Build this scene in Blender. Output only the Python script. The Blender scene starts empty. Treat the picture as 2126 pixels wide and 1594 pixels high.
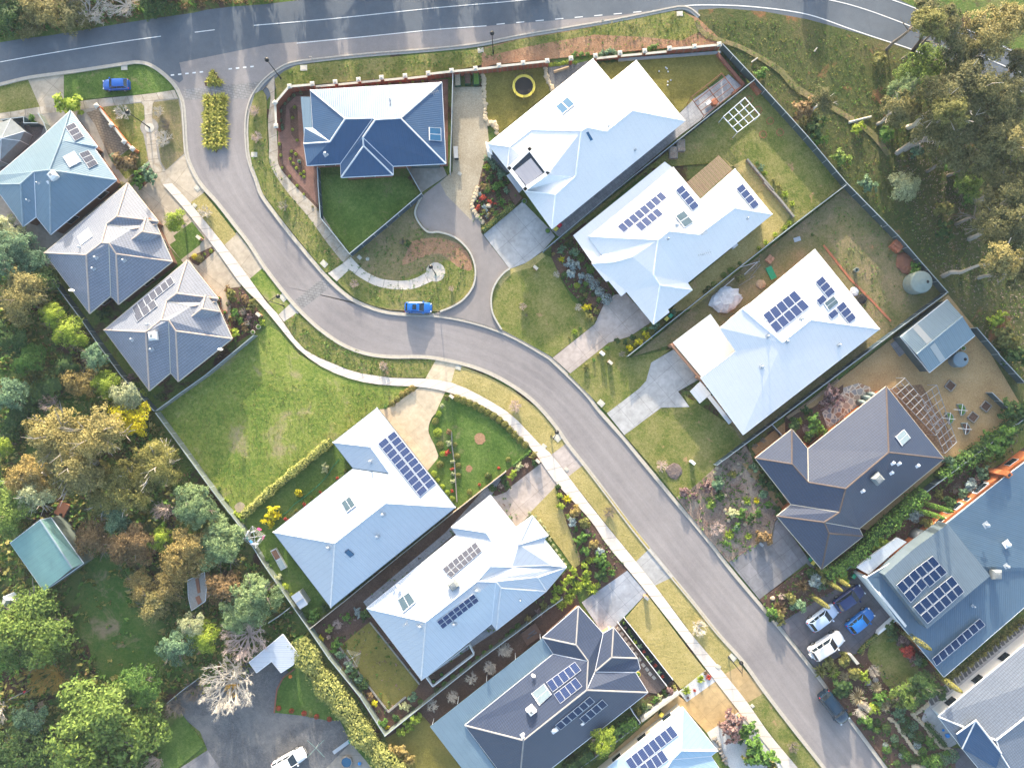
import bpy,bmesh,math,random
from mathutils import Vector,Matrix
from mathutils.geometry import tessellate_polygon
from mathutils.bvhtree import BVHTree
R = math.radians
sc = bpy.context.scene
# ------------------------------------------------------------------ camera
CAM_H = 110.0            # drone height above the ground
FPX = 1410.0             # focal length in pixels of the 2126 px wide photograph
SUN_EL,SUN_AZ = 12.5,6.0
cam_d = bpy.data.cameras.new('camera'); cam = bpy.data.objects.new('camera',cam_d)
sc.collection.objects.link(cam)
cam.location = (0,0,CAM_H); cam.rotation_euler = (0,0,0)
cam_d.sensor_width = 36; cam_d.lens = 36 * FPX / 2126; cam_d.clip_start = 1; cam_d.clip_end = 2000
sc.camera = cam
# ------------------------------------------------------------------ sky and sun
w = bpy.data.worlds.new("World"); sc.world = w; w.use_nodes = True
nt = w.node_tree
sky = nt.nodes.new('ShaderNodeTexSky'); sky.sky_type = 'NISHITA'; sky.sun_disc = False
sky.sun_elevation = R(SUN_EL); sky.sun_rotation = R(-SUN_AZ)
sky.air_density = 1.0; sky.dust_density = 3.0; sky.ozone_density = 1.2
bg = nt.nodes['Background']; bg.inputs[1].default_value = 0.15
nt.links.new(sky.outputs[0],bg.inputs[0])
sun_d = bpy.data.lights.new('sun','SUN'); sun_d.energy = 2.6; sun_d.angle = R(0.9); sun_d.color = (1.0,0.89,0.72)
sun = bpy.data.objects.new('sun',sun_d); sc.collection.objects.link(sun)
tosun = Vector((-math.sin(R(SUN_AZ)) * math.cos(R(SUN_EL)),math.cos(R(SUN_AZ)) * math.cos(R(SUN_EL)),math.sin(R(SUN_EL))))
sun.rotation_euler = (-tosun).to_track_quat('-Z','Y').to_euler(); sun.location = (-20,200,60)
sc.view_settings.view_transform = 'Standard'; sc.view_settings.look = 'None'
sc.view_settings.exposure = 2.12; sc.view_settings.gamma = 1.0; sc.view_settings.use_curve_mapping = False
sc.cycles.max_bounces = 5; sc.cycles.diffuse_bounces = 3; sc.cycles.transparent_max_bounces = 6
rnd = random.Random(7)

# ------------------------------------------------------------------ helpers
def P(x,y,z=0.0):
    """photo pixel seen at height z -> world point"""
    k = (CAM_H - z) / FPX
    return Vector(((x - 1063) * k,(797 - y) * k,z))
TILES = {'a': 0,'b': 380,'c': 780,'d': 1180}
def t(k,x,y):
    """coordinates measured in an enlarged quarter of the photograph -> photo pixel"""
    col = int(k[1]); s = 3.396 if col == 4 else (3.851 if k[0] == 'd' else 3.8655)
    return ((col - 1) * 500 + x / s,TILES[k[0]] + y / s)
def tr(k,r):
    return r / (3.396 if k[1] == '4' else 3.86)
def tt(k,*pts): return [t(k,*p) for p in pts]
PXM = CAM_H / FPX        # metres per pixel at the ground

class MB:
    def __init__(s): s.v = []; s.f = []; s.uv = []; s.mi = []; s.cm = 0
    def face(s,pts,uvs=None):
        i = len(s.v); s.v += [tuple(p) for p in pts]; s.f.append(list(range(i,i + len(pts))))
        s.uv.append(uvs); s.mi.append(s.cm)
    def hexa(s,b,tp):
        i = len(s.v); n = len(b); s.v += [tuple(p) for p in b] + [tuple(p) for p in tp]
        fs = [[i + k for k in range(n)][::-1],[i + n + k for k in range(n)]]
        for k in range(n):
            j = (k + 1) % n; fs.append([i + k,i + j,i + n + j,i + n + k])
        for f in fs: s.f.append(f); s.uv.append(None); s.mi.append(s.cm)
    def box(s,c,size,rz=0.0):
        hx,hy,hz = size[0] / 2,size[1] / 2,size[2] / 2; c = Vector(c); ca,sa = math.cos(rz),math.sin(rz)
        def q(x,y,z): return (c.x + x * ca - y * sa,c.y + x * sa + y * ca,c.z + z)
        cs = [(-hx,-hy),(hx,-hy),(hx,hy),(-hx,hy)]
        s.hexa([q(x,y,-hz) for x,y in cs],[q(x,y,hz) for x,y in cs])
    def tube(s,a,b,r0,r1=None,n=6,caps=True):
        a = Vector(a); b = Vector(b); r1 = r0 if r1 is None else r1; d = (b - a)
        if d.length < 1e-6: return
        d.normalize(); u = d.orthogonal().normalized(); v = d.cross(u); i = len(s.v)
        for c,r in ((a,r0),(b,r1)):
            for k in range(n):
                an = 2 * math.pi * k / n; s.v.append(tuple(c + u * (math.cos(an) * r) + v * (math.sin(an) * r)))
        for k in range(n):
            j = (k + 1) % n; s.f.append([i + k,i + j,i + n + j,i + n + k]); s.uv.append(None); s.mi.append(s.cm)
        if caps:
            s.f.append([i + k for k in range(n)][::-1]); s.f.append([i + n + k for k in range(n)])
            s.uv += [None,None]; s.mi += [s.cm,s.cm]
    def lathe(s,c,prof,n=20,sx=1.0):
        c = Vector(c); i = len(s.v)
        for r,z in prof:
            for k in range(n):
                a = 2 * math.pi * k / n; s.v.append((c.x + r * math.cos(a) * sx,c.y + r * math.sin(a),c.z + z))
        for m in range(len(prof) - 1):
            for k in range(n):
                j = (k + 1) % n; s.f.append([i + m * n + k,i + m * n + j,i + (m + 1) * n + j,i + (m + 1) * n + k])
                s.uv.append(None); s.mi.append(s.cm)
        s.f.append([i + k for k in range(n)][::-1]); m = len(prof) - 1
        s.f.append([i + m * n + k for k in range(n)]); s.uv += [None,None]; s.mi += [s.cm,s.cm]
    def slab(s,pts,z,zb=None,uvf=None):
        """flat polygon (world xy) at z with a skirt down to zb"""
        p2 = [Vector((p[0],p[1],0)) for p in pts]
        for tri in tessellate_polygon([p2]):
            a,b,c = [p2[k] for k in tri]
            if (b - a).cross(c - a).z < 0: b,c = c,b
            s.face([(q.x,q.y,z) for q in (a,b,c)],[uvf(q) for q in (a,b,c)] if uvf else None)
        if zb is not None:
            ar = sum(p2[k].x * p2[(k + 1) % len(p2)].y - p2[(k + 1) % len(p2)].x * p2[k].y for k in range(len(p2)))
            for k in range(len(p2)):
                a,b = p2[k],p2[(k + 1) % len(p2)]
                if ar < 0: a,b = b,a
                s.face([(a.x,a.y,zb),(b.x,b.y,zb),(b.x,b.y,z),(a.x,a.y,z)])
    def mesh(s,name,mats,org=(0,0,0),smooth=False):
        me = bpy.data.meshes.new(name); o = Vector(org)
        me.from_pydata([tuple(Vector(p) - o) for p in s.v],[],s.f)
        if not isinstance(mats,(list,tuple)): mats = [mats]
        for m in mats: me.materials.append(m)
        if any(u for u in s.uv):
            ul = me.uv_layers.new(name='UVMap'); k = 0
            for f,u in zip(s.f,s.uv):
                for q in range(len(f)):
                    if u: ul.data[k].uv = u[q]
                    k += 1
        me.polygons.foreach_set('material_index',s.mi)
        if smooth: me.polygons.foreach_set('use_smooth',[True] * len(s.f))
        me.update(); return me

def link(o): sc.collection.objects.link(o); return o
def obj(name,mb,mats,parent=None,org=None,smooth=False):
    """one mesh object; geometry given in world coordinates"""
    if parent is not None: og = parent.get('_org',None); og = Vector(og) if og is not None else Vector(parent.location)
    else: og = Vector(org) if org is not None else Vector((0,0,0))
    me = mb.mesh(name,mats,og,smooth) if isinstance(mb,MB) else mb
    o = link(bpy.data.objects.new(name,me))
    if parent is None: o.location = og
    else: o.parent = parent; o['_org'] = tuple(og)
    return o
def tag(o,label,cat,group=None,kind=None):
    o['label'] = label; o['category'] = cat
    if group: o['group'] = group
    if kind: o['kind'] = kind
    return o
def thing(name,label,cat,loc,group=None,rz=0):
    o = link(bpy.data.objects.new(name,None)); o.location = loc; o.rotation_euler = (0,0,rz); o.empty_display_size = .3
    return tag(o,label,cat,group)
def copy_tree(o,parent=None):
    c = o.copy(); sc.collection.objects.link(c)
    if parent is not None: c.parent = parent
    for ch in list(o.children): copy_tree(ch,c)
    return c
ORD = ['first','second','third','fourth','fifth','sixth','seventh','eighth','ninth','tenth','eleventh','twelfth','thirteenth',
       'fourteenth','fifteenth','sixteenth','seventeenth','eighteenth','nineteenth','twentieth','twenty-first','twenty-second',
       'twenty-third','twenty-fourth','twenty-fifth','twenty-sixth','twenty-seventh','twenty-eighth','twenty-ninth','thirtieth'] + ['number %d' % k for k in range(31,90)]

# ------------------------------------------------------------------ materials
MATS = {}
def srgb(r,g,b):
    f = lambda c: (c / 255 / 12.92) if c / 255 <= 0.04045 else ((c / 255 + 0.055) / 1.055) ** 2.4
    return (f(r),f(g),f(b))
def nodes(name):
    m = bpy.data.materials.new(name); m.use_nodes = True; n = m.node_tree.nodes; b = n['Principled BSDF']
    MATS[name] = m; return m,m.node_tree,n,m.node_tree.links,b
def noise(n,l,vec,scale,detail=4,rough=.55,dist=0.0):
    x = n.new('ShaderNodeTexNoise'); x.inputs['Scale'].default_value = scale; x.inputs['Detail'].default_value = detail
    x.inputs['Roughness'].default_value = rough; x.inputs['Distortion'].default_value = dist
    if vec is not None: l.new(vec,x.inputs['Vector'])
    return x.outputs['Fac']
def ramp(n,l,fac,stops):
    x = n.new('ShaderNodeValToRGB'); e = x.color_ramp.elements
    while len(e) < len(stops): e.new(.5)
    for k,(p,c) in enumerate(stops): e[k].position = p; e[k].color = (*c[:3],1)
    l.new(fac,x.inputs[0]); return x.outputs[0]
def mix(n,l,fac,a,b,mode='MIX'):
    x = n.new('ShaderNodeMix'); x.data_type = 'RGBA'; x.blend_type = mode
    if isinstance(fac,float): x.inputs[0].default_value = fac
    else: l.new(fac,x.inputs[0])
    for i,q in ((6,a),(7,b)):
        if isinstance(q,tuple): x.inputs[i].default_value = (*q[:3],1)
        else: l.new(q,x.inputs[i])
    return x.outputs[2]
def math_(n,l,op,a,b=None,c=None):
    x = n.new('ShaderNodeMath'); x.operation = op
    for i,q in enumerate((a,b,c)):
        if q is None: continue
        if isinstance(q,(int,float)): x.inputs[i].default_value = q
        else: l.new(q,x.inputs[i])
    return x.outputs[0]
def bumpn(n,l,b,h,dist,strength=1.0):
    x = n.new('ShaderNodeBump'); x.inputs['Distance'].default_value = dist; x.inputs['Strength'].default_value = strength
    l.new(h,x.inputs['Height']); l.new(x.outputs[0],b.inputs['Normal'])
def pos(n): return n.new('ShaderNodeNewGeometry').outputs['Position']

def ground_mat(name,stops,sc1=.25,sc2=2.5,sc3=9.0,amt=.45,bump=.06,rough=.95,patch=None):
    """mottled soil / grass / paving: large patches, tufts and fine grain"""
    m,t_,n,l,b = nodes(name); p = pos(n)
    n1 = noise(n,l,p,sc1,5,.62,.25); n2 = noise(n,l,p,sc2,5,.65,.3); n3 = noise(n,l,p,sc3,3,.7)
    f = math_(n,l,'MULTIPLY_ADD',n2,amt,math_(n,l,'MULTIPLY',n1,1 - amt))
    f = math_(n,l,'MULTIPLY_ADD',n3,.28,math_(n,l,'SUBTRACT',f,.14))
    col = ramp(n,l,f,stops)
    if patch:
        col = mix(n,l,ramp(n,l,noise(n,l,p,patch[2],5,.72,.35),[(patch[3],(0,0,0)),(patch[3] + patch[4],(1,1,1))]),col,patch[1])
    g = mix(n,l,.55,col,ramp(n,l,n3,[(.3,(.55,.55,.55)),(.7,(1.35,1.35,1.35))]),'MULTIPLY')
    l.new(g,b.inputs['Base Color']); b.inputs['Roughness'].default_value = rough
    b.inputs['Specular IOR Level'].default_value = .15
    if bump:
        h = math_(n,l,'ADD',math_(n,l,'MULTIPLY',n2,1.6),n3); bumpn(n,l,b,h,bump)
    return m
def plain(name,col,rough=.6,metal=0.0,var=.12,sc1=1.5,spec=.3,bump=0,obj_space=False):
    m,t_,n,l,b = nodes(name)
    v = n.new('ShaderNodeTexCoord').outputs['Object'] if obj_space else pos(n)
    f = noise(n,l,v,sc1,5,.6)
    c = ramp(n,l,f,[(.25,tuple(x * (1 - var) for x in col)),(.75,tuple(min(1,x * (1 + var)) for x in col))])
    l.new(c,b.inputs['Base Color']); b.inputs['Roughness'].default_value = rough; b.inputs['Metallic'].default_value = metal
    b.inputs['Specular IOR Level'].default_value = spec
    if bump: bumpn(n,l,b,noise(n,l,v,sc1 * 8,3,.6),bump)
    return m
def wave01(n,l,x,per,duty):
    """1 inside the narrow joint, 0 elsewhere"""
    fr = math_(n,l,'FRACT',math_(n,l,'DIVIDE',x,per)); return math_(n,l,'LESS_THAN',fr,duty)
def uvsep(n,l):
    u = n.new('ShaderNodeUVMap'); s = n.new('ShaderNodeSeparateXYZ'); l.new(u.outputs[0],s.inputs[0]); return u.outputs[0],s.outputs[0],s.outputs[1]
def roof_metal(name,col,rough=.42,per=.30,dirt=.12,metal=.25,spec=.6,sm=.15):
    m,t_,n,l,b = nodes(name); uv,u,v = uvsep(n,l); p = pos(n)
    s = math_(n,l,'SINE',math_(n,l,'MULTIPLY',u,2 * math.pi / per))
    seam = wave01(n,l,u,.80,.14)
    f = noise(n,l,p,.35,5,.6,.5); f2 = noise(n,l,p,5.0,4,.7)
    c = ramp(n,l,f,[(.3,tuple(x * (1 - dirt) for x in col)),(.7,col)])
    c = mix(n,l,.5,c,ramp(n,l,f2,[(.3,(.9,.9,.9)),(.7,(1.06,1.06,1.06))]),'MULTIPLY')
    c = mix(n,l,math_(n,l,'MULTIPLY',seam,sm),c,(col[0] * .45,col[1] * .45,col[2] * .47))
    l.new(c,b.inputs['Base Color']); b.inputs['Roughness'].default_value = rough; b.inputs['Metallic'].default_value = metal
    b.inputs['Specular IOR Level'].default_value = spec
    bumpn(n,l,b,s,.012,.55 if sm > .1 else .2); return m
def roof_tile(name,col,col2,rough=.5):
    m,t_,n,l,b = nodes(name); uv,u,v = uvsep(n,l); p = pos(n)
    s = math_(n,l,'SINE',math_(n,l,'MULTIPLY',u,2 * math.pi / .34))
    fv = math_(n,l,'FRACT',math_(n,l,'DIVIDE',v,.42))
    h = math_(n,l,'ADD',math_(n,l,'MULTIPLY',s,.5),math_(n,l,'MULTIPLY',fv,-.9))
    sh = math_(n,l,'MAXIMUM',math_(n,l,'MULTIPLY',math_(n,l,'LESS_THAN',s,-.4),.22),math_(n,l,'MULTIPLY',math_(n,l,'LESS_THAN',fv,.22),.45))
    f = noise(n,l,p,.5,5,.65,.5); f2 = noise(n,l,p,3.2,3,.7)
    c = ramp(n,l,f,[(.3,col),(.7,col2)])
    c = mix(n,l,.7,c,ramp(n,l,f2,[(.3,(.78,.78,.78)),(.7,(1.2,1.2,1.2))]),'MULTIPLY')
    c = mix(n,l,sh,c,tuple(x * .3 for x in col))
    l.new(c,b.inputs['Base Color']); b.inputs['Roughness'].default_value = rough; b.inputs['Specular IOR Level'].default_value = .7
    bumpn(n,l,b,h,.012,.5); return m
def solar_mat(name,col,line):
    m,t_,n,l,b = nodes(name); uv,u,v = uvsep(n,l)
    a = math_(n,l,'MAXIMUM',wave01(n,l,u,1 / 6,.10),wave01(n,l,v,1 / 4,.08))
    e = math_(n,l,'FRACT',math_(n,l,'ADD',u,0))
    c = mix(n,l,math_(n,l,'MULTIPLY',a,.75),col,line)
    l.new(c,b.inputs['Base Color']); b.inputs['Roughness'].default_value = .3; b.inputs['Specular IOR Level'].default_value = .2
    return m
def pave_mat(name,c1,c2,joint,bw,bh,mortar=.03,rough=.85,per_rot=0.0,bump=.02,offset=.5):
    m,t_,n,l,b = nodes(name); p = pos(n)
    mp = n.new('ShaderNodeMapping'); mp.inputs['Rotation'].default_value = (0,0,per_rot); l.new(p,mp.inputs[0])
    br = n.new('ShaderNodeTexBrick'); l.new(mp.outputs[0],br.inputs['Vector']); br.offset = offset
    br.inputs['Color1'].default_value = (*c1,1); br.inputs['Color2'].default_value = (*c2,1); br.inputs['Mortar'].default_value = (*joint,1)
    br.inputs['Scale'].default_value = 1; br.inputs['Mortar Size'].default_value = mortar
    br.inputs['Brick Width'].default_value = bw; br.inputs['Row Height'].default_value = bh
    f = noise(n,l,p,1.1,6,.65,.4); f2 = noise(n,l,p,.22,4,.6,.8)
    c = mix(n,l,.8,br.outputs[0],ramp(n,l,f,[(.3,(.72,.72,.72)),(.7,(1.15,1.15,1.15))]),'MULTIPLY')
    c = mix(n,l,.7,c,ramp(n,l,f2,[(.35,(.78,.77,.75)),(.65,(1.06,1.06,1.06))]),'MULTIPLY')
    l.new(c,b.inputs['Base Color']); b.inputs['Roughness'].default_value = rough; b.inputs['Specular IOR Level'].default_value = .2
    if bump: bumpn(n,l,b,f,bump)
    return m
def crazy_mat(name):
    m,t_,n,l,b = nodes(name); p = pos(n)
    v = n.new('ShaderNodeTexVoronoi'); v.inputs['Scale'].default_value = 1.25; v.feature = 'DISTANCE_TO_EDGE'; l.new(p,v.inputs['Vector'])
    v2 = n.new('ShaderNodeTexVoronoi'); v2.inputs['Scale'].default_value = 1.25; l.new(p,v2.inputs['Vector'])
    s = n.new('ShaderNodeSeparateColor'); l.new(v2.outputs['Color'],s.inputs[0])
    c = ramp(n,l,s.outputs[0],[(.1,(.20,.20,.22)),(.45,(.34,.31,.27)),(.8,(.28,.16,.10))])
    c = mix(n,l,math_(n,l,'LESS_THAN',v.outputs['Distance'],.07),c,(.55,.48,.37))
    l.new(c,b.inputs['Base Color']); b.inputs['Roughness'].default_value = .85; return m
def leaf_mat(name,dark,mid,light,trans=.25):
    m,t_,n,l,b = nodes(name); g = n.new('ShaderNodeNewGeometry'); tc = n.new('ShaderNodeTexCoord').outputs['Object']
    oi = n.new('ShaderNodeObjectInfo')
    f = noise(n,l,tc,3.2,3,.6)
    f = math_(n,l,'MULTIPLY_ADD',g.outputs['Random Per Island'],.5,math_(n,l,'MULTIPLY',f,.6))
    c = ramp(n,l,f,[(.25,dark),(.52,mid),(.85,light)])
    c = mix(n,l,.8,c,ramp(n,l,oi.outputs['Random'],[(0,(.78,.8,.8)),(1,(1.2,1.15,1.1))]),'MULTIPLY')
    l.new(c,b.inputs['Base Color']); b.inputs['Roughness'].default_value = .6; b.inputs['Specular IOR Level'].default_value = .25
    tr_ = n.new('ShaderNodeBsdfTranslucent'); l.new(c,tr_.inputs[0]); mx = n.new('ShaderNodeMixShader'); mx.inputs[0].default_value = trans
    l.new(b.outputs[0],mx.inputs[1]); l.new(tr_.outputs[0],mx.inputs[2]); l.new(mx.outputs[0],n['Material Output'].inputs[0]); return m

# grounds --------------------------------------------------------------
G = ground_mat
G('lawn_lush',[(.28,(.035,.075,.014)),(.45,(.07,.13,.022)),(.6,(.13,.19,.045)),(.75,(.22,.25,.08))],sc1=.2,patch=(0,(.17,.165,.075),.3,.58,.12))
G('lawn_mixed',[(.25,(.06,.085,.02)),(.42,(.12,.15,.03)),(.58,(.24,.22,.075)),(.78,(.38,.31,.15))],patch=(0,(.42,.24,.14),.3,.62,.08))
G('lawn_meadow',[(.30,(.05,.105,.018)),(.43,(.115,.18,.03)),(.55,(.22,.26,.055)),(.70,(.40,.365,.14))],sc1=.13,sc2=1.8,bump=.06,patch=(0,(.30,.25,.14),.13,.55,.12))
G('paddock',[(.28,(.02,.06,.012)),(.45,(.045,.11,.018)),(.6,(.10,.14,.035)),(.78,(.24,.20,.12))],sc1=.15,bump=.05,patch=(0,(.22,.18,.11),.16,.56,.1))
G('lawn_dry',[(.25,(.16,.16,.045)),(.48,(.36,.30,.11)),(.78,(.55,.43,.20))],patch=(0,(.50,.34,.17),.4,.64,.08))
G('lawn_olive',[(.25,(.09,.085,.018)),(.5,(.19,.165,.04)),(.8,(.32,.25,.075))],bump=.05)
G('yard_scrub',[(.25,(.08,.10,.03)),(.43,(.16,.155,.06)),(.6,(.26,.20,.11)),(.8,(.38,.27,.17))],patch=(0,(.42,.21,.11),.28,.66,.09))
G('reserve',[(.22,(.03,.055,.014)),(.40,(.055,.08,.022)),(.55,(.10,.105,.038)),(.70,(.15,.12,.06)),(.85,(.22,.16,.095))],sc1=.12,sc2=1.6,bump=.12,patch=(0,(.26,.125,.06),.16,.60,.08))
G('bush_floor',[(.25,(.035,.065,.015)),(.45,(.085,.15,.03)),(.6,(.15,.17,.055)),(.8,(.25,.18,.11))],sc1=.12,bump=.1,patch=(0,(.085,.05,.035),.13,.52,.08))
G('mulch',[(.25,(.05,.028,.02)),(.5,(.11,.065,.047)),(.8,(.22,.14,.11))],sc2=5,bump=.05)
G('mulch_light',[(.25,(.08,.06,.05)),(.5,(.17,.13,.115)),(.8,(.28,.23,.21))],sc2=5,bump=.05)
G('bed_scrub',[(.25,(.12,.09,.06)),(.45,(.27,.19,.15)),(.6,(.36,.29,.22)),(.8,(.50,.44,.38))],sc2=4,bump=.07)
G('red_soil',[(.25,(.20,.11,.06)),(.5,(.33,.19,.11)),(.8,(.44,.29,.18))],patch=(0,(.07,.11,.035),.7,.60,.08))
G('sand_gravel',[(.25,(.24,.15,.07)),(.5,(.36,.24,.115)),(.8,(.46,.33,.18))],sc2=4,bump=.02,patch=(0,(.10,.10,.04),.35,.66,.08))
G('cream_gravel',[(.25,(.25,.20,.13)),(.5,(.36,.305,.22)),(.8,(.47,.41,.31))],sc2=4,bump=.02)
G('dark_gravel',[(.25,(.06,.062,.068)),(.5,(.13,.13,.135)),(.8,(.26,.25,.24))],patch=(0,(.22,.21,.20),.12,.5,.2),sc2=3,bump=.04)
G('white_pebble',[(.25,(.38,.38,.38)),(.5,(.55,.55,.54)),(.8,(.7,.7,.68))],sc2=6,bump=.03)
def road_mat(name,base,warm):
    m,t_,n,l,b = nodes(name); p = pos(n)
    f1 = noise(n,l,p,.10,4,.55,.3); f2 = noise(n,l,p,.9,5,.6); f3 = noise(n,l,p,14,3,.8)
    c = ramp(n,l,f1,[(.35,base),(.65,warm)])
    c = mix(n,l,.8,c,ramp(n,l,f2,[(.3,(.90,.90,.90)),(.7,(1.07,1.07,1.07))]),'MULTIPLY')
    c = mix(n,l,.8,c,ramp(n,l,f3,[(.25,(.75,.75,.75)),(.75,(1.25,1.25,1.25))]),'MULTIPLY')
    v = n.new('ShaderNodeTexVoronoi'); v.feature = 'DISTANCE_TO_EDGE'; v.inputs['Scale'].default_value = .11
    mv = n.new('ShaderNodeVectorMath'); mv.operation = 'ADD'; l.new(p,mv.inputs[0])
    nn = n.new('ShaderNodeTexNoise'); nn.inputs['Scale'].default_value = .6; l.new(p,nn.inputs['Vector']); l.new(nn.outputs['Color'],mv.inputs[1]); l.new(mv.outputs[0],v.inputs['Vector'])
    ck = math_(n,l,'MULTIPLY',math_(n,l,'MULTIPLY',math_(n,l,'LESS_THAN',v.outputs['Distance'],.006),math_(n,l,'GREATER_THAN',f1,.52)),.10)
    c = mix(n,l,ck,c,(base[0] * .45,base[1] * .45,base[2] * .45))
    l.new(c,b.inputs['Base Color']); b.inputs['Roughness'].default_value = .85; b.inputs['Specular IOR Level'].default_value = .25
    bumpn(n,l,b,f3,.01); return m
def lane_mat(name,base,warm):
    m,t_,n,l,b = nodes(name); uv,u,v = uvsep(n,l); p = pos(n)
    cb = n.new('ShaderNodeCombineXYZ'); l.new(math_(n,l,'MULTIPLY',u,.035),cb.inputs[0]); l.new(math_(n,l,'MULTIPLY',v,7.0),cb.inputs[1])
    st = noise(n,l,cb.outputs[0],1.6,5,.65,.1); f1 = noise(n,l,p,.10,4,.55,.3); f3 = noise(n,l,p,14,3,.8); f2 = noise(n,l,p,1.2,5,.6)
    c = ramp(n,l,f1,[(.35,base),(.65,warm)])
    c = mix(n,l,.9,c,ramp(n,l,st,[(.30,(.86,.86,.87)),(.7,(1.10,1.09,1.07))]),'MULTIPLY')
    tk = math_(n,l,'COSINE',math_(n,l,'MULTIPLY',v,25.13)); c = mix(n,l,.6,c,ramp(n,l,math_(n,l,'MULTIPLY_ADD',tk,.5,.5),[(0,(.95,.95,.95)),(1,(1.05,1.05,1.05))]),'MULTIPLY')
    c = mix(n,l,.8,c,ramp(n,l,f2,[(.3,(.93,.93,.93)),(.7,(1.05,1.05,1.05))]),'MULTIPLY'); c = mix(n,l,.8,c,ramp(n,l,f3,[(.25,(.75,.75,.75)),(.75,(1.25,1.25,1.25))]),'MULTIPLY')
    l.new(c,b.inputs['Base Color']); b.inputs['Roughness'].default_value = .85; b.inputs['Specular IOR Level'].default_value = .25; return m
lane_mat('asphalt_lanes',(.235,.212,.208),(.285,.258,.25))
road_mat('asphalt_street',(.235,.212,.205),(.28,.255,.245))
road_mat('asphalt_main',(.096,.113,.136),(.125,.144,.168))
road_mat('asphalt_court',(.22,.195,.185),(.27,.24,.225))
def conc_mat(name,c1,c2,slab=3.0,ang=0.0,joint=.5):
    return pave_mat(name,c1,c2,tuple(x * joint for x in c1),slab,slab,.022,.85,ang,.01,0.0)
conc_mat('concrete_path',(.60,.54,.47),(.54,.49,.43),60)
conc_mat('concrete_old',(.33,.30,.265),(.29,.27,.24),60)
conc_mat('concrete_drive',(.50,.42,.32),(.46,.39,.30),4.2,-.9)
conc_mat('concrete_sand',(.60,.49,.34),(.56,.46,.33),4.5,-.7,.75)
conc_mat('concrete_pink',(.50,.42,.37),(.46,.39,.35),4.0,-.7)
conc_mat('concrete_pale',(.46,.45,.44),(.43,.42,.41),3.6,-.7)
conc_mat('concrete_grey',(.25,.24,.25),(.20,.195,.205),2.2,-.65)
conc_mat('concrete_slate',(.15,.14,.155),(.125,.118,.13),2.0,-.7)
conc_mat('concrete_tan',(.50,.35,.17),(.46,.33,.17),3.6,-.7,.7)
conc_mat('concrete_blue',(.36,.38,.42),(.34,.36,.40),3.0,-.7)
plain('kerb',(.42,.385,.33),.85,var=.15,sc1=2.5,bump=.005)
def joint_path(name,c1,c2):
    m,t_,n,l,b = nodes(name); uv,u,v = uvsep(n,l); p = pos(n)
    f = noise(n,l,p,.8,6,.65,.6); f2 = noise(n,l,p,4.5,4,.7)
    c = ramp(n,l,f,[(.3,c2),(.65,c1)])
    c = mix(n,l,.7,c,ramp(n,l,f2,[(.3,(.82,.82,.82)),(.7,(1.12,1.12,1.12))]),'MULTIPLY')
    c = mix(n,l,math_(n,l,'MULTIPLY',wave01(n,l,u,2.4,.05),.75),c,tuple(x * .4 for x in c1))
    l.new(c,b.inputs['Base Color']); b.inputs['Roughness'].default_value = .85; b.inputs['Specular IOR Level'].default_value = .2; return m
joint_path('path_new',(.70,.61,.52),(.60,.52,.45)); joint_path('path_worn',(.50,.44,.36),(.32,.255,.18))
pave_mat('brick_paver_red',(.28,.15,.115),(.24,.13,.10),(.17,.10,.08),.45,.22,.02)
pave_mat('brick_paver_tan',(.30,.23,.165),(.25,.20,.15),(.12,.095,.07),.5,.4,.03,per_rot=.25)
pave_mat('cobble_strip',(.29,.275,.27),(.26,.248,.245),(.19,.185,.18),.6,.4,.05,per_rot=.2)
pave_mat('terracotta_paving',(.22,.125,.07),(.28,.17,.10),(.10,.07,.045),.5,.5,.03,per_rot=.9)
pave_mat('grey_paving',(.37,.37,.38),(.33,.33,.345),(.24,.24,.25),.6,.6,.025,per_rot=-.68)
crazy_mat('crazy_paving')
# markings, walls, fences
plain('line_paint',(.72,.72,.70),.7,var=.15,sc1=6)
pave_mat('brick_wall_red',(.30,.085,.05),(.24,.07,.045),(.20,.12,.09),.24,.086,.01)
plain('brick_red',(.24,.095,.065),.85,var=.2,sc1=6); plain('brick_brown',(.16,.085,.06),.85,var=.2,sc1=6)
plain('brick_orange',(.46,.15,.06),.8,var=.1,sc1=3); plain('brick_salmon',(.40,.21,.13),.8,var=.12,sc1=3)
plain('render_cream',(.55,.50,.40),.8,var=.08); plain('render_white',(.72,.72,.70),.75,var=.06); plain('render_grey',(.30,.31,.32),.8)
plain('stone_cap',(.50,.47,.40),.85,var=.15,sc1=4)
plain('fence_dark',(.055,.085,.095),.5,var=.12); plain('fence_navy',(.035,.06,.09),.5,var=.12)
plain('fence_green',(.16,.19,.165),.6,var=.12); plain('fence_grey',(.20,.22,.23),.6,var=.15)
plain('fence_rail',(.33,.38,.40),.5); plain('fence_timber',(.22,.15,.09),.85,var=.25,sc1=4)
plain('steel_black',(.012,.013,.015),.4); plain('steel_white',(.75,.76,.78),.4); plain('steel_grey',(.27,.28,.29),.6)
plain('steel_rust',(.20,.085,.05),.7); plain('galv',(.42,.46,.50),.4,.4,var=.1); plain('glass_globe',(.55,.6,.62),.15,spec=.8)
plain('glass_dark',(.012,.02,.03),.08,spec=.8,var=.05); plain('glass_blue',(.02,.10,.20),.1,spec=.8); plain('glass_grey',(.20,.26,.29),.15,spec=.7)
plain('timber_deck',(.13,.075,.055),.8,var=.2,sc1=3); plain('timber_pale',(.34,.24,.15),.8,var=.2,sc1=4); plain('timber_grey',(.26,.245,.22),.85,var=.2,sc1=4)
plain('rubber',(.012,.012,.013),.8); plain('rim',(.35,.36,.38),.35,.6)
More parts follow.
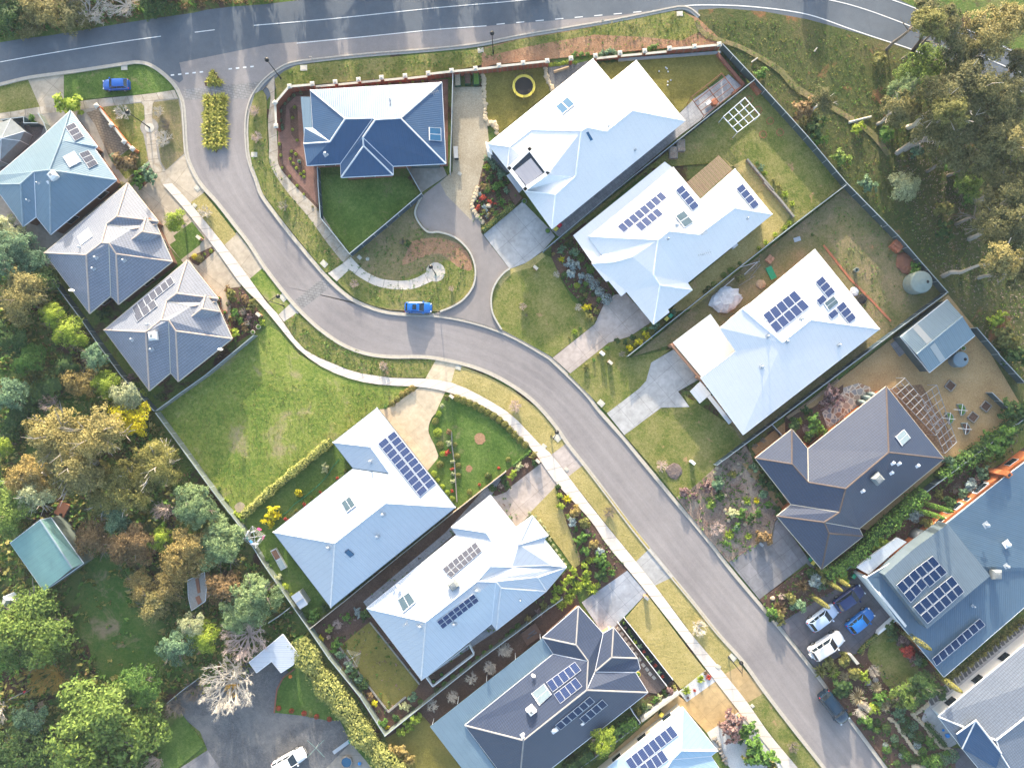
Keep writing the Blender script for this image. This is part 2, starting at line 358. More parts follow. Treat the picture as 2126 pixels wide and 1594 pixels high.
plain('rock_cream',(.50,.40,.27),.9,var=.25,sc1=2,bump=.05); plain('rock_grey',(.26,.235,.21),.9,var=.3,sc1=2,bump=.05)
plain('terracotta',(.36,.13,.07),.8)
# roofs
roof_metal('roof_white',(.80,.79,.77),.45,dirt=.05,sm=.05); roof_metal('roof_pale',(.50,.54,.59),.42,dirt=.06)
roof_metal('roof_cream',(.44,.455,.44),.45,dirt=.06); roof_metal('roof_bluegrey',(.17,.25,.31),.42)
roof_metal('roof_steel',(.038,.09,.18),.5,metal=.1,spec=.4); roof_metal('roof_slate',(.095,.158,.225),.45); roof_metal('roof_slateup',(.16,.21,.25),.45); roof_metal('roof_greenish',(.20,.36,.33),.4,dirt=.2); roof_metal('roof_shed',(.20,.27,.31),.45)
roof_metal('roof_lav',(.76,.75,.745),.45,dirt=.05,sm=.07); roof_metal('roof_sky',(.34,.48,.60),.42,dirt=.08)
roof_tile('tile_grey',(.19,.208,.255),(.225,.243,.29)); roof_tile('tile_mid',(.14,.165,.21),(.165,.19,.235)); roof_tile('tile_dark',(.027,.041,.085),(.035,.050,.093)); roof_tile('tile_char',(.10,.10,.115),(.13,.13,.14))
plain('ridge_pink',(.50,.40,.34),.8,var=.12); plain('ridge_brown',(.11,.085,.078),.8,var=.12); plain('ridge_pale',(.62,.64,.66),.5); plain('ridge_steel',(.26,.33,.38),.5)
plain('ridge_white',(.85,.85,.85),.5); plain('ridge_grey',(.28,.275,.28),.8)
solar_mat('solar_blue',(.02,.04,.12),(.13,.16,.26)); solar_mat('solar_black',(.004,.02,.07),(.03,.06,.12)); solar_mat('solar_grey',(.065,.07,.095),(.26,.26,.29))
roof_metal('roof_canopy',(.27,.28,.33),.6,metal=0,spec=.3); plain('glass_teal',(.07,.11,.14),.35,spec=.3); plain('alu',(.68,.70,.73),.35,.3)

# ================================================================== the ground
def catmull(pts,n=5,closed=False):
    out = []; m = len(pts)
    rng = range(m) if closed else range(m - 1)
    g = lambda i: Vector(pts[i % m]) if closed else Vector(pts[max(0,min(m - 1,i))])
    for i in rng:
        a,b,c,d = g(i - 1),g(i),g(i + 1),g(i + 2)
        for k in range(n):
            q = k / n
            out.append(.5 * ((2 * b) + (c - a) * q + (2 * a - 5 * b + 4 * c - d) * q * q + (3 * b - a - 3 * c + d) * q ** 3))
    if not closed: out.append(Vector(pts[-1]))
    return out
def wpts(pts): return [P(p[0],p[1],.1).xy for p in pts]
NSURF = [0]; SURFS = []
def surf(name,label,cat,pts,mat,smooth=False,world=False,step=True):
    z = .03 + .0015 * NSURF[0]; NSURF[0] += 1
    wp = pts if world else wpts(pts)
    if smooth: wp = [Vector((q[0],q[1])) for q in catmull([Vector((p[0],p[1],0)) for p in wp],4,True)]
    mb = MB(); mb.slab(wp,z,-.05); SURFS.append(mb)
    return tag(obj(name,mb,MATS[mat]),label,cat,kind='structure')
def offset_line(pl,d):
    out = []
    for i,p in enumerate(pl):
        a = pl[max(0,i - 1)]; b = pl[min(len(pl) - 1,i + 1)]; t_ = (b - a).normalized(); out.append(p + Vector((-t_.y,t_.x)) * d)
    return out
def smoothline(pts,n=5): return [Vector((q[0],q[1])) for q in catmull([Vector((p[0],p[1],0)) for p in wpts(pts)],n)]
def ribbon(name,label,cat,left,right,mat,kind='structure',dz=0.0):
    """path between two traced edges, with a running u coordinate"""
    z = .03 + .0015 * NSURF[0] + dz; NSURF[0] += 1; n = 60
    def res(pl):
        L = [0]
        for a,b in zip(pl,pl[1:]): L.append(L[-1] + (b - a).length)
        out = []; k = 0
        for i in range(n + 1):
            s = L[-1] * i / n
            while k < len(pl) - 2 and L[k + 1] < s: k += 1
            f = (s - L[k]) / max(1e-6,L[k + 1] - L[k]); out.append(pl[k].lerp(pl[k + 1],min(1,f)))
        return out,L[-1]
    a,la = res(smoothline(left,6)); b,lb = res(smoothline(right,6)); mb = MB(); tl = (la + lb) / 2
    for i in range(n):
        u0,u1 = tl * i / n,tl * (i + 1) / n
        mb.face([(a[i].x,a[i].y,z),(b[i].x,b[i].y,z),(b[i + 1].x,b[i + 1].y,z),(a[i + 1].x,a[i + 1].y,z)][::-1],[(u0,0),(u0,1),(u1,1),(u1,0)][::-1])
    SURFS.append(mb)
    return tag(obj(name,mb,MATS[mat]),label,cat,kind=kind)
def strip(mb,pl,wd,z,z0=None):
    l_,r_ = offset_line(pl,wd / 2),offset_line(pl,-wd / 2)
    for i in range(len(pl) - 1):
        q = [(r_[i].x,r_[i].y),(r_[i + 1].x,r_[i + 1].y),(l_[i + 1].x,l_[i + 1].y),(l_[i].x,l_[i].y)]
        if z0 is None: mb.face([(x,y,z) for x,y in q])
        else: mb.hexa([(x,y,z0) for x,y in q],[(x,y,z) for x,y in q])

g_ = MB(); g_.slab([(-420,-420),(420,-420),(420,420),(-420,420)],0.0); SURFS.append(g_)
tag(obj('ground',g_,MATS['bush_floor']),'bare earth and leaf litter ground around the whole estate','ground',kind='structure')
surf('ground','dry grassy reserve on the slope beyond the long dark boundary fence','ground',
     [(1430,-60),(1600,20),(1760,60),(1900,100),(2400,300),(2600,700),(2126,880),(2030,690),(1968,610),(1758,385),(1500,95),(1440,40)],'reserve')
# road surfaces: sit lower than everything beside them
ML = [(-60,186),(0,174),(60,160),(155,147),(259,131),(285,128),(310,133),(336,149),(362,174),(375,197),(382,220),(385,259),(388,310),(396,341),(417,380),(453,421),(489,467),
      (520,507),(552,556),(603,621),(629,649),(666,683),(712,714),(759,732),(810,739),(888,740),(953,752),(991,763),(1031,780),(1078,808),(1116,839),(1155,884),(1181,922),
      (1220,971),(1259,1022),(1310,1090),(1347,1136),(1388,1186),(1441,1250),(1493,1315),(1544,1372),(1588,1433),(1647,1510),(1718,1600),(1760,1655)]
MR1 = [(1450,37),(1432,22),(1414,18),(1388,22),(1285,43),(1181,61),(1078,78),(991,95),(888,106),(759,116),(655,127),(611,133),(585,143),(552,167),(528,198),(517,228),(513,262),
       (515,310),(521,341),(534,376),(544,404),(570,441),(603,484),(640,529),(676,571),(702,597),(733,621),(772,638),(810,648),(862,652),(901,653),(953,661),(1004,674),(1050,691),
       (1090,711),(1142,742),(1181,779),(1220,819),(1246,853),(1295,908),(1336,958),(1403,1039),(1466,1114),(1517,1180),(1574,1248),(1618,1300),(1691,1392),(1765,1492),(1839,1592),(1880,1650)]
MU = [(-60,95),(0,88),(50,80),(100,74),(150,66),(220,54),(300,41),(400,27),(430,20),(480,14),(550,9),(640,-2),(900,-40),(1300,-80),(1700,-70),(1868,0),(1960,42),(2126,112),(2300,200)]
ME = [(2300,270),(2126,189),(2059,165),(1986,138),(1912,112),(1839,86),(1765,64),(1677,40),(1588,24),(1500,17),(1450,20)]
main = wpts([(-60,186)] + MU + ME + [(1450,37),(1414,18),(1181,61),(888,106),(655,127),(600,145),(545,220),(400,250),(375,197),(362,174),(336,149),(310,133),(285,128),(259,131),(155,147),(60,160)])
surf('road','wide blue-grey asphalt main road along the top','road',main,'asphalt_main',world=True)
surf('road','grey asphalt residential street curving down between the houses','road',
     [(q[0],q[1]) for q in ML[11:]] + [(q[0],q[1]) for q in MR1[::-1][:39]] + [(590,140),(520,160),(430,165),(365,178)],'asphalt_street')
ribbon('road','worn wheel tracks along the residential street','road',[(q[0],q[1]) for q in ML[6:]],[(q[0],q[1]) for q in MR1[16:]],'asphalt_lanes')
surf('road','paler asphalt turning lane at the junction','road',[(380,165),(372,130),(560,92),(700,80),(1300,30),(1400,16),(1181,60),(888,105),(655,126),(611,132),(585,142),(552,166),(530,190),(382,200),(365,178)],'asphalt_street')
surf('road','band of grey cobbles crossing the street mouth by the island','paving',[(379,186),(420,182),(520,172),(548,166),(522,196),(515,205),(420,205),(383,208)],'cobble_strip')
surf('road','band of cobbles across the street at the footpath crossing','paving',tt('b2',(435,940),(680,745),(745,815),(490,1010)),'cobble_strip')
# ---- left of the street
surf('garden_bed','kerbed bed of the long traffic island','garden bed',[(424,198),(463,196),(468,300),(456,305),(449,318),(440,305),(427,300)],'mulch')
surf('garden_bed','kerbed bed of the triangular traffic island','garden bed',[(441,145),(461,168),(456,178),(426,179),(424,170)],'mulch')
surf('lawn','shaded green verge between main road and footpath under the blue hatchback','lawn',tt('a1',(505,595),(970,522),(1120,515),(1230,545),(1320,612),(1385,700),(1250,745),(560,805),(505,815)),'lawn_lush',True)
surf('lawn','patchy green verge at the left end of the main road','lawn',[(-40,188),(58,165),(83,222),(-40,245)],'lawn_mixed')
surf('driveway','tan concrete driveway crossing the main road verge','driveway',[(58,166),(132,152),(132,215),(83,224)],'concrete_drive')
surf('ground','concrete yard and garden ground left of the street mouth','ground',[(-40,240),(83,224),(360,190),(378,215),(383,320),(395,348),(420,388),(330,420),(250,420),(120,560),(-60,560)],'concrete_old')
surf('lawn','grassy garden patch between brick wall and the round lamp plaza','lawn',tt('a1',(800,860),(1130,825),(1155,850),(1160,960),(1130,1010),(1150,1080),(1190,1290),(1010,1440),(900,1300),(1040,1190),(760,850)),'lawn_mixed')
surf('lawn','weedy garden patch between lamp plaza and street kerb','lawn',tt('a1',(1225,820),(1430,795),(1450,900),(1475,1235),(1330,1365),(1290,1300),(1260,1100),(1270,1020),(1220,960)),'yard_scrub')
surf('garden_bed','bare dirt side yard beside the netted fruit cage','garden bed',tt('a1',(0,1290),(200,1000),(350,1010),(330,1080),(0,1400)),'mulch_light')
surf('paving','tan block paved courtyard behind the brick pillar wall','paving',tt('a1',(690,905),(800,870),(1060,1185),(885,1285),(760,1000)),'brick_paver_tan')
surf('driveway','cream concrete forecourt in front of the grey tiled houses','driveway',[(262,390),(300,365),(336,360),(356,380),(396,424),(500,560),(500,600),(490,640),(455,690),(380,545),(300,450)],'concrete_drive')
surf('driveway','cream concrete crossing by the bend above the mown strip','driveway',[(334,362),(383,322),(392,348),(424,398),(396,424)],'concrete_drive')
surf('driveway','cream concrete crossing below the mown strip','driveway',[(466,508),(491,482),(522,522),(551,560),(519,582)],'concrete_drive')
surf('lawn','mown strip with a leaning bare tree beside the kerb','lawn',tt('b1',(1530,155),(1635,78),(1895,412),(1795,500)),'lawn_dry')
surf('lawn','small dark square lawn behind the round lime tree','lawn',tt('b1',(1390,425),(1540,310),(1640,440),(1600,500),(1450,615),(1360,495),(1410,460)),'lawn_lush')
surf('garden_bed','mulched bed with small conifer between two driveways','garden bed',tt('b1',(1510,600),(1700,510),(1725,545),(1590,665),(1540,640)),'mulch')
surf('garden_bed','mulched shrub bed in front of the third grey tiled house','garden bed',tt('b1',(1800,850),(1940,830),(2126,1100),(2090,1160),(1880,1290),(1850,1150),(1850,980)),'mulch')
surf('garden_bed','kerbed planting bed beside the round lamp plaza','garden bed',tt('a1',(1040,1420),(1190,1330),(1250,1400),(1150,1500)),'mulch')
ribbon('footpath','straight concrete footpath below the blue hatchback verge','footpath',[(-40,240),(0,236),(83,222),(200,206),(300,196),(362,187)],[(-40,252),(0,247),(125,232),(240,219),(320,208),(370,204)],'path_worn')
surf('footpath','round concrete plaza under the street lamp','footpath',[(310 + 19 * math.cos(a * .35),264 + 19 * math.sin(a * .35)) for a in range(18)],'concrete_old')
ribbon('footpath','narrow concrete footpath through the lamp plaza garden','footpath',[(293,210),(299,222),(301,245),(303,270),(305,300),(309,335),(322,362),(337,382)],[(322,208),(316,220),(315,245),(320,270),(324,300),(329,332),(342,354),(358,381)],'path_worn')
# nature strips
surf('lawn','small green verge with lamp between driveway and crossing','lawn',tt('b2',(70,770),(170,685),(395,970),(300,1055)),'lawn_meadow')
surf('footpath','short concrete kerb crossing at the cobble band','footpath',[(578,653),(603,630),(620,650),(590,669)],'concrete_path')
surf('lawn','curved grassy verge inside the bend, beside the vacant lot path','lawn',[(589,668),(616,650),(666,691),(712,721),(759,739),(810,747),(906,746),(886,784),(823,784),(759,777),(733,771),(681,750),(645,734),(616,709)],'lawn_mixed')
surf('driveway','cream concrete crossing to the curved sandy driveway','driveway',[(906,745),(953,756),(940,796),(883,786)],'concrete_sand')
surf('lawn','verge with brown patches and a bare bush beside the curve','lawn',[(937,794),(945,763),(960,760),(1010,780),(1060,806),(1116,848),(1150,888),(1176,922),(1145,944),(1116,917),(1078,876),(1047,850),(984,815)],'lawn_dry')
surf('driveway','pinkish concrete crossing with white pit cover','driveway',[(1144,944),(1175,921),(1212,965),(1180,990)],'concrete_pink')
surf('lawn','dry straw-coloured verge with one bare bush','lawn',[(1180,989),(1212,964),(1350,1138),(1321,1166)],'lawn_dry')
surf('driveway','pale white concrete crossing by the kerb','driveway',[(1320,1166),(1350,1137),(1398,1197),(1360,1216)],'concrete_pale')
surf('lawn','dry verge ending at a street lamp and pit','lawn',[(1360,1215),(1397,1197),(1440,1252),(1526,1358),(1538,1380),(1504,1400),(1483,1377)],'lawn_dry')
surf('driveway','orange-tan concrete crossing near the street lamp','driveway',[(1504,1399),(1538,1380),(1588,1437),(1552,1460)],'concrete_tan')
surf('lawn','mottled verge at the bottom of the street','lawn',[(1551,1459),(1588,1437),(1650,1520),(1712,1600),(1735,1640),(1690,1640)],'lawn_mixed')
# ---- vacant lot and houses of the lower left side
surf('lawn','big vacant meadow lot inside the fence','lawn',[(324,858),(424,781),(558,676),(580,690),(620,735),(666,762),(712,782),(780,800),(865,803),(790,850),(690,918),(510,1072),(475,1070),(430,1005)],'lawn_meadow')
surf('lawn','side lawn behind the hedge with a green hose','lawn',[(690,918),(735,972),(567,1104),(600,1150),(687,1262),(641,1307),(600,1250),(505,1075)],'lawn_lush')
surf('driveway','sandy cream curved driveway','driveway',tt('c2',(1420,100),(1480,85),(1640,125),(1600,260),(1530,340),(1505,440),(1540,530),(1585,620),(1560,700),(1500,760),(1300,560),(1090,300),(1200,250)),'concrete_sand',True)
surf('lawn','bright green front lawn edged by clipped balls','lawn',tt('c2',(1640,130),(1800,190),(2000,310),(2126,400),(2350,640),(2126,790),(1740,1060),(1640,960),(1500,760),(1590,650),(1510,440),(1580,260)),'lawn_lush')
surf('garden_bed','dark mulch bed along the pink driveway','garden bed',tt('c3',(0,930),(390,600),(450,600),(485,690),(350,800),(240,880),(200,930),(110,965),(60,900),(0,950)),'mulch')
surf('ground','paved and planted side passage between the two silver roofs','ground',[(1050,980),(1018,1030),(950,1110),(754,1250),(762,1262),(875,1410),(800,1528),(640,1307),(799,1180)],'mulch')
surf('paving','narrow pale paving along the side of the silver roofed house','paving',[(1046,984),(1020,1030),(953,1100),(764,1262),(754,1249),(925,1105),(1010,1010)],'grey_paving')
surf('driveway','pinkish concrete driveway of the silver roofed house','driveway',tt('c3',(490,690),(560,640),(640,800),(625,860),(400,1100),(280,1215),(70,960),(110,965),(200,930),(240,885),(350,800)),'concrete_pink')
surf('lawn','dry crescent lawn beside the row of round shrubs','lawn',tt('c3',(590,890),(625,1000),(690,1200),(790,1450),(790,1510),(740,1546),(640,1400),(500,1220),(380,1105)),'lawn_dry',False)
surf('garden_bed','shrub bed between crescent lawn and footpath','garden bed',tt('c3',(600,880),(640,870),(870,1150),(1160,1546),(1270,1690),(1000,1760),(680,1590),(790,1510),(790,1450),(690,1200),(625,1000)),'mulch')
surf('lawn','olive back lawn of the silver roofed house','lawn',tt('d2',(1030,425),(1430,925),(1390,985),(1180,1125),(1080,1000),(790,620)),'lawn_olive')
surf('paving','tiled side path below the solar roof','paving',tt('d2',(1450,880),(2118,360),(2260,250),(2260,400),(2118,490),(1510,975)),'grey_paving')
surf('driveway','pale blue-grey concrete driveway','driveway',tt('d3',(800,270),(1165,15),(1320,195),(1040,490),(1000,500),(970,520)),'concrete_blue')
surf('ground','brown side garden between the two lower houses','ground',[(875,1412),(1032,1308),(1135,1228),(1180,1180),(1205,1258),(1126,1323),(893,1506),(800,1530)],'mulch')
surf('lawn','dry front lawn beside the black planter','lawn',tt('d3',(1150,400),(1320,200),(1650,640),(1800,830),(1590,960)),'lawn_dry')
surf('paving','brown paved strip with stepping stones behind the black planter','paving',tt('d3',(1040,490),(1100,430),(1480,940),(1400,1000),(1330,985),(1230,830)),'mulch_light')
surf('garden_bed','narrow black planter bed with white frame','garden bed',tt('d3',(1105,440),(1145,400),(1530,885),(1475,935)),'steel_black')
surf('garden_bed','white gravel bed with spiky plants','garden bed',tt('d3',(1575,985),(1790,810),(1870,900),(1640,1065)),'white_pebble')
surf('driveway','orange-tan exposed aggregate driveway','driveway',tt('d3',(1640,1065),(1870,900),(2060,1140),(1800,1310),(1610,1105),(1330,1330),(1050,1560),(1010,1500),(1560,1010)),'concrete_tan')
surf('ground','white pebble and shrub garden at the bottom edge','garden bed',tt('d3',(1800,1310),(2060,1140),(2118,1200),(2600,1700),(2100,1750),(1890,1460)),'white_pebble')
surf('lawn','shaded back lawn below the fence corner','lawn',tt('d2',(1150,1360),(1460,1180),(1520,1250),(1760,1594),(1850,1750),(1300,1750),(1250,1500)),'lawn_olive')
# ---- lower-left yard
surf('ground','dark gravel turning yard with parked white car','ground',tt('d1',(1330,1085),(1560,900),(2118,700),(2250,780),(2700,1150),(3050,1594),(3100,1750),(1780,1750),(1600,1300)),'dark_gravel')
surf('lawn','fan shaped green lawn beside the grey gravel','lawn',tt('d2',(270,1150),(285,1000),(350,850),(420,800),(480,770),(560,900),(760,1120),(790,1210),(700,1215),(500,1175)),'lawn_lush')
surf('lawn','narrow green strip inside the tall hedge','lawn',tt('d2',(790,1210),(900,1250),(1180,1594),(1250,1750),(1050,1750),(890,1400)),'lawn_lush')
surf('paving','concrete slab with small round pool','paving',tt('d2',(680,1594),(880,1390),(1050,1594),(1100,1700),(650,1700)),'concrete_old')
surf('lawn','green grass patch under the golden gravel edge','lawn',tt('d1',(1280,1370),(1450,1150),(1640,1410),(1420,1594),(1200,1700)),'lawn_lush')
surf('lawn','long shaded green paddock between the trees','lawn',tt('d1',(690,-90),(760,-240),(900,-260),(960,-60),(1040,120),(1080,300),(1290,360),(1390,560),(1380,760),(1250,870),(1050,860),(860,920),(760,820),(700,600),(590,520),(560,420),(660,250)),'paddock',True)
surf('lawn','sunken green garden by the curved dark hedge','lawn',tt('c1',(250,500),(350,250),(520,120),(800,150),(850,280),(600,320),(380,400)),'lawn_lush')
surf('driveway','grey concrete ramp at the bottom edge','driveway',tt('d1',(1440,1594),(1660,1450),(1760,1594),(1800,1700),(1400,1700)),'concrete_grey')
# ---- top centre: the house with brick pillars
surf('lawn','grass strip between main road kerb and brick pillar wall','lawn',[(575,200),(570,165),(590,148),(617,136),(700,128),(800,120),(888,112),(991,103),(1050,93),(1078,88),(1078,125),(1000,135),(900,155),(605,180),(572,215)],'lawn_mixed')
surf('ground','bare orange dirt and weeds between main road and pillar wall','ground',tt('a3',(0,390),(300,315),(700,250),(1100,180),(1540,95),(1620,100),(1740,150),(1950,350),(1500,385),(900,440),(100,520),(0,545)),'red_soil')
surf('lawn','thick weeds along the kerb of the main road','lawn',tt('a3',(0,400),(300,318),(700,255),(1100,180),(1540,92),(1620,100),(1700,150),(1740,260),(1600,330),(1300,300),(900,280),(400,370),(50,450)),'lawn_mixed')
surf('lawn','long grass verge beside the curved worn footpath','lawn',[(529,195),(545,187),(553,200),(556,310),(562,340),(600,400),(660,470),(712,545),(700,560),(676,566),(640,523),(603,478),(570,434),(546,402),(536,374),(523,340),(517,310),(517,260),(520,226)],'lawn_mixed')
surf('paving','red brick paved front court of the corner house','paving',[(578,262),(600,200),(650,185),(930,165),(930,345),(870,345),(660,346),(660,440),(640,430),(605,380),(577,330)],'brick_paver_red')
surf('garden_bed','long thin mulch bed inside the brick wall','garden bed',tt('a2',(300,850),(420,740),(560,715),(560,770),(440,775),(365,850),(355,1040),(320,1060)),'mulch')
surf('garden_bed','lozenge shaped mulch bed in the red court','garden bed',tt('a2',(435,838),(455,860),(468,1130),(455,1148),(405,1080),(390,880)),'mulch')
surf('garden_bed','leaf shaped mulch bed in the red court','garden bed',tt('a2',(400,1205),(440,1210),(510,1290),(528,1420),(505,1440),(400,1330),(383,1240)),'mulch')
surf('garden_bed','mulch border between red court and footpath','garden bed',[(578,295),(585,300),(588,340),(610,372),(640,402),(662,430),(664,452),(640,430),(600,388),(578,345)],'mulch')
surf('garden_bed','mulch border behind the corner house','garden bed',tt('a2',(560,715),(1500,640),(1510,665),(560,735)),'mulch')
surf('lawn','dark enclosed lawn behind the corner house','lawn',tt('a2',(640,1405),(850,1405),(860,1455),(1320,1410),(1440,1550)) + tt('b2',(1440,80),(880,560),(655,285),(640,0)),'lawn_lush')
surf('driveway','pale concrete apron behind the corner house garage','driveway',tt('a2',(1330,1345),(1620,1330),(1655,1410),(1450,1545)) + tt('b2',(1460,95)),'concrete_old')
surf('ground','weedy grass court corner outside the dark fence','lawn',tt('b2',(880,575),(1455,105),(1400,250),(1490,390),(1600,400),(1720,440),(1810,520),(1860,610),(1880,720),(1860,830),(1790,930),(1700,990),(1600,1030),(1400,1030),(1200,1020),(1050,985),(900,910),(790,810),(775,780),(810,640)),'yard_scrub')
surf('lawn','green grass around the curled footpath','lawn',tt('b2',(775,780),(860,700),(940,660),(1080,770),(1250,790),(1480,700),(1640,620),(1860,640),(1875,720),(1855,830),(1785,925),(1600,1022),(1400,1022),(1200,1010),(1050,978),(900,905),(790,805)),'lawn_mixed',False)
surf('ground','bare orange soil in the middle of the court island','ground',tt('b2',(1350,480),(1550,440),(1750,490),(1840,600),(1850,700),(1750,680),(1600,570),(1450,600),(1290,660),(1330,560)),'red_soil',True)
ribbon('footpath','worn concrete footpath beside the red brick court','footpath',[(543,190),(552,180),(562,200),(557,250),(559,300),(562,345),(596,398),(640,450),(680,505),(712,545)],[(570,158),(570,180),(571,220),(574,262),(577,310),(580,345),(614,388),(665,440),(700,495),(727,530)],'path_worn')
surf('footpath','concrete footpath spur down to the kerb','footpath',tt('b2',(700,725),(830,640),(900,700),(860,705),(770,790)),'concrete_path')
ribbon('footpath','curved concrete path curling to the lamp plaza','footpath',tt('b2',(820,640),(880,700),(960,760),(1100,830),(1270,855),(1400,845),(1540,785)),tt('b2',(880,590),(945,660),(1010,715),(1130,770),(1290,785),(1400,765),(1500,710)),'path_new')
surf('footpath','round pale plaza under the court lamp','footpath',[(904.5 + 20 * math.cos(a * .349),565 + 20 * math.sin(a * .349)) for a in range(18)],'concrete_path')
# court
surf('road','grey asphalt court branching off the street','road',tt('b2',(1460,100),(1650,-50),(1900,50),(1930,400)) + [(1057,558),(1047,568),(1030,592),(1020,626),(1032,660),(1056,692)] + tt('b2',(1950,1135),(1750,1082),(1550,1048),(1600,1032),(1700,992),(1790,932),(1862,830),(1884,720),(1862,610),(1812,520),(1722,440),(1600,398),(1490,385),(1400,250)),'asphalt_court')
surf('driveway','long cream gravel driveway between corner house and trampoline lawn','driveway',tt('a2',(1700,590),(1720,700),(1930,700),(1975,980),(1990,1130),(1980,1240),(1910,1500),(1895,1560)) + tt('b2',(1850,300),(1650,100),(1600,0)) + tt('a2',(1660,1410),(1700,1380)),'cream_gravel')
surf('driveway','light grey concrete driveway of the big white house','driveway',tt('b3',(15,415),(330,150),(545,370),(590,430),(490,545),(360,640),(225,690)),'concrete_pale')
surf('garden_bed','colourful mulch bed with stone edging','garden bed',tt('a3',(30,1250),(190,1440),(330,1590)) + tt('b3',(265,180),(0,400)) + tt('b2',(1960,330),(1860,200),(1905,20)),'mulch')
# plot of the big white house
surf('lawn','straw coloured lawn under the trampoline','lawn',tt('a3',(20,580),(510,530),(545,740),(130,1080),(60,980),(30,900)),'lawn_olive')
surf('paving','grey gravel strip behind the white house','paving',tt('a3',(530,545),(770,510),(900,480),(560,745)),'dark_gravel')
surf('lawn','dark olive back lawn with white balls','lawn',tt('a3',(900,500),(1100,500),(1900,430),(2030,620),(1930,600),(1590,900),(1630,970),(1240,700),(1040,700)),'lawn_olive')
surf('paving','paved side passage behind the white house','paving',tt('a3',(1590,910),(1700,800),(1980,600),(2080,690),(1780,950),(1600,1080),(1100,1500),(900,1700),(620,1900),(560,1850)),'grey_paving')
surf('garden_bed','planted strip inside the corner of the fence','garden bed',tt('a3',(1900,430),(1935,360),(2126,600),(2110,680),(2080,690)),'mulch')
# plots right
surf('lawn','patchy back lawn with white pergola frame','lawn',[(1568,168),(1758,385),(1600,505),(1560,440),(1470,340),(1350,350),(1230,450),(1130,525),(1128,520),(1300,385)],'lawn_mixed')
surf('lawn','bare orange grass beside the white house','lawn',tt('a4',(0,1110),(60,1180),(160,1120),(350,1358)) + [(1640,448),(1604,500),(1440,640),(1390,650),(1430,590),(1603,445),(1528,350)],'lawn_dry')
surf('lawn','front lawn with young bare tree between two driveways','lawn',tt('b3',(180,720),(225,690),(360,650),(490,560),(560,600),(640,780),(730,950),(930,1050),(905,1130),(570,1398),(350,1275),(160,1175),(90,1040),(80,900),(120,790)),'lawn_mixed')
surf('lawn','straw coloured mulch fringe at the court edge','lawn',tt('b3',(120,800),(190,710),(340,650),(490,555),(510,590),(400,680),(250,720),(150,830)),'lawn_dry')
surf('garden_bed','mulched shrub bed with blue and green bushes','garden bed',tt('b3',(560,480),(730,420),(890,640),(1000,790),(1060,900),(975,985),(920,1100),(840,1000),(700,860),(640,760),(560,600)),'mulch')
surf('driveway','pinkish concrete driveway with dark edge shrubs','driveway',tt('b3',(975,985),(1060,900),(1150,880),(1360,1110),(1340,1130),(1190,1230),(1020,1280),(710,1528),(570,1402),(905,1135)),'concrete_pink')
surf('lawn','verge with yellow flowers below the pink driveway','lawn',tt('b3',(710,1530),(1020,1282),(1190,1235),(1340,1135),(1480,1030),(1560,1040),(1175,1400),(1200,1400),(1520,1330),(1380,1440),(1330,1546)) + tt('c3',(1320,40),(1260,105),(1005,300),(850,140),(690,-20)),'lawn_mixed')
surf('driveway','grey concrete driveway of the carport house','driveway',tt('b3',(1330,1546),(1360,1440),(1550,1330),(1740,1546)) + tt('c3',(1760,20),(1575,125),(1668,250),(1440,255),(1145,475),(1005,300),(1260,105),(1320,40)),'concrete_pale')
surf('lawn','front lawn with bare pink bush beside the grey driveway','lawn',tt('c3',(1145,476),(1440,258),(1668,252),(1620,150),(2126,480),(2126,540),(1895,715),(1700,900),(1560,975),(1400,770)),'lawn_mixed')
surf('lawn','scrubby back yard around the round water tank','lawn',[(1758,388),(1966,612),(1740,780),(1545,925),(1460,785),(1395,715),(1310,742),(1500,590)],'yard_scrub')
surf('ground','sandy gravel yard around the blue-grey shed','ground',[(1968,612),(2030,690),(2130,860),(1960,960),(1800,1100),(1640,1050),(1560,930),(1740,790)],'sand_gravel')
surf('paving','crazy paved stone terrace','paving',tt('c4',(640,220),(830,90),(960,50),(1040,80),(1060,130),(930,240),(740,370),(690,290)),'crazy_paving')
surf('garden_bed','planted strip beside the crazy paving','garden bed',tt('c4',(440,290),(640,220),(850,60),(850,110),(700,260),(740,370),(600,490),(490,380),(440,400)),'mulch')
surf('paving','square terracotta paving under the pergola frames','paving',tt('c4',(1160,90),(1400,60),(1650,470),(1560,560),(1400,380),(1250,200)),'terracotta_paving')
surf('garden_bed','scrubby mulched front garden of the dark tiled house','garden bed',tt('c3',(1560,975),(1700,890),(1895,715),(2126,545)) + tt('c4',(150,470),(200,560),(230,640),(440,930),(370,1020),(340,1140),(250,1180),(45,1310)) + tt('c3',(1985,1500),(1800,1280)),'bed_scrub')
surf('footpath','orange sandy path beside the front garden','footpath',tt('c4',(130,610),(240,640),(440,930),(400,930),(290,800),(200,700)),'sand_gravel')
surf('driveway','stamped grey driveway beside the dark tiled house','driveway',tt('c4',(45,1312),(250,1185),(350,1140),(370,1030),(400,1000),(640,1340),(680,1400)) + tt('d4',(590,-40),(260,215)),'concrete_grey')
surf('ground','mulched garden strip between the two lower right houses','garden bed',[(1918,1027),(2130,860),(2200,900),(2092,986),(1968,1087),(1896,1140),(1780,1200),(1620,1290),(1577,1243),(1700,1180),(1790,1110)],'mulch')
surf('lawn','green side lawn behind the orange wall','lawn',tt('c4',(1860,560),(2126,300),(2200,350),(2126,500),(1960,620),(1800,700)),'lawn_mixed')
surf('garden_bed','dark planted bed between two driveways near the cars','garden bed',tt('d4',(262,215),(590,-10),(900,0),(870,60),(860,110),(700,230),(600,260),(395,385)),'mulch')
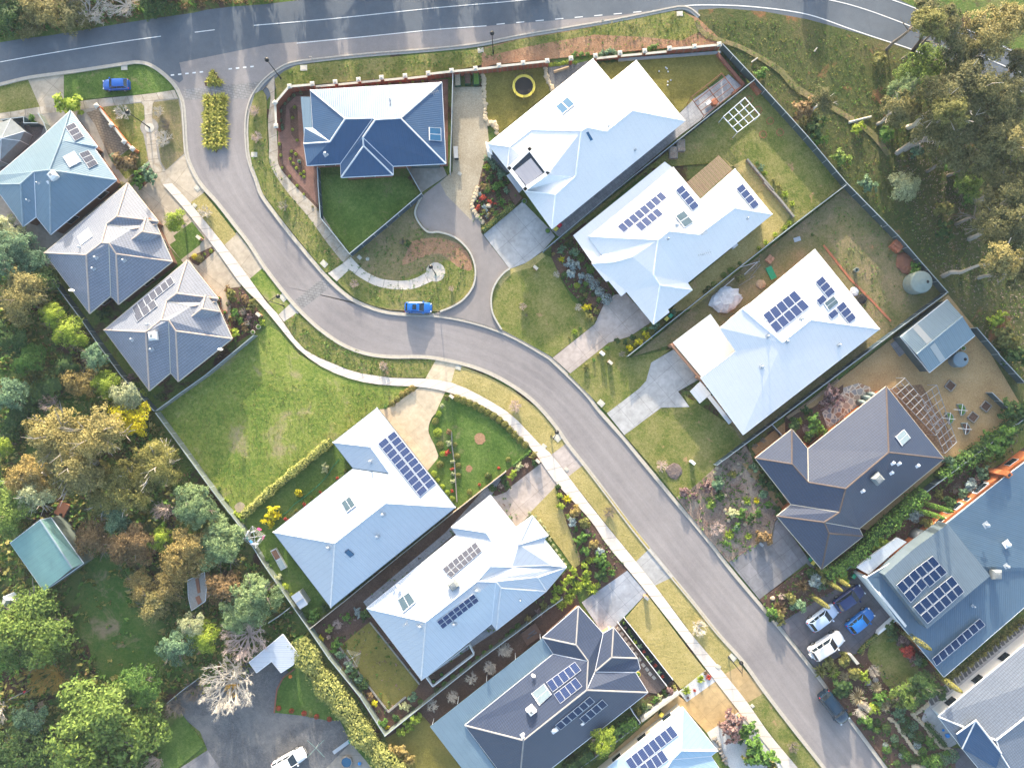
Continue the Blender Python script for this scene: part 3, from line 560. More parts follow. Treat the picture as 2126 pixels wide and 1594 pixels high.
surf('driveway','dark slate paved driveway holding four parked cars','driveway',tt('d4',(395,388),(600,262),(870,100),(930,20),(1010,60),(1190,330),(1080,440),(940,600),(850,600),(665,715)),'concrete_slate')
surf('garden_bed','lush mulched rockery garden at the lower right','garden bed',tt('d4',(665,715),(860,600),(940,610),(1080,450),(1200,330),(1480,690),(1600,860),(1440,1020),(1640,1290),(1640,1450),(1190,1420),(900,1050),(740,830)),'mulch')
surf('lawn','small shaded lawn in the rockery garden','lawn',tt('d4',(1090,440),(1180,390),(1280,560),(1380,700),(1320,780),(1180,840),(1080,700),(1020,600)),'lawn_mixed',True)
surf('paving','pale side path beside the bottom right house','paving',tt('d4',(1460,900),(2126,380),(2300,300),(2300,500),(1720,900),(1540,1060),(1650,1230),(1580,1270),(1400,1060)),'concrete_pale')
surf('driveway','dark concrete driveway at the bottom right corner','driveway',tt('d4',(1600,1260),(1700,1270),(1830,1450),(1640,1450),(1640,1300)),'concrete_slate')
ribbon('footpath','long concrete footpath along the left side of the street','footpath',
       [(337,382),(388,440),(450,520),(500,590),(535,625),(567,662),(596,698),(624,729),(666,760),(712,781),(759,794),(810,800),(873,803),(924,812),(966,827),(1000,841),(1039,865),(1075,902),(1103,930),(1124,959),(1155,1003),(1225,1078),(1259,1129),(1302,1180),(1345,1232),(1428,1338),(1486,1414),(1535,1477),(1582,1535),(1627,1594),(1660,1640)],
       [(357,380),(397,424),(466,509),(519,579),(552,625),(580,656),(616,709),(645,734),(681,750),(733,771),(782,780),(823,785),(885,786),(937,794),(984,814),(1047,850),(1078,876),(1116,917),(1145,943),(1181,990),(1220,1041),(1259,1090),(1321,1166),(1363,1219),(1431,1310),(1493,1384),(1550,1455),(1597,1522),(1657,1594),(1690,1640)],'path_new')
ribbon('footpath','dirt track worn through the reserve grass','footpath',[(1447,40),(1470,70),(1540,95),(1620,140),(1660,180),(1740,225),(1810,270),(1850,320)],[(1442,48),(1462,78),(1535,103),(1612,150),(1650,190),(1732,233),(1800,278),(1840,325)],'yard_scrub')
# kerbs: raised kerb with a flush gutter in front
def kerb(label,pts,side):
    pl = smoothline(pts,5); mb = MB(); z = .03 + .0015 * NSURF[0]; NSURF[0] += 1
    strip(mb,offset_line(pl,side * .02),.42,.075); strip(mb,offset_line(pl,side * .30),.22,z + .03,-.02)
    return tag(obj('kerb',mb,MATS['kerb']),label,'kerb',kind='structure')
kerb('pale concrete kerb on the left side of the street',ML,-1)
kerb('pale concrete kerb from the main road past the blue car',MR1[:36],-1)
kerb('pale concrete kerb on the right side of the lower street',MR1[35:],-1)
# stone edging of the court
mb = MB()
for pts in (tt('b2',(1455,105),(1400,250),(1490,388),(1600,398),(1720,440),(1812,520),(1864,612),(1884,720),(1864,832),(1790,932),(1700,992),(1600,1032)),tt('b3',(225,690),(180,722),(120,795),(80,900),(88,1040),(160,1176))):
    pl = smoothline(pts,12)
    for i in range(len(pl) - 1):
        a,b = pl[i],pl[i + 1]; m_ = (a + b) / 2; mb.box((m_.x,m_.y,.22),((b - a).length * .86,.26,.5),math.atan2((b - a).y,(b - a).x))
tag(obj('kerb',mb,MATS['stone_cap']),'small stone block edging round the court','kerb',kind='structure')
# painted lines
def line(name,label,pts,wd=.13,dash=None):
    pl = smoothline(pts,8); mb = MB();
    if dash is None: strip(mb,pl,wd,.062)
    else:
        for k in range(0,len(pl) - 1):
            if k % 2 == 0: strip(mb,pl[k:k + 2],wd,.062)
    return tag(obj(name,mb,MATS['line_paint']),label,'road marking',kind='structure')
line('road_marking','thin white centre line at the left of the main road',tt('a1',(0,498),(300,445),(600,395),(1000,332),(1290,292)))
line('road_marking','short white dash on the main road',tt('a1',(1562,260),(1722,240)))
line('road_marking','long white centre line of the main road',[(527,53),(700,38),(900,17),(1050,4),(1150,-6)])
line('road_marking','white line along the turning lane',[(616,90),(760,76),(900,62),(1010,54)])
mb = MB()
for k in range(10):
    x = 1031 + k * 40.5; y = 51.5 - k * 3.55; a,b = P(x,y).xy,P(x + 17,y - 1.6).xy; strip(mb,[a,b],.14,.062)
tag(obj('road_marking',mb,MATS['line_paint']),'row of white dashes beside the service lane','road marking',kind='structure')
mb = MB()
for k in range(12):
    x = 355 + k * 15; y = 157 - k * 1.6
    if abs(x - 440) < 22: continue
    a,b = P(x,y).xy,P(x + 7,y - .7).xy; strip(mb,[a,b],.22,.063)
tag(obj('road_marking',mb,MATS['line_paint']),'row of short white give way dashes at the street mouth','road marking',kind='structure')
line('road_marking','white edge line on the near side of the highway curve',[(1403,15),(1440,11),(1500,11),(1560,14),(1632,22),(1691,34),(1765,60),(1824,80),(1883,99),(1927,116),(2000,145),(2074,171),(2126,192)],.16)
line('road_marking','white centre line on the highway curve',[(1722,0),(1765,10),(1824,29),(1912,63),(2000,101),(2074,132),(2126,153)],.14)
line('road_marking','white edge line on the far side of the highway curve',[(1850,-1),(1897,16),(1956,42),(2024,68),(2089,100),(2126,117)],.14)

GV = []; GF = []
for s_ in SURFS:
    o_ = len(GV); GV += s_.v; GF += [[i + o_ for i in f] for f in s_.f]
GBVH = BVHTree.FromPolygons(GV,GF)
def gz(x,y):
    h = GBVH.ray_cast(Vector((x,y,20)),Vector((0,0,-1))); return h[0].z if h[0] else 0.0
def G3(px,py):
    v = P(px,py,.15); v.z = gz(v.x,v.y); return v

# ================================================================== houses
def seg_dist(p,a,b):
    d = b - a; t_ = max(0,min(1,(p - a).dot(d) / max(1e-9,d.dot(d)))); return (p - (a + d * t_)).length
def inset(poly,d):
    n = len(poly); out = []
    ar = sum(poly[k].x * poly[(k + 1) % n].y - poly[(k + 1) % n].x * poly[k].y for k in range(n))
    if ar < 0: poly = poly[::-1]
    for i in range(n):
        a,b,c = poly[i - 1],poly[i],poly[(i + 1) % n]
        d1 = (b - a).normalized(); d2 = (c - b).normalized(); n1 = Vector((-d1.y,d1.x)); n2 = Vector((-d2.y,d2.x))
        m_ = (n1 + n2); q = max(.35,1 + n1.dot(n2)); out.append(b + m_ * (d / q))
    return out
def newell(pts):
    n = Vector((0,0,0))
    for a,b in zip(pts,pts[1:] + pts[:1]):
        n += Vector(((a.y - b.y) * (a.z + b.z),(a.z - b.z) * (a.x + b.x),(a.x - b.x) * (a.y + b.y)))
    return n.normalized()
class House: pass
HOUSES = []
def house(name,label,outline,faces,roofm,ridgem,wallm,ze=3.0,pitch=24,windows=True,gutterm='alu',cat='house',skipwall=(),zover=None,base=0.0,ridges=True,wall=True,insetd=.55):
    h = House(); zover = zover or {}
    key = lambda p: (round(p[0],1),round(p[1],1))
    eav = [key(p) for p in outline]; o2 = [P(p[0],p[1],zover.get(key(p),ze)).xy for p in outline]
    cx = sum(p.x for p in o2) / len(o2); cy = sum(p.y for p in o2) / len(o2)
    h.root = thing(name,label,cat,(cx,cy,base)); og = Vector((cx,cy,base)); h.name = name
    def w3(p):
        k = key(p)
        if len(p) > 2: return P(p[0],p[1],p[2])
        if k in zover: return P(p[0],p[1],zover[k])
        if k in eav: return P(p[0],p[1],ze)
        z = ze + 1
        for _ in range(6):
            q = P(p[0],p[1],z).xy; d = min(seg_dist(q,o2[i],o2[(i + 1) % len(o2)]) for i in range(len(o2))); z = ze + d * math.tan(R(pitch))
        return P(p[0],p[1],z)
    mb = MB(); W = {}; tris = []; edges = {}; fcs = []
    for f in faces:
        ks = [key(p) for p in f]
        for p in f:
            if key(p) not in W: W[key(p)] = w3(p)
        pts = [W[k] for k in ks]; n = newell(pts)
        if n.z < 0: pts = pts[::-1]; ks = ks[::-1]; n = -n
        hz = Vector((n.x,n.y,0)); hz = hz.normalized() if hz.length > 1e-3 else Vector((1,0,0)); ud = Vector((-hz.y,hz.x,0)); vd = -n.cross(ud)
        fcs.append((ks,n))
        for tri in tessellate_polygon([[Vector((q.x,q.y,0)) for q in pts]]):
            q = [pts[i] for i in tri]
            if (q[1] - q[0]).cross(q[2] - q[0]).z < 0: q = [q[0],q[2],q[1]]
            mb.face(q,[(x.dot(ud),x.dot(vd)) for x in q]); tris.append(q)
        for a,b in zip(ks,ks[1:] + ks[:1]): edges.setdefault(frozenset((a,b)),[]).append(n)
    # underside
    us = [tuple(q) for q in tris]
    for q in us: mb.face([x - Vector((0,0,.12)) for x in q][::-1])
    for e,ns in edges.items():
        if len(ns) == 1 and len(e) == 2:
            a,b = [W[k] for k in e]; d = Vector((0,0,.12)); mb.face([a,b,b - d,a - d])
    h.roof = obj('roof',mb,MATS[roofm],h.root); h.og = og
    ov = []; of = []
    for q in tris:
        i = len(ov); ov += q; of.append([i,i + 1,i + 2])
    h.bvh = BVHTree.FromPolygons(ov,of); h.W = W
    # ridge capping and gutter
    if ridges:
        rb = MB(); vb = MB()
        for e,ns in edges.items():
            if len(ns) == 2 and len(e) == 2 and ns[0].dot(ns[1]) < .995:
                a,b = [W[k] for k in e]
                if (a - b).length < .3: continue
                mid = (a + b) / 2; conv = (ns[0] + ns[1]); fc = [f for f in fcs if all(k in f[0] for k in e)]
                # convex if centroids lie below
                cv = 0
                for ks,n in fc: c_ = sum((W[k] for k in ks),Vector()) / len(ks); cv += (c_ - mid).dot(conv)
                if cv < 0: rb.tube(a + Vector((0,0,.02)),b + Vector((0,0,.02)),.13,n=6)
                else: vb.tube(a - Vector((0,0,.01)),b - Vector((0,0,.01)),.07,n=4)
        if rb.f: obj('ridge_cap',rb,MATS[ridgem],h.roof)
        if vb.f: obj('valley_flashing',vb,MATS[gutterm],h.roof)
    gb = MB()
    for i in range(len(outline)):
        a,b = [w3(outline[j % len(outline)]) for j in (i,i + 1)]
        d = Vector((0,0,.07)); gb.tube(a - d,b - d,.085,n=5)
    obj('gutter',gb,MATS[gutterm],h.root)
    # walls
    if wall:
        ins = inset(list(o2),insetd); wb = MB(); h.ins = ins
        zmin = min([ze] + list(zover.values())) - .14
        wb.slab(ins,zmin,base - .3); obj('wall',wb,MATS[wallm],h.root)
        if windows:
            ctr = Vector((0,0))
            for i in range(len(ins)):
                a,b = ins[i],ins[(i + 1) % len(ins)]; L = (b - a).length
                if L < 3.2: continue
                d = (b - a).normalized(); nrm = Vector((d.y,-d.x)); m_ = (a + b) / 2
                if nrm.dot(-m_) < 0: continue
                k = max(1,int(L / 5.0))
                for j in range(k):
                    c = a + d * (L * (j + .5) / k); an = math.atan2(d.y,d.x); ww = 1.8
                    fb = MB(); fb.box((c.x + nrm.x * .03,c.y + nrm.y * .03,base + 1.55),(ww,.12,1.35),an)
                    fr = obj('window',fb,MATS['alu'],h.root)
                    pb = MB(); pb.box((c.x + nrm.x * .08,c.y + nrm.y * .08,base + 1.55),(ww - .16,.06,1.2),an)
                    obj('pane',pb,MATS['glass_dark'],fr)
    HOUSES.append(h); return h
def hit(h,px,py):
    o = Vector((0,0,CAM_H)); d = (P(px,py,0) - o).normalized(); r = h.bvh.ray_cast(o,d)
    if r[0] is None:
        q = P(px,py,3.5); return q,Vector((0,0,1))
    n = r[1] if r[1].z > 0 else -r[1]; return r[0],n
def array(h,c4,nx,ny,mat='solar_blue',off=.14,only=None,name='solar_panel',label=None):
    """corner pixels: origin, along x, far, along y"""
    c = [hit(h,*p) for p in c4]; n = sum((q[1] for q in c),Vector()).normalized(); w_ = [q[0] for q in c]
    # best plane: keep on roof but flat
    def bl(u,v): return (w_[0] * (1 - u) + w_[1] * u) * (1 - v) + (w_[3] * (1 - u) + w_[2] * u) * v + n * off
    for j in range(ny):
        for i in range(nx):
            if only and (i,j) not in only: continue
            g = .03
            q = [bl((i + g) / nx,(j + g) / ny),bl((i + 1 - g) / nx,(j + g) / ny),bl((i + 1 - g) / nx,(j + 1 - g) / ny),bl((i + g) / nx,(j + 1 - g) / ny)]
            if (q[1] - q[0]).cross(q[3] - q[0]).z < 0: q = [q[0],q[3],q[2],q[1]]
            b = MB(); b.hexa([x - n * .05 for x in q],q)
            b.cm = 1; cc = sum(q,Vector()) / 4; b.face([cc + (x - cc) * .93 + n * .006 for x in q],[(0,0),(1,0),(1,1),(0,1)])
            o = obj(name,b,[MATS['alu'],MATS[mat]],h.root)
            if label: o['label'] = label
def local_frame(n,ang_pt=None):
    hz = Vector((n.x,n.y,0)); hz = hz.normalized() if hz.length > 1e-3 else Vector((1,0,0)); return hz,Vector((-hz.y,hz.x,0))
def cooler(h,px,py,s=1.15,mat='galv',hgt=.95):
    q,n = hit(h,px,py); hz,ud = local_frame(n); an = math.atan2(ud.y,ud.x); z = q.z + .25
    b = MB()
    def ring(sz,zz): return [(q.x + (x * math.cos(an) - y * math.sin(an)) * sz / 2,q.y + (x * math.sin(an) + y * math.cos(an)) * sz / 2,zz) for x,y in ((-1,-1),(1,-1),(1,1),(-1,1))]
    b.hexa(ring(s * .7,z - .7),ring(s * .7,z)); b.hexa(ring(s,z),ring(s * 1.02,z + hgt * .55)); b.hexa(ring(s * 1.02,z + hgt * .55),ring(s * .6,z + hgt))
    c = obj('evaporative_cooler',b,MATS[mat],h.root)
    l = MB(); l.hexa(ring(s * .34,z + hgt + .002),ring(s * .30,z + hgt + .03)); obj('cooler_lid',l,MATS['fence_grey'],c)
def vent(h,px,py,r=.16,hgt=.5,mat='galv',cap=True):
    q,n = hit(h,px,py); b = MB(); b.tube(q - Vector((0,0,.3)),q + Vector((0,0,hgt)),r * .6,n=8)
    if cap: b.lathe(q + Vector((0,0,hgt)),[(r * .6,0),(r * 1.2,.06),(r * 1.1,.16),(r * .3,.24)],10)
    b.box(q + Vector((0,0,.03)),(r * 3.6,r * 3.6,.05),.6); obj('roof_vent',b,MATS[mat],h.root)
def skylight(h,c4,mat='glass_blue',fr='alu',name='skylight'):
    c = [hit(h,*p) for p in c4]; n = sum((q[1] for q in c),Vector()).normalized(); q = [x[0] + n * .12 for x in c]
    if (q[1] - q[0]).cross(q[3] - q[0]).z < 0: q = [q[0],q[3],q[2],q[1]]
    b = MB(); b.hexa([x - n * .2 for x in q],q); f = obj(name,b,MATS[fr],h.root)
    cc = sum(q,Vector()) / 4; g = MB(); p = [cc + (x - cc) * .84 + n * .004 for x in q]; g.hexa([x for x in p],[x + n * .02 for x in p]); obj('pane',g,MATS[mat],f)
def heater(h,c4,mat='glass_teal',tank=True):
    """solar hot water collector with its header tank along the low edge"""
    c = [hit(h,*p) for p in c4]; n = sum((q[1] for q in c),Vector()).normalized(); q = [x[0] + n * .16 for x in c]
    if (q[1] - q[0]).cross(q[3] - q[0]).z < 0: q = [q[0],q[3],q[2],q[1]]
    f = None
    for k in range(2):
        a0,a1 = q[0].lerp(q[1],k * .5 + .01),q[0].lerp(q[1],k * .5 + .49); b0,b1 = q[3].lerp(q[2],k * .5 + .01),q[3].lerp(q[2],k * .5 + .49)
        b = MB(); b.hexa([x - n * .1 for x in (a0,a1,b1,b0)],[a0,a1,b1,b0]); f = obj('water_heating_panel',b,MATS['alu'],h.root)
        cc = (a0 + a1 + b0 + b1) / 4; g = MB(); g.hexa([cc + (x - cc) * .9 + n * .001 for x in (a0,a1,b1,b0)],[cc + (x - cc) * .9 + n * .02 for x in (a0,a1,b1,b0)]); obj('pane',g,MATS[mat],f)
    if tank:
        b = MB(); b.tube(q[0] - n * .02,q[1] - n * .02,.07,n=6); obj('pipe_rail',b,MATS['steel_white'],f)
def dish(h,px,py,r=.42,mat='steel_white'):
    q,n = hit(h,px,py); top = q + Vector((0,0,.8)); b = MB(); b.tube(q,top,.03); d = Vector((.3,1,.5)).normalized()
    u = d.orthogonal().normalized(); v = d.cross(u); k = 14
    rings = [[top + d * (.10 * (rr ** 2)) + (u * math.cos(6.283 * i / k) + v * math.sin(6.283 * i / k)) * r * rr for i in range(k)] for rr in (.05,.5,1)]
    for a,c in zip(rings,rings[1:]):
        for i in range(k): b.face([a[i],a[(i + 1) % k],c[(i + 1) % k],c[i]])
    b.tube(top,top + d * .5,.02); obj('satellite_dish',b,MATS[mat],h.root)
def antenna(h,px,py,s=1.1):
    q,n = hit(h,px,py); b = MB(); top = q + Vector((0,0,1.3)); b.tube(q,top,.025,n=4); b.tube(top - Vector((s * .8,.3,0)),top + Vector((s * .8,.3,0)),.025,n=4)
    for k in range(-3,4):
        c = top + Vector((s * .8,.3,0)) * (k / 3.5); e = Vector((-.25,.6,0)) * (.75 + .1 * k) * .6; b.tube(c - e,c + e,.018,n=4)
    obj('antenna',b,MATS['steel_grey'],h.root)

# 1 ---- top-left house
e = [(146,230),(202,305),(196,309),(242,374),(105,487),(75,450),(48,470),(0,403),(-14,383),(-8,364),(5,354),(78,292)]
h1 = house('house','blue-grey metal roofed house at the top left with a pointed front wing',e,[
    [e[0],e[1],e[2],e[3],(103,353),(127,292)],[e[0],(127,292),(103,353),(71,357),(43,382),e[8],e[9],e[10],e[11]],
    [(103,353),e[3],e[4]],[(103,353),e[4],e[5],(71,357)],[(71,357),e[5],e[6],(43,382)],[(43,382),e[6],e[7],e[8]]],
    'roof_bluegrey','ridge_steel','brick_brown',pitch=23)
array(h1,tt('a1',(522,1022),(600,985),(680,1100),(603,1140)),1,3,'solar_grey')
array(h1,tt('a1',(632,1237),(712,1205),(792,1318),(715,1358)),1,3,'solar_grey')
heater(h1,tt('a1',(505,1262),(597,1215),(655,1300),(560,1350)),'alu',False)
cooler(h1,115,367,1.2,'alu'); vent(h1,81,381,.1); vent(h1,60,417,.1); skylight(h1,tt('a1',(372,1455),(385,1450),(408,1470),(390,1480)),'alu')
# 2 and 3 ---- the twin tiled houses
def twin(dx,dy,label):
    s = lambda *p: (p[0] + dx,p[1] + dy)
    e = [s(265,380),s(329,460),s(324,466),s(358,543),s(246,632),s(230,614),s(186,651),s(92,525)]
    a,b,c,d,ee,f = s(243,449),s(222,465),s(211,504),s(226,505),s(241,527),s(179,529); v = s(272,476)
    h = house('house',label,e,[[e[7],e[0],a,b,c,f],[e[0],e[1],a],[a,e[1],e[2],v,b],[b,v,e[2],e[3],ee,d,c],[ee,e[3],e[4]],[d,ee,e[4],e[5]],
                                  [f,c,d,e[5],e[6]],[e[7],f,e[6]]],'tile_grey','ridge_pink','brick_brown',pitch=25,gutterm='render_cream')
    # raised porch gable
    p0,p1,p2,p3,q,p4 = P(*s(303,452),3.9),P(*s(332,487),3.5),P(*s(301,514),3.5),P(*s(261,508),4.3),P(*s(295,481),5.1),P(*s(262,508),4.4)
    mb = MB()
    for tri in ((p0,p1,q),(p0,q,p3),(q,p1,p2),(q,p2,p3)):
        n = newell(list(tri)); tri = tri if n.z > 0 else tri[::-1]; n = newell(list(tri)); hz = Vector((n.x,n.y,0)).normalized(); ud = Vector((-hz.y,hz.x,0)); vd = -n.cross(ud)
        mb.face(tri,[(x.dot(ud),x.dot(vd)) for x in tri]); mb.face([x - Vector((0,0,.4)) for x in tri][::-1])
    for a_,b_ in ((p0,p1),(p1,p2),(p2,p3),(p3,p0)): mb.face([a_,b_,b_ - Vector((0,0,.4)),a_ - Vector((0,0,.4))])
    g = obj('porch_roof',mb,MATS['tile_grey'],h.root); rb = MB()
    for x in (p0,p1,p3): rb.tube(x + Vector((0,0,.03)),q + Vector((0,0,.03)),.12)
    obj('ridge_cap',rb,MATS['ridge_pink'],g)
    cb = MB()
    for x in (s(330,489),s(325,462)):
        w_ = P(*x,1.8); cb.box((w_.x - .3,w_.y + .1,1.7),(.45,.45,3.4),.9)
    obj('porch_post',cb,MATS['brick_salmon'],h.root)
    return h
h2 = twin(0,0,'grey tiled house between the blue-grey roof and its twin, with white roof window')
h3 = twin(124,160,'grey tiled house beside the vacant lot with a row of solar panels')
skylight(h2,tt('b1',(625,435),(710,365),(745,430),(655,498)),'alu','render_white'); vent(h2,*t('b1',775,600)); vent(h2,*t('b1',755,688)); vent(h2,*t('b1',1000,622)); vent(h2,*t('b1',645,515),.12); dish(h2,*t('b1',600,870))
array(h3,tt('b1',(1060,1000),(1375,750),(1408,805),(1090,1062)),7,1,'solar_grey'); array(h3,tt('b1',(1075,1062),(1240,935),(1270,990),(1105,1120)),3,1,'solar_grey')
cooler(h3,*t('b1',1245,1230),s=1.25,mat='steel_white'); vent(h3,*t('b1',1220,1335)); vent(h3,*t('b1',1065,1255)); vent(h3,*t('b1',1188,1135),.12); dish(h3,*t('b1',1785,1340),r=.4)
# A ---- corner house
e = tt('a2',(558,725),(1612,662),(1645,1315),(1220,1335),(1222,1405),(805,1425),(800,1315),(530,1330),(505,1155),(512,1030),(578,1030))
a,b,b2,c,d,ee,f = tt('a2',(838,955),(1060,950),(1080,962),(1283,950),(715,1140),(980,1105),(985,1172))
hA = house('house','corner house with blue metal hip roof inside the brick pillar wall',e,[[e[0],e[1],c,b2,b,a],[e[0],a,d,e[10]],[e[9],e[10],d,e[8]],[a,b,e[6],e[7],e[8],d],
    [b,b2,ee,f,e[5],e[6]],[ee,f,e[4],e[3]],[f,e[4],e[5]],[b2,c,e[2],e[3],ee],[e[1],e[2],c]],'roof_steel','ridge_pale','brick_red',pitch=22)
heater(hA,tt('a2',(1510,1025),(1605,1030),(1608,1138),(1512,1130)),'glass_blue'); vent(hA,*t('a2',682,1240),.2); vent(hA,*t('a2',1198,805),.1); antenna(hA,*t('a2',1550,770))
m_ = MB(); q = [P(*t('a2',*p),2.9) for p in ((480,778),(556,778),(572,1028),(505,1076))]; m_.slab([x.xy for x in q],2.9,2.75,lambda x: (x.x,x.y)); obj('patio_roof',m_,MATS['roof_bluegrey'],hA.root)
m_ = MB()
for x in q: m_.tube((x.x * .99,x.y,0),(x.x * .99,x.y,2.75),.06)
obj('patio_post',m_,MATS['steel_white'],hA.root)
gd = MB(); q = P(*t('a2',1480,1350),1.2); gd.box((q.x,q.y + .35,1.2),(4.6,.1,2.3)); obj('garage_door',gd,MATS['fence_dark'],hA.root)
# B ---- large white house
e = [(1013,299),(1231,123),(1269,168),(1321,126),(1422,251),(1146,475),(1089,396),(1054,351)]
r1,r2,r3,r0,r5,k1,k2,k3,k4 = (1219,265),(1259,273),(1313,230),(1207,272),(1103,270),(1058,305),(1195,366),(1153,404),(1136,364)
hB = house('house','large white roofed house with two pointed wings and a balcony',e,[
    [e[0],e[1],r1,r0,r5,k1],[e[1],e[2],r2,r1],[e[2],e[3],r3,r2],[e[3],e[4],r3],[r3,e[4],e[5],k3,k2,r0,r1,r2],[r5,r0,k2,k4],[k1,r5,k4,e[7]],[e[0],k1,e[7]],
    [k4,k2,k3,e[6]],[e[6],k3,e[5]],[k4,e[6],e[7]]],'roof_white','ridge_white','render_grey',ze=3.6,pitch=20,gutterm='steel_white')
heater(hB,tt('a3',(650,922),(750,840),(690,780),(590,860)),'glass_blue'); skylight(hB,tt('a3',(830,1062),(852,1050),(897,1128),(873,1140)),'glass_blue','steel_white')
for x in ((485,1325),(530,1385),(1232,1203),(1020,1015)): vent(hB,*t('a3',*x),.12,.4)
# balcony: white frame around a raised dark panel and a ribbed canopy
fb = MB(); q = [P(*t('a3',*p),5.3) for p in ((222,1355),(385,1200),(530,1390),(350,1520))]
for a_,b_ in zip(q,q[1:] + q[:1]):
    d_ = (b_ - a_); fb.box((a_ + b_) / 2,(d_.length + .5,.55,.5),math.atan2(d_.y,d_.x))
bal = obj('balcony_frame',fb,MATS['steel_white'],hB.root)
m_ = MB(); c_ = sum(q,Vector()) / 4; qq = [c_ + (x - c_) * .93 for x in q]; m_.slab([x.xy for x in qq],5.32,4.3); obj('balcony_floor',m_,MATS['glass_dark'],hB.root)  # dark slab above the roof; its colour paints the shade of a recess
m_ = MB(); q = [P(*t('a3',*p),5.4) for p in ((262,1375),(395,1270),(490,1390),(360,1492))]; m_.slab([x.xy for x in q],5.40,5.33,lambda x: (x.x * .8 + x.y * .6,x.x)); obj('balcony_canopy',m_,MATS['roof_canopy'],hB.root)
m_ = MB(); q = [P(*t('a3',*p),3.2) for p in ((85,1215),(215,1355),(200,1385),(75,1250))]; m_.slab([x.xy for x in q],3.25,.5); obj('window',m_,MATS['glass_dark'],hB.root)
m_ = MB(); q = [P(*t('a3',*p),3.0) for p in ((200,1410),(235,1385),(340,1510),(300,1546))]; m_.slab([x.xy for x in q],3.0,2.8,lambda x: (x.x * .8 + x.y * .6,x.x)); obj('awning',m_,MATS['roof_pale'],hB.root)
m_ = MB(); q = [P(*t('a3',*p),2.2) for p in ((32,1155),(80,1180),(88,1265),(48,1235))]; m_.slab([x.xy for x in q],3.3,.0); obj('end_wall',m_,MATS['render_white'],hB.root)
# C ---- white house with brown pergola
e = [(1222,491),(1398,348),(1454,415),(1526,351),(1603,445),(1427,587),(1437,602),(1386,642),(1389,648),(1357,673),(1301,605),(1290,614),(1264,582),(1259,584),(1229,547),(1251,530)]
s1,s2,s3,s4,s5,s6,s7,s8 = (1366,498),(1389,480),(1451,487),(1525,432),(1357,571),(1370,592),(1313,533),(1274,544)
hC = house('house','white roofed house with brown slatted pergola between its rear wings',e,[[e[0],e[1],s2,s1],[e[1],e[2],s3,s2],[e[2],e[3],s4,s3],[e[3],e[4],s4],[s4,e[4],e[5],s5,s1,s2,s3],
    [e[0],s1,s5,s6,e[9],e[10],s7,e[15]],[s5,e[5],e[6],s6],[s6,e[6],e[7],e[8],e[9]],[e[14],e[15],s7,s8],[s8,s7,e[10],e[11],e[12],e[13],e[14]]],'roof_white','ridge_white','brick_salmon',pitch=22,gutterm='steel_white')
m_ = MB(); q = [P(x,y,2.75) for x,y in ((1190,489),(1380,336),(1397,349),(1223,491),(1250,529),(1230,546))]; m_.slab([x.xy for x in q],2.78,2.66,lambda x: (x.x * .8 + x.y * .6,x.x)); obj('verandah_roof',m_,MATS['roof_white'],hC.root)
m_ = MB()
for x in ((1194,489),(1230,459),(1270,427),(1320,387),(1375,342),(1212,516),(1230,542)): q = P(*x,2.7); m_.tube((q.x,q.y,0),(q.x,q.y,2.7),.06)
obj('verandah_post',m_,MATS['timber_pale'],hC.root)
array(hC,tt('b3',(1085,350),(1437,68),(1492,122),(1142,406)),8,1); array(hC,tt('b3',(1228,338),(1408,200),(1462,254),(1285,394)),4,1)
array(hC,tt('b3',(1550,62),(1608,16),(1745,185),(1690,230)),1,4); array(hC,tt('b4',(90,45),(138,5),(258,155),(212,192)),1,4)
heater(hC,tt('b3',(1550,268),(1620,222),(1698,318),(1625,362))); vent(hC,*t('b3',1558,340),.25); vent(hC,*t('b3',1495,450),.1); vent(hC,*t('b4',175,252),.1); antenna(hC,*t('b3',1770,580),1.3); antenna(hC,*t('b3',1765,415),.6)
q = P(*t('b3',2030,505),1.0); m_ = MB(); m_.box((q.x,q.y,.9),(.9,.5,.8),.7); obj('air_conditioner',m_,MATS['steel_white'],hC.root)
pg = MB(); q = [P(x,y,2.9) for x,y in ((1427,378),(1492,323),(1520,352),(1454,412))]
for i in range(15):
    f_ = (i + .5) / 15; a_,b_ = q[0].lerp(q[3],f_),q[1].lerp(q[2],f_); d_ = b_ - a_; pg.box((a_ + b_) / 2,(d_.length,.13,.09),math.atan2(d_.y,d_.x))
for i in range(12):
    f_ = i / 11; a_,b_ = q[0].lerp(q[1],f_),q[3].lerp(q[2],f_); d_ = b_ - a_; pg.box((a_ + b_) / 2 - Vector((0,0,.12)),(d_.length,.10,.14),math.atan2(d_.y,d_.x))
po = obj('pergola',pg,MATS['timber_pale'],hC.root)
m_ = MB()
for x in q: m_.tube((x.x,x.y,0),(x.x,x.y,2.8),.08)
obj('post',m_,MATS['timber_pale'],po)
# D ---- big white skillion house with carport
e = [(1692,518),(1826,683),(1543,902),(1455,784),(1528,729),(1495,681),(1541,641),(1558,630)]
zo = {(1692,518): 3.0,(1826,683): 3.0,(1543,902): 3.0,(1455,784): 5.0,(1528,729): 4.9,(1495,681): 5.9,(1541,641): 5.8,(1558,630): 3.1}
hD = house('house','biggest white roofed house with a square carport and split solar arrays',e,[[e[0],e[1],(1683,664,4.75)],[(1683,664,4.75),e[1],e[2],e[3],e[4],e[5],e[6],(1624,711,4.75)],
    [(1560,631,3.1),e[0],(1683,664,4.75),(1624,711,4.75)],[e[6],(1560,631,3.1),(1624,711,4.75)]],'roof_lav','ridge_white','brick_salmon',pitch=15,zover=zo,gutterm='steel_white')
array(hD,tt('b4',(280,930),(505,755),(560,817),(330,1000)),5,1); array(hD,tt('b4',(330,1000),(560,817),(615,875),(380,1062)),5,1)
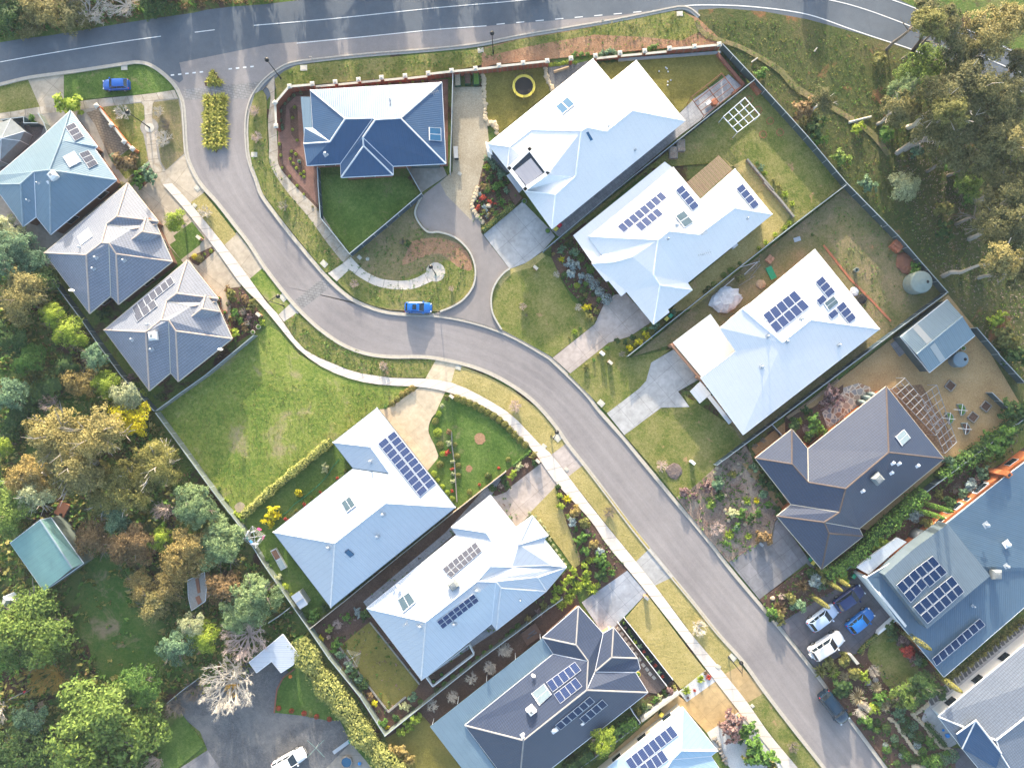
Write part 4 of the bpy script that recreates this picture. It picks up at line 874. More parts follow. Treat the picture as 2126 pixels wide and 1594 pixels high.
array(hD,tt('b4',(650,700),(702,655),(795,768),(740,815)),1,3); array(hD,tt('b4',(655,828),(705,785),(738,822),(685,868)),1,1); array(hD,tt('b4',(736,930),(790,885),(820,920),(765,965)),1,1)
array(hD,tt('b4',(795,880),(850,832),(942,950),(888,995)),1,3); heater(hD,tt('b4',(712,850),(780,795),(818,842),(745,900)))
for x in ((275,1295),(820,1142),(318,1080),(556,957),(298,972),(455,1115)): vent(hD,*t('b4',*x),.18)
m_ = MB(); q = [P(*p,2.9) for p in ((1397,711),(1475,652),(1530,730),(1458,784))]; m_.slab([x.xy for x in q],2.95,2.80,lambda x: (-x.x * .64 + x.y * .77,x.x)); obj('carport_roof',m_,MATS['roof_white'],hD.root)
m_ = MB(); a_,b_ = P(1394,714,2.8),P(1456,787,2.8); d_ = b_ - a_; m_.box(((a_.x + b_.x) / 2,(a_.y + b_.y) / 2,2.45),(d_.length,.30,.7),math.atan2(d_.y,d_.x)); obj('carport_beam',m_,MATS['brick_salmon'],hD.root)
m_ = MB()
for x in ((1398,716),(1455,783)): q = P(*x,2.6); m_.box((q.x,q.y,1.2),(.5,.5,2.4),.9)
obj('carport_pillar',m_,MATS['brick_salmon'],hD.root)
m_ = MB(); q = [P(*t('c3',*p),2.7) for p in ((1672,125),(1755,45),(1840,145),(1750,222))]; m_.slab([x.xy for x in q],2.7,2.55,lambda x: (x.x * .8 + x.y * .6,x.x)); obj('porch_roof',m_,MATS['roof_pale'],hD.root)
m_ = MB(); q = [P(*t('c3',*p),2.7) for p in ((1835,150),(2010,370),(1985,390),(1812,172))]; m_.slab([x.xy for x in q],2.7,2.55,lambda x: (x.x * .8 + x.y * .6,x.x)); obj('awning',m_,MATS['roof_pale'],hD.root)
# E ---- dark tiled house
e = [(1840,802),(1960,952),(1784,1097),(1792,1113),(1706,1181),(1613,1071),(1643,1047),(1568,951),(1644,891),(1677,932)]
a,b,c,d,ee,f,g = (1845,939),(1756,1014),(1678,1001),(1644,963),(1743,1063),(1711,1084),(1721,1107)
hE = house('house','dark charcoal tiled house with brown ridges above the grey driveway',e,[[e[0],e[1],a],[e[9],e[0],a,b,c],[e[8],e[9],c,d],[e[7],e[8],d],[e[7],d,c,b,ee,e[6]],[e[6],ee,f,e[5]],[a,e[1],e[2],f,ee,b],
    [f,e[2],e[3],g],[e[5],f,g,e[4]],[g,e[3],e[4]]],'tile_dark','ridge_brown','brick_orange',pitch=26,gutterm='render_cream')
cooler(hE,*t('c4',1078,722),s=1.5,mat='fence_grey'); heater(hE,tt('c4',(1215,430),(1275,378),(1322,440),(1262,495)),'glass_grey')
for x in ((985,808),(1188,680),(1240,615),(1372,630),(1197,612)): vent(hE,*t('c4',*x),.2,.4,'steel_white')
# F ---- modern house with orange wall
e = [(2094,984),(2160,935),(2220,1180),(1960,1405),(1862,1286),(1800,1198),(1896,1140)]
zo = {(2094,984): 4.3,(2160,935): 4.3,(2220,1180): 3.6,(1960,1405): 3.3,(1862,1286): 3.6,(1800,1198): 4.0,(1896,1140): 4.3}
hF = house('house','modern blue-grey flat roofed house with bright orange side wall',e,[[e[0],e[1],e[2],(2042,1176,4.4),(1968,1086,4.5)],[e[6],e[0],(1968,1086,4.5),(2042,1176,4.4),e[2],e[3],e[4],e[5]]],'roof_slate','ridge_steel','brick_orange',zover=zo,insetd=.25,ridges=False,windows=True)
m_ = MB(); q = [P(*p,5.6) for p in ((1836,1193),(1896,1140),(1968,1087),(2056,1195),(1925,1305))]; m_.slab([x.xy for x in q],5.6,3.2,lambda x: (x.x * .8 + x.y * .6,x.x)); obj('upper_roof',m_,MATS['roof_slateup'],hF.root)
class FakeH: pass
def flat(h,z):
    k = FakeH(); k.root = h.root; k.og = h.og; k.bvh = BVHTree.FromPolygons([Vector((-200,-200,z)),Vector((200,-200,z)),Vector((200,200,z)),Vector((-200,200,z))],[[0,1,2,3]]); return k
fu = flat(hF,5.6)
array(fu,tt('d4',(1217,112),(1347,0),(1440,115),(1322,240)),3,2,'solar_black',.25); array(fu,tt('c4',(1350,1350),(1475,1255),(1560,1352),(1440,1460)),2,1,'solar_black',.25) if False else None
array(fu,tt('d4',(1347,0),(1475,-95),(1580,25),(1455,130)),3,2,'solar_black',.25)
array(fu,tt('d4',(1335,265),(1610,45),(1700,160),(1440,388)),6,2,'solar_black',.25)
array(flat(hF,3.9),tt('d4',(1472,630),(1808,345),(1850,395),(1503,685)),8,1,'solar_black',.2)
vent(fu,*t('c4',1858,1050),.25); vent(fu,*t('c4',2000,1340),.2); cooler(flat(hF,4.3),*t('d4',1915,35),s=1.4,mat='fence_grey',hgt=.8); vent(flat(hF,4.4),*t('c4',2003,1185),.3,.5,'steel_white'); vent(flat(hF,3.8),*t('d4',1763,262),.12)
m_ = MB(); q = P(*t('c4',2020,698),4.9); m_.box((q.x,q.y,2.5),(.9,.7,5.0),.75); ch = obj('chimney',m_,MATS['brick_orange'],hF.root); m_ = MB(); m_.box((q.x,q.y,5.04),(.45,.35,.08),.75); obj('flue',m_,MATS['glass_dark'],ch)
m_ = MB(); q = [P(*t('d4',*p),3.4) for p in ((1035,50),(1100,10),(1150,60),(1380,370),(1300,395))]; m_.slab([x.xy for x in q],3.4,.1); obj('balcony_floor',m_,MATS['concrete_old'],hF.root)
m_ = MB(); q = [P(*t('d4',*p),3.9) for p in ((1020,55),(1300,400),(1290,415),(1005,65))]; m_.slab([x.xy for x in q],3.9,.1); obj('parapet',m_,MATS['render_white'],hF.root)
m_ = MB(); q = [P(*t('c4',*p),3.3) for p in ((945,1350),(1060,1260),(1235,1140),(1300,1170),(1210,1240),(1115,1325),(1030,1400))]; m_.slab([x.xy for x in q],3.3,2.9,lambda x: (x.x * .8 + x.y * .6,x.x)); obj('entry_roof',m_,MATS['roof_pale'],hF.root)
for x,s_ in (((1830,800),2.6),((1665,925),1.6),((1550,1028),1.6),((1735,878),.8)):
    q = P(*t('c4',*x),2.4); m_ = MB(); m_.box((q.x,q.y,2.2),(s_,.5,1.1),.70); fr = obj('window',m_,MATS['steel_white'],hF.root); m_ = MB(); m_.box((q.x - .1,q.y + .1,2.3),(s_ * .8,.5,.8),.70); obj('pane',m_,MATS['glass_dark'],fr)
# G ---- bottom-right house
e = [(1948,1487),(2300,1195),(2400,1500),(2200,1760),(2040,1604),(1998,1553)]
hG = house('house','grey striped roof house at the bottom right corner beside the pale path',e,[[e[0],e[1],(2280,1370),(2068,1536)],[e[1],e[2],(2280,1370)],[(2068,1536),(2280,1370),e[2],e[3],(2078,1566)],[e[0],(2068,1536),(2078,1566),e[3],e[4],e[5]]],'tile_mid','ridge_pale','render_white',pitch=20)
m_ = MB(); p0,p1,p2,p3,q = P(*t('d4',1650,1165),3.6),P(*t('d4',1785,1068),4.9),P(*t('d4',1965,1300),4.9),P(*t('d4',1930,1406),4.2),P(*t('d4',1690,1268),3.4)
for tri in ((q,p1,p2,p3),(p0,p1,q)):
    for k in (tri,):
        m_.face(k,[(x.x * .6 + x.y * .8,x.x) for x in k]); m_.face([x - Vector((0,0,.3)) for x in k][::-1])
sg = obj('gable_roof',m_,MATS['roof_steel'],hG.root); m_ = MB(); m_.tube(p1,p2,.16); m_.tube(p1,q,.12); m_.tube(p0,p1,.12); obj('ridge_cap',m_,MATS['ridge_pale'],sg)
# H ---- house with sixteen panel array
e = [(783,846),(946,1053),(687,1261),(567,1104),(733,972),(691,918)]
a,b,c,d = (769,927),(809,983),(801,1044),(695,1127)
hH = house('house','silver roofed house beside the vacant lot with a long double solar array',e,[[e[5],e[0],a],[e[5],a,b,e[4]],[e[0],e[1],c,b,a],[e[3],e[4],b,c,d],[c,e[1],e[2],d],[e[3],d,e[2]]],'roof_pale','ridge_pale','brick_brown',pitch=23,gutterm='fence_dark')
array(hH,tt('c2',(1095,548),(1162,492),(1500,918),(1435,975)),1,10); array(hH,tt('c2',(1168,490),(1232,440),(1567,862),(1500,915)),1,10)
heater(hH,tt('c2',(852,1095),(925,1040),(875,965),(808,1015))); skylight(hH,tt('c2',(832,1412),(862,1388),(912,1430),(878,1455)),'glass_blue','roof_steel')
for x in ((1043,685),(1140,1110),(706,1375),(1095,1285)): vent(hH,*t('c2',*x),.22)
# I ---- silver roofed house
e = [(1018,1028),(1071,1095),(1105,1070),(1138,1111),(1130,1119),(1176,1177),(1134,1227),(1031,1307),(1021,1294),(875,1411),(761,1262),(948,1110),(937,1094)]
i1,i2,i3,i4,i5,i6,i7,i8,i9,i10,i11 = (1009,1105),(1021,1123),(1018,1175),(1063,1176),(991,1206),(884,1290),(1029,1207),(1040,1220),(1076,1130),(1144,1173),(1116,1198)
hI = house('house','silver roofed house with round vent, between tiled dark roof and long array house',e,[[e[12],e[0],i1],[e[12],i1,i2,e[11]],[e[0],e[1],i4,i3,i2,i1],[e[10],e[11],i2,i3,i5,i6],[e[1],e[2],(1077,1130)],[(1077,1130),e[2],e[3]],
    [e[1],(1077,1130),e[3],e[4],i10,i4],[e[4],e[5],i10],[i3,i4,i10,e[5],i11,i5],[i11,e[5],e[6]],[i5,i11,e[6],i8,i7],[i8,e[6],e[7]],[i6,i5,i7,e[8],e[9]],[i7,i8,e[7],e[8]],[e[10],i6,e[9]]],'roof_pale','ridge_pale','render_grey',pitch=23,
    zover={(1077,1130): 4.4,(1076,1130): 4.4,(1063,1176): 4.3,(1144,1173): 3.7,(1116,1198): 4.0})
array(hI,tt('c2',(1620,1546),(1885,1330),(1912,1370),(1650,1590)),7,1,'solar_grey'); array(hI,tt('c2',(1650,1590),(1912,1370),(1938,1408),(1690,1620)),7,1,'solar_grey')
array(hI,tt('d2',(1565,420),(1860,195),(1905,255),(1612,480)),7,2,'solar_blue'); heater(hI,tt('d2',(1300,350),(1400,265),(1345,185),(1255,245))); cooler(hI,*t('d2',1700,120),s=1.35,mat='fence_grey')
for x in ((1435,458),(1703,440),(1888,173)): vent(hI,*t('d2',*x),.25)
dish(hI,*t('d2',1265,130),r=.3); antenna(hI,*t('d2',1325,425),.5); vent(hI,*t('d3',308,248),.1)
# J ---- tiled house with metal verandah
e = [(1126,1323),(1201,1258),(1252,1315),(1274,1302),(1323,1366),(1329,1388),(1319,1395),(1345,1437),(1140,1598),(1076,1652),(965,1505),(1149,1357)]
a,b,c,d,ee,f = (1196,1338),(1221,1372),(1218,1432),(1087,1536),(1270,1364),(1235,1394)
hJ = house('house','charcoal tiled house with pale metal verandah and blue arrays on both slopes',e,[[e[0],e[1],a],[e[0],a,b,e[11]],[e[1],e[2],f,c,b,a],[e[2],e[3],ee,f],[e[3],e[4],ee],[ee,e[4],e[5],e[6],f],[f,e[6],e[7],c],
    [e[11],b,c,d,e[10]],[c,e[7],e[8],e[9],d],[e[10],d,e[9]]],'tile_dark','ridge_grey','brick_salmon',pitch=25,gutterm='alu',zover={(1235,1394): 4.3})
m_ = MB(); q = [P(*p,2.6) for p in ((1126,1324),(1149,1358),(965,1505),(1028,1592),(1070,1650),(1010,1660),(893,1507))]; m_.slab([x.xy for x in q],2.72,2.6,lambda x: (x.x * .8 + x.y * .6,x.x)); obj('verandah_roof',m_,MATS['roof_bluegrey'],hJ.root)
m_ = MB()
for x in ((1122,1326),(1070,1368),(1010,1414),(950,1460),(897,1507),(950,1580)): q = P(*x,2.6); m_.tube((q.x,q.y,0),(q.x,q.y,2.6),.06)
obj('verandah_post',m_,MATS['alu'],hJ.root)
array(hJ,tt('d3',(515,905),(745,740),(800,812),(570,990)),5,1,'solar_blue'); array(hJ,tt('d3',(575,1000),(750,865),(808,940),(630,1082)),4,1,'solar_blue')
heater(hJ,tt('d3',(400,995),(500,915),(562,1005),(465,1092)),'glass_grey'); array(hJ,tt('d3',(585,1245),(862,1015),(905,1060),(630,1285)),6,1,'solar_black'); array(hJ,tt('d3',(778,1190),(962,1038),(1008,1085),(825,1235)),4,1,'solar_black')
cooler(hJ,*t('d3',395,1115),s=1.2,mat='steel_white',hgt=1.2); dish(hJ,*t('d3',410,840),r=.35); vent(hJ,*t('d3',578,1285),.3,.3,'steel_white'); vent(hJ,*t('d3',330,1330),.2,.6,'steel_white'); vent(hJ,*t('d3',805,1238),.15,.2,'steel_white')
# K ---- bottom house
e = [(1417,1467),(1490,1558),(1476,1569),(1510,1620),(1380,1730),(1190,1650)]
hK = house('house','pale blue metal roofed house cut by the bottom edge beside the tan driveway',e,[[e[0],e[1],(1414,1557)],[(1414,1557),e[1],e[2],(1395,1576)],[e[5],e[0],(1414,1557),(1395,1576),(1365,1625)],[(1395,1576),e[2],e[3],e[4],(1365,1625)],[e[5],(1365,1625),e[4]]],'roof_sky','ridge_pale','render_cream',pitch=22)
array(hK,tt('d3',(1145,1530),(1510,1245),(1575,1330),(1205,1620)),8,1); array(hK,tt('d3',(1260,1575),(1440,1440),(1498,1528),(1310,1670)),4,1)
# sheds ------------------------------------------------------------------
e = [(21,1127),(83,1079),(105,1074),(173,1169),(91,1227)]
s1_ = house('shed','pale green metal gable shed among the trees at the left',e,[[e[0],e[1],(86,1083,4.6),(150,1179,4.6),e[4]],[e[1],e[2],e[3],(150,1179,4.6),(86,1083,4.6)]],'roof_greenish','ridge_steel','fence_green',ze=3.2,windows=False,cat='shed',insetd=.12,zover={(83,1079): 4.55})
s1_ = None
e = [(1870,699),(1967,622),(2024,697),(1930,773)]
s2_ = house('shed','blue-grey metal gable shed with a translucent stripe, by the right fence',e,[[e[0],e[1],(1998,657,3.9),(1903,735,3.9)],[(1903,735,3.9),(1998,657,3.9),e[2],e[3]]],'roof_shed','ridge_steel','fence_dark',ze=2.8,windows=False,cat='shed',insetd=.12)
for c4 in (((1340,1022),(1375,995),(1478,1108),(1440,1135)),((1460,1155),(1495,1125),(1570,1240),(1535,1265))):
    c_ = [hit(s2_,*t('b4',*p)) for p in c4]; n = c_[0][1]; m_ = MB(); q = [x[0] for x in c_]; m_.hexa([x + n * .01 for x in q],[x + n * .04 for x in q]); obj('translucent_sheet',m_,MATS['roof_cream'],s2_.root)
m_ = MB(); q = [P(*t('b4',*p),1.2) for p in ((1385,1260),(1400,1250),(1418,1285),(1400,1295))]; c_ = sum(q,Vector()) / 4; m_.box((c_.x - .1,c_.y,1.3),(.2,1.0,.8),-.2); obj('window',m_,MATS['glass_dark'],s2_.root)
e = tt('d2',(65,750),(335,525),(390,600),(465,690),(415,770),(320,832),(245,740),(125,832))
s3_ = house('carport','pale blue metal carport roof next to the tall hedge',e,[[e[0],e[1],e[2],e[6],e[7]],[e[2],e[3],e[4],e[5],e[6]]],'roof_pale','ridge_pale','fence_green',ze=2.7,pitch=4,windows=False,cat='carport',insetd=1.4,ridges=False)
e = tt('d1',(1500,95),(1632,30),(1650,150),(1640,260),(1530,335),(1505,225))
s4_ = house('shed','rusty patched tin shed hidden among golden shrubs',e,[[e[0],e[1],e[2],e[5]],[e[5],e[2],e[3],e[4]]],'timber_grey','ridge_grey','fence_timber',ze=2.3,pitch=5,windows=False,cat='shed',insetd=.2)
m_ = MB()
for k,c4 in enumerate((((1560,85),(1585,70),(1600,190),(1580,200)),((1560,230),(1590,215),(1610,270),(1585,290)))):
    q = [P(*t('d1',*p),2.45) for p in c4]; m_.slab([x.xy for x in q],2.44,2.30)
obj('rusty_sheet',m_,MATS['steel_rust'],s4_.root)
# small caravan like hut at the left edge and one at the bottom edge
e = tt('d1',(0,330),(30,225),(110,190),(150,250),(30,320))
house('hut','small cream roofed hut at the left edge above the big green tree',e,[[e[1],e[2],e[3],(t('d1',55,250) + (2.9,)),],[e[0],e[1],(t('d1',55,250) + (2.9,)),e[3],e[4]]],'roof_cream','ridge_pale','fence_green',ze=2.3,windows=False,cat='hut',insetd=.1)

# ================================================================== plants
def L(name,d,m_,l_,tr=.3):
    k = 1.25 if max(l_) > .44 else 1.6
    leaf_mat('leaf_' + name,*[tuple(min(.8,x * k) for x in c) for c in (d,m_,l_)],tr)
L('green',(.022,.055,.010),(.06,.13,.022),(.13,.22,.045)); L('dark',(.012,.032,.010),(.03,.065,.018),(.07,.115,.03))
L('bright',(.035,.065,.012),(.10,.155,.03),(.20,.265,.06)); L('lime',(.10,.15,.012),(.22,.30,.03),(.42,.48,.07))
L('yellow',(.18,.16,.006),(.45,.38,.01),(.72,.62,.03)); L('olive',(.05,.06,.015),(.13,.13,.035),(.24,.22,.07))
L('gum',(.06,.06,.02),(.155,.14,.05),(.30,.255,.10)); L('gold',(.075,.06,.018),(.18,.14,.045),(.31,.24,.09))
L('bluegreen',(.03,.06,.035),(.08,.14,.08),(.17,.26,.14)); L('silver',(.11,.15,.15),(.24,.30,.30),(.42,.48,.48))
L('feather',(.05,.085,.035),(.125,.185,.08),(.25,.32,.155)); L('rust',(.065,.042,.018),(.155,.10,.045),(.25,.17,.08)); L('red',(.10,.012,.010),(.30,.035,.025),(.42,.10,.06))
L('purple',(.07,.04,.04),(.17,.10,.095),(.30,.21,.19)); L('gumdark',(.035,.042,.014),(.09,.092,.034),(.175,.16,.07)); L('hedge',(.10,.115,.03),(.21,.22,.06),(.36,.35,.12)); L('flax',(.12,.14,.02),(.30,.30,.05),(.58,.52,.14)); L('pale',(.13,.15,.08),(.26,.28,.15),(.42,.43,.25)); L('straw',(.22,.17,.08),(.42,.34,.19),(.65,.56,.36)); L('pink',(.15,.10,.085),(.30,.215,.19),(.45,.36,.32))
plain('bark_white',(.33,.30,.265),.8,var=.2,sc1=3,obj_space=True); plain('bark_grey',(.20,.17,.145),.9,var=.25,sc1=3,obj_space=True); plain('bark_dark',(.07,.05,.04),.9,var=.25,sc1=3,obj_space=True)
plain('bark_pink',(.58,.46,.41),.8,var=.2,sc1=3,obj_space=True); plain('bark_gold',(.44,.29,.07),.8,var=.2,sc1=3,obj_space=True); plain('bark_pale',(.58,.53,.46),.8,var=.2,sc1=3,obj_space=True)

def rv(r): 
    z = r.uniform(-1,1); a = r.uniform(0,6.2832); q = math.sqrt(1 - z * z); return Vector((q * math.cos(a),q * math.sin(a),z))
def leafquad(b,p,n,s,asp,r):
    u = n.orthogonal().normalized(); an = r.uniform(0,6.283); v = n.cross(u); d = u * math.cos(an) + v * math.sin(an); e = n.cross(d)
    a,c = d * (s * .5),e * (s * .5 * asp); b.face([p - a,p + c * .9,p + a,p - c * .9])
def crown_mesh(kind,seed,nl,nleaf,ls,asp=.55,lobes_r=(.28,.45),flat=.75,gap=0.0,top=.15):
    """leaf clumps on lobes spread through a crown of radius 1"""
    r = random.Random(seed); b = MB(); lob = []
    for i in range(nl):
        for _ in range(30):
            c = rv(r) * (r.random() ** .45) * .72; c.z = c.z * flat
            if c.z > -.45 * flat: break
        lob.append((c,r.uniform(*lobes_r) * (1.15 - .3 * c.length)))
    per = max(1,nleaf // nl)
    for c,lr in lob:
        sub = [(c + Vector((d.x,d.y,abs(d.z) * .9 - .1)) * lr * r.uniform(.7,1.0)) for d in [rv(r) for _ in range(max(3,per // 14))]]
        for s_ in sub:
            for k in range(14):
                d = rv(r); p = s_ + d * lr * r.uniform(.12,.36); out = (p - c * .6).normalized() + Vector((0,0,.5)) + rv(r) * .75
                leafquad(b,p,out.normalized(),ls * r.uniform(.6,1.35),asp,r)
    return b.mesh('crown_' + kind,MATS['leaf_' + kind])
def feather_mesh(kind,seed,n,ls):
    r = random.Random(seed); b = MB()
    for i in range(n):
        d = rv(r); d.z = abs(d.z) if r.random() < .85 else d.z; c = Vector((d.x,d.y,d.z * .8)) * r.uniform(.35,1.0)
        dirn = (Vector((d.x,d.y,d.z * .3)) + rv(r) * .5).normalized()
        for k in range(6):
            e = (dirn + rv(r) * .55).normalized(); p = c + rv(r) * .05; s = e.cross(rv(r)).normalized() * ls * .09; q = p + e * ls * r.uniform(.6,1.3) - Vector((0,0,ls * .25))
            b.face([p - s,p + s,q])
    return b.mesh('crown_' + kind,MATS['leaf_' + kind])
def spiky_mesh(kind,seed,n=60,wd=.07,up=.55):
    r = random.Random(seed); b = MB()
    for i in range(n):
        a = r.uniform(0,6.283); el = r.uniform(.15,1.35); L_ = r.uniform(.75,1.05); p0 = Vector((0,0,.1)); d = Vector((math.cos(a) * math.cos(el),math.sin(a) * math.cos(el),math.sin(el)))
        s = Vector((-math.sin(a),math.cos(a),0)) * wd; m_ = p0 + d * L_ * .6; e = m_ + (d * .45 - Vector((0,0,.30))) * L_
        b.face([p0 - s * .6,p0 + s * .6,m_ + s,m_ - s]); b.face([m_ - s,m_ + s,e])
    return b.mesh('foliage_' + kind,MATS['leaf_' + kind])
def ball_mesh(kind,seed,nleaf=520,ls=.20,squash=.85):
    r = random.Random(seed); b = MB()
    for i in range(nleaf):
        d = rv(r); d.z = abs(d.z) if r.random() < .8 else d.z; p = Vector((d.x,d.y,d.z * squash)) * r.uniform(.80,1.0) * (1 + .08 * math.sin(5 * d.x + seed) * math.cos(4 * d.y))
        leafquad(b,p + Vector((0,0,.2)),(d + rv(r) * .55).normalized(),ls * r.uniform(.6,1.3),.7,r)
    return b.mesh('foliage_' + kind,MATS['leaf_' + kind])
def column_mesh(kind,seed,h=5.0,n=900):
    r = random.Random(seed); b = MB()
    for i in range(n):
        z = r.random() ** .8; a = r.uniform(0,6.283); w_ = (.55 + .9 * z) * (1 - z) ** .45 * 1.0 + .05; p = Vector((math.cos(a) * w_,math.sin(a) * w_,z * h)) * 1.0
        leafquad(b,p,(Vector((math.cos(a),math.sin(a),.5)) + rv(r) * .5).normalized(),.28,.6,r)
    return b.mesh('foliage_' + kind,MATS['leaf_' + kind])
def twig_mesh(mat,seed,levels=4,n0=6,r0=.05,spread=.75,up=.5,droop=0.0):
    r = random.Random(seed); b = MB()
    def grow(p,d,L_,rad,lv):
        k = 2 if lv > 1 else 1; q = p
        for i in range(k):
            nd = (d + rv(r) * .16 + Vector((0,0,-droop * (1 - d.z) * .3 * (levels - lv)))).normalized(); e = q + nd * L_ / k; b.tube(q,e,rad * (1 - .35 * i / k),rad * (1 - .35 * (i + 1) / k) * .8,3 if lv < 3 else 5,False); q = e; d = nd
        if lv == 0: return
        for _ in range(r.randint(3,4)):
            s = rv(r); s.z = abs(s.z) * .5; grow(p.lerp(q,r.uniform(.45,1)),(d + s * spread + Vector((0,0,.08))).normalized(),L_ * r.uniform(.55,.78),rad * .55,lv - 1)
    for i in range(n0):
        a = 6.283 * i / n0 + r.uniform(-.4,.4); grow(Vector((0,0,.05)),Vector((math.cos(a),math.sin(a),up * r.uniform(.6,1.8))).normalized(),.46,r0,levels)
    return b.mesh('branches',MATS[mat])
def trunk_mesh(mat,seed,h,lean=.0,limbs=5):
    """tapered trunk with limbs reaching into a crown of unit radius centred at height h (unit = crown radius)"""
    r = random.Random(seed); b = MB(); p = Vector((0,0,-h)); rad = .085; n = 5
    for i in range(n):
        q = Vector((math.sin(i * 1.3 + seed) * .05,math.cos(i + seed) * .05,-h + h * (i + 1) / n * .92)); b.tube(p,q,rad,rad * .86,8,i in (0,n - 1)); p = q; rad *= .86
        if i >= 2:
            for k in range(limbs - 1):
                d = rv(r); d.z = abs(d.z) * .7 + .25; d.normalize(); e = p + d * r.uniform(.4,.7); b.tube(p,e,rad * .55,rad * .3,5,False)
                for _ in range(2): d2 = (d + rv(r) * .6).normalized(); b.tube(e,e + d2 * r.uniform(.2,.4),rad * .3,rad * .1,4,False)
    return b.mesh('trunk',MATS[mat])
PM = {}
def pm(key,fn):
    if key not in PM: PM[key] = fn()
    return PM[key]
def crown_for(kind,big,v):
    if kind == 'feather' and big: return pm((kind,1,v),lambda: crown_mesh(kind,70 + v,34,12000,.095,.26,(.18,.30)))
    if big == 2: return pm((kind,2,v),lambda: crown_mesh(kind,30 + v * 7,34,15000,.055,.6,(.19,.33)))
    if big: return pm((kind,1,v),lambda: crown_mesh(kind,10 + v * 7,20,6000,.08,.6,(.22,.38)))
    return pm((kind,0,v),lambda: crown_mesh(kind,90 + v * 5,7,700,.21,.65,(.35,.5),.8))
def place(name,label,cat,group,loc,parts,rz=None):
    t_ = thing(name,label,cat,loc,group,rnd.uniform(0,6.28) if rz is None else rz)
    for nm,me,sc_,dz in parts:
        o = link(bpy.data.objects.new(nm,me)); o.parent = t_; o.scale = sc_; o.location = (0,0,dz)
    return t_
def tree(px,py,r_px,kind,h,label,bark='bark_grey',group=None,sy=1.0,rot=None,flat=.8,name='tree',big=None):
    """px,py: centre of the crown in the photo, h: full height"""
    ch = None; r_ = 1.27 * r_px * PXM * (1 - h / CAM_H * .8); zc = max(h - r_ * flat * .75,h * .45); w_ = P(px,py,zc); g = gz(w_.x,w_.y)
    big = (2 if r_ > 4.2 else 1) if big is None else big; v = rnd.randint(0,1); cm_ = crown_for(kind,big,v); hh = round(max(.8,(zc - g) / r_),0) if (zc - g) / r_ > 1 else 1
    tm = pm(('trunk',bark,hh,v),lambda: trunk_mesh(bark,3 + v,hh))
    return place(name,label,'tree',group,(w_.x,w_.y,g),[('crown',cm_,(r_,r_ * sy,r_ * flat),zc - g),('trunk',tm,(r_,r_ * sy,(zc - g) / hh),zc - g)],rot if rot is not None else rnd.uniform(0,6.28))
def bare(px,py,r_px,mat,label,h=1.6,group=None,lv=3,n0=16,name='bare_bush',up=.5,cat='shrub',droop=0,r0=.034):
    v = rnd.randint(0,2); me = pm(('twig',mat,lv,n0,up,v),lambda: twig_mesh(mat,11 + v,lv,n0,r0,.75,up,droop)); w_ = G3(px,py); r_ = r_px * PXM
    return place(name,label,cat,group,w_,[('branches',me,(r_ * .95,r_ * .95,r_ * .95 if h is None else h),0)])
# kinds of shrubs: mesh builder, plain words
KD = {}
def kd(k,desc,fn,zs=.9,nm='shrub',cat='shrub'): KD[k] = (desc,fn,zs,nm,cat)
for k,dsc in (('green','mid green shrub'),('dark','dark green shrub'),('bright','bright green shrub'),('lime','lime green shrub'),('olive','olive green shrub'),('gold','golden brown shrub'),('silver','silvery blue shrub'),
               ('bluegreen','blue-green shrub'),('rust','rust coloured shrub'),('red','red leaved shrub'),('purple','purple-brown shrub'),('pale','pale grey-green shrub'),('yellow','yellow flowering shrub')):
    kd(k,dsc,(lambda k: lambda v: pm(('s',k,v),lambda: crown_mesh(k,40 + v,8,640,.24,.65,(.38,.52),.8)))(k))
    kd(k + '_ball',dsc.replace(' shrub',' ball shrub').replace('leafy ',''),(lambda k: lambda v: pm(('b',k,v),lambda: ball_mesh(k,60 + v)))(k),.95,'clipped_shrub')
for k,dsc in (('green','spiky green plant'),('lime','spiky lime plant'),('yellow','spiky yellow plant'),('rust','spiky rusty brown plant'),('red','spiky red plant'),('olive','spiky olive plant'),('straw','pale straw tussock grass'),('flax','yellow-green flax'),('dark','spiky dark plant'),('purple','spiky purple plant')):
    kd(k + '_spiky',dsc,(lambda k: lambda v: pm(('sp',k,v),lambda: spiky_mesh(k,80 + v,90 if k == 'straw' else 60,.035 if k == 'straw' else .075)))(k),.9,'strappy_plant','plant')
REG = {}
def shrub(kind,px,py,r_px,label,group=None,h=None):
    desc,fn,zs,nm,cat = KD[kind]; me = fn(rnd.randint(0,1)); r_ = r_px * PXM * (1.06 if 'ball' in kind else 1.2 if 'spiky' in kind else 1.38); w_ = G3(px,py); hh = zs * r_ if h is None else h
    zc = hh * .5; q = P(px,py,zc + w_.z); o = link(bpy.data.objects.new(nm,me)); lowc = 'ball' not in kind and 'spiky' not in kind
    o.location = (q.x,q.y,w_.z + (hh * .42 if lowc else -.02)); o.scale = (r_,r_ * rnd.uniform(.9,1.1),hh); o.rotation_euler = (0,0,rnd.uniform(0,6.28)); return tag(o,label,cat,group)
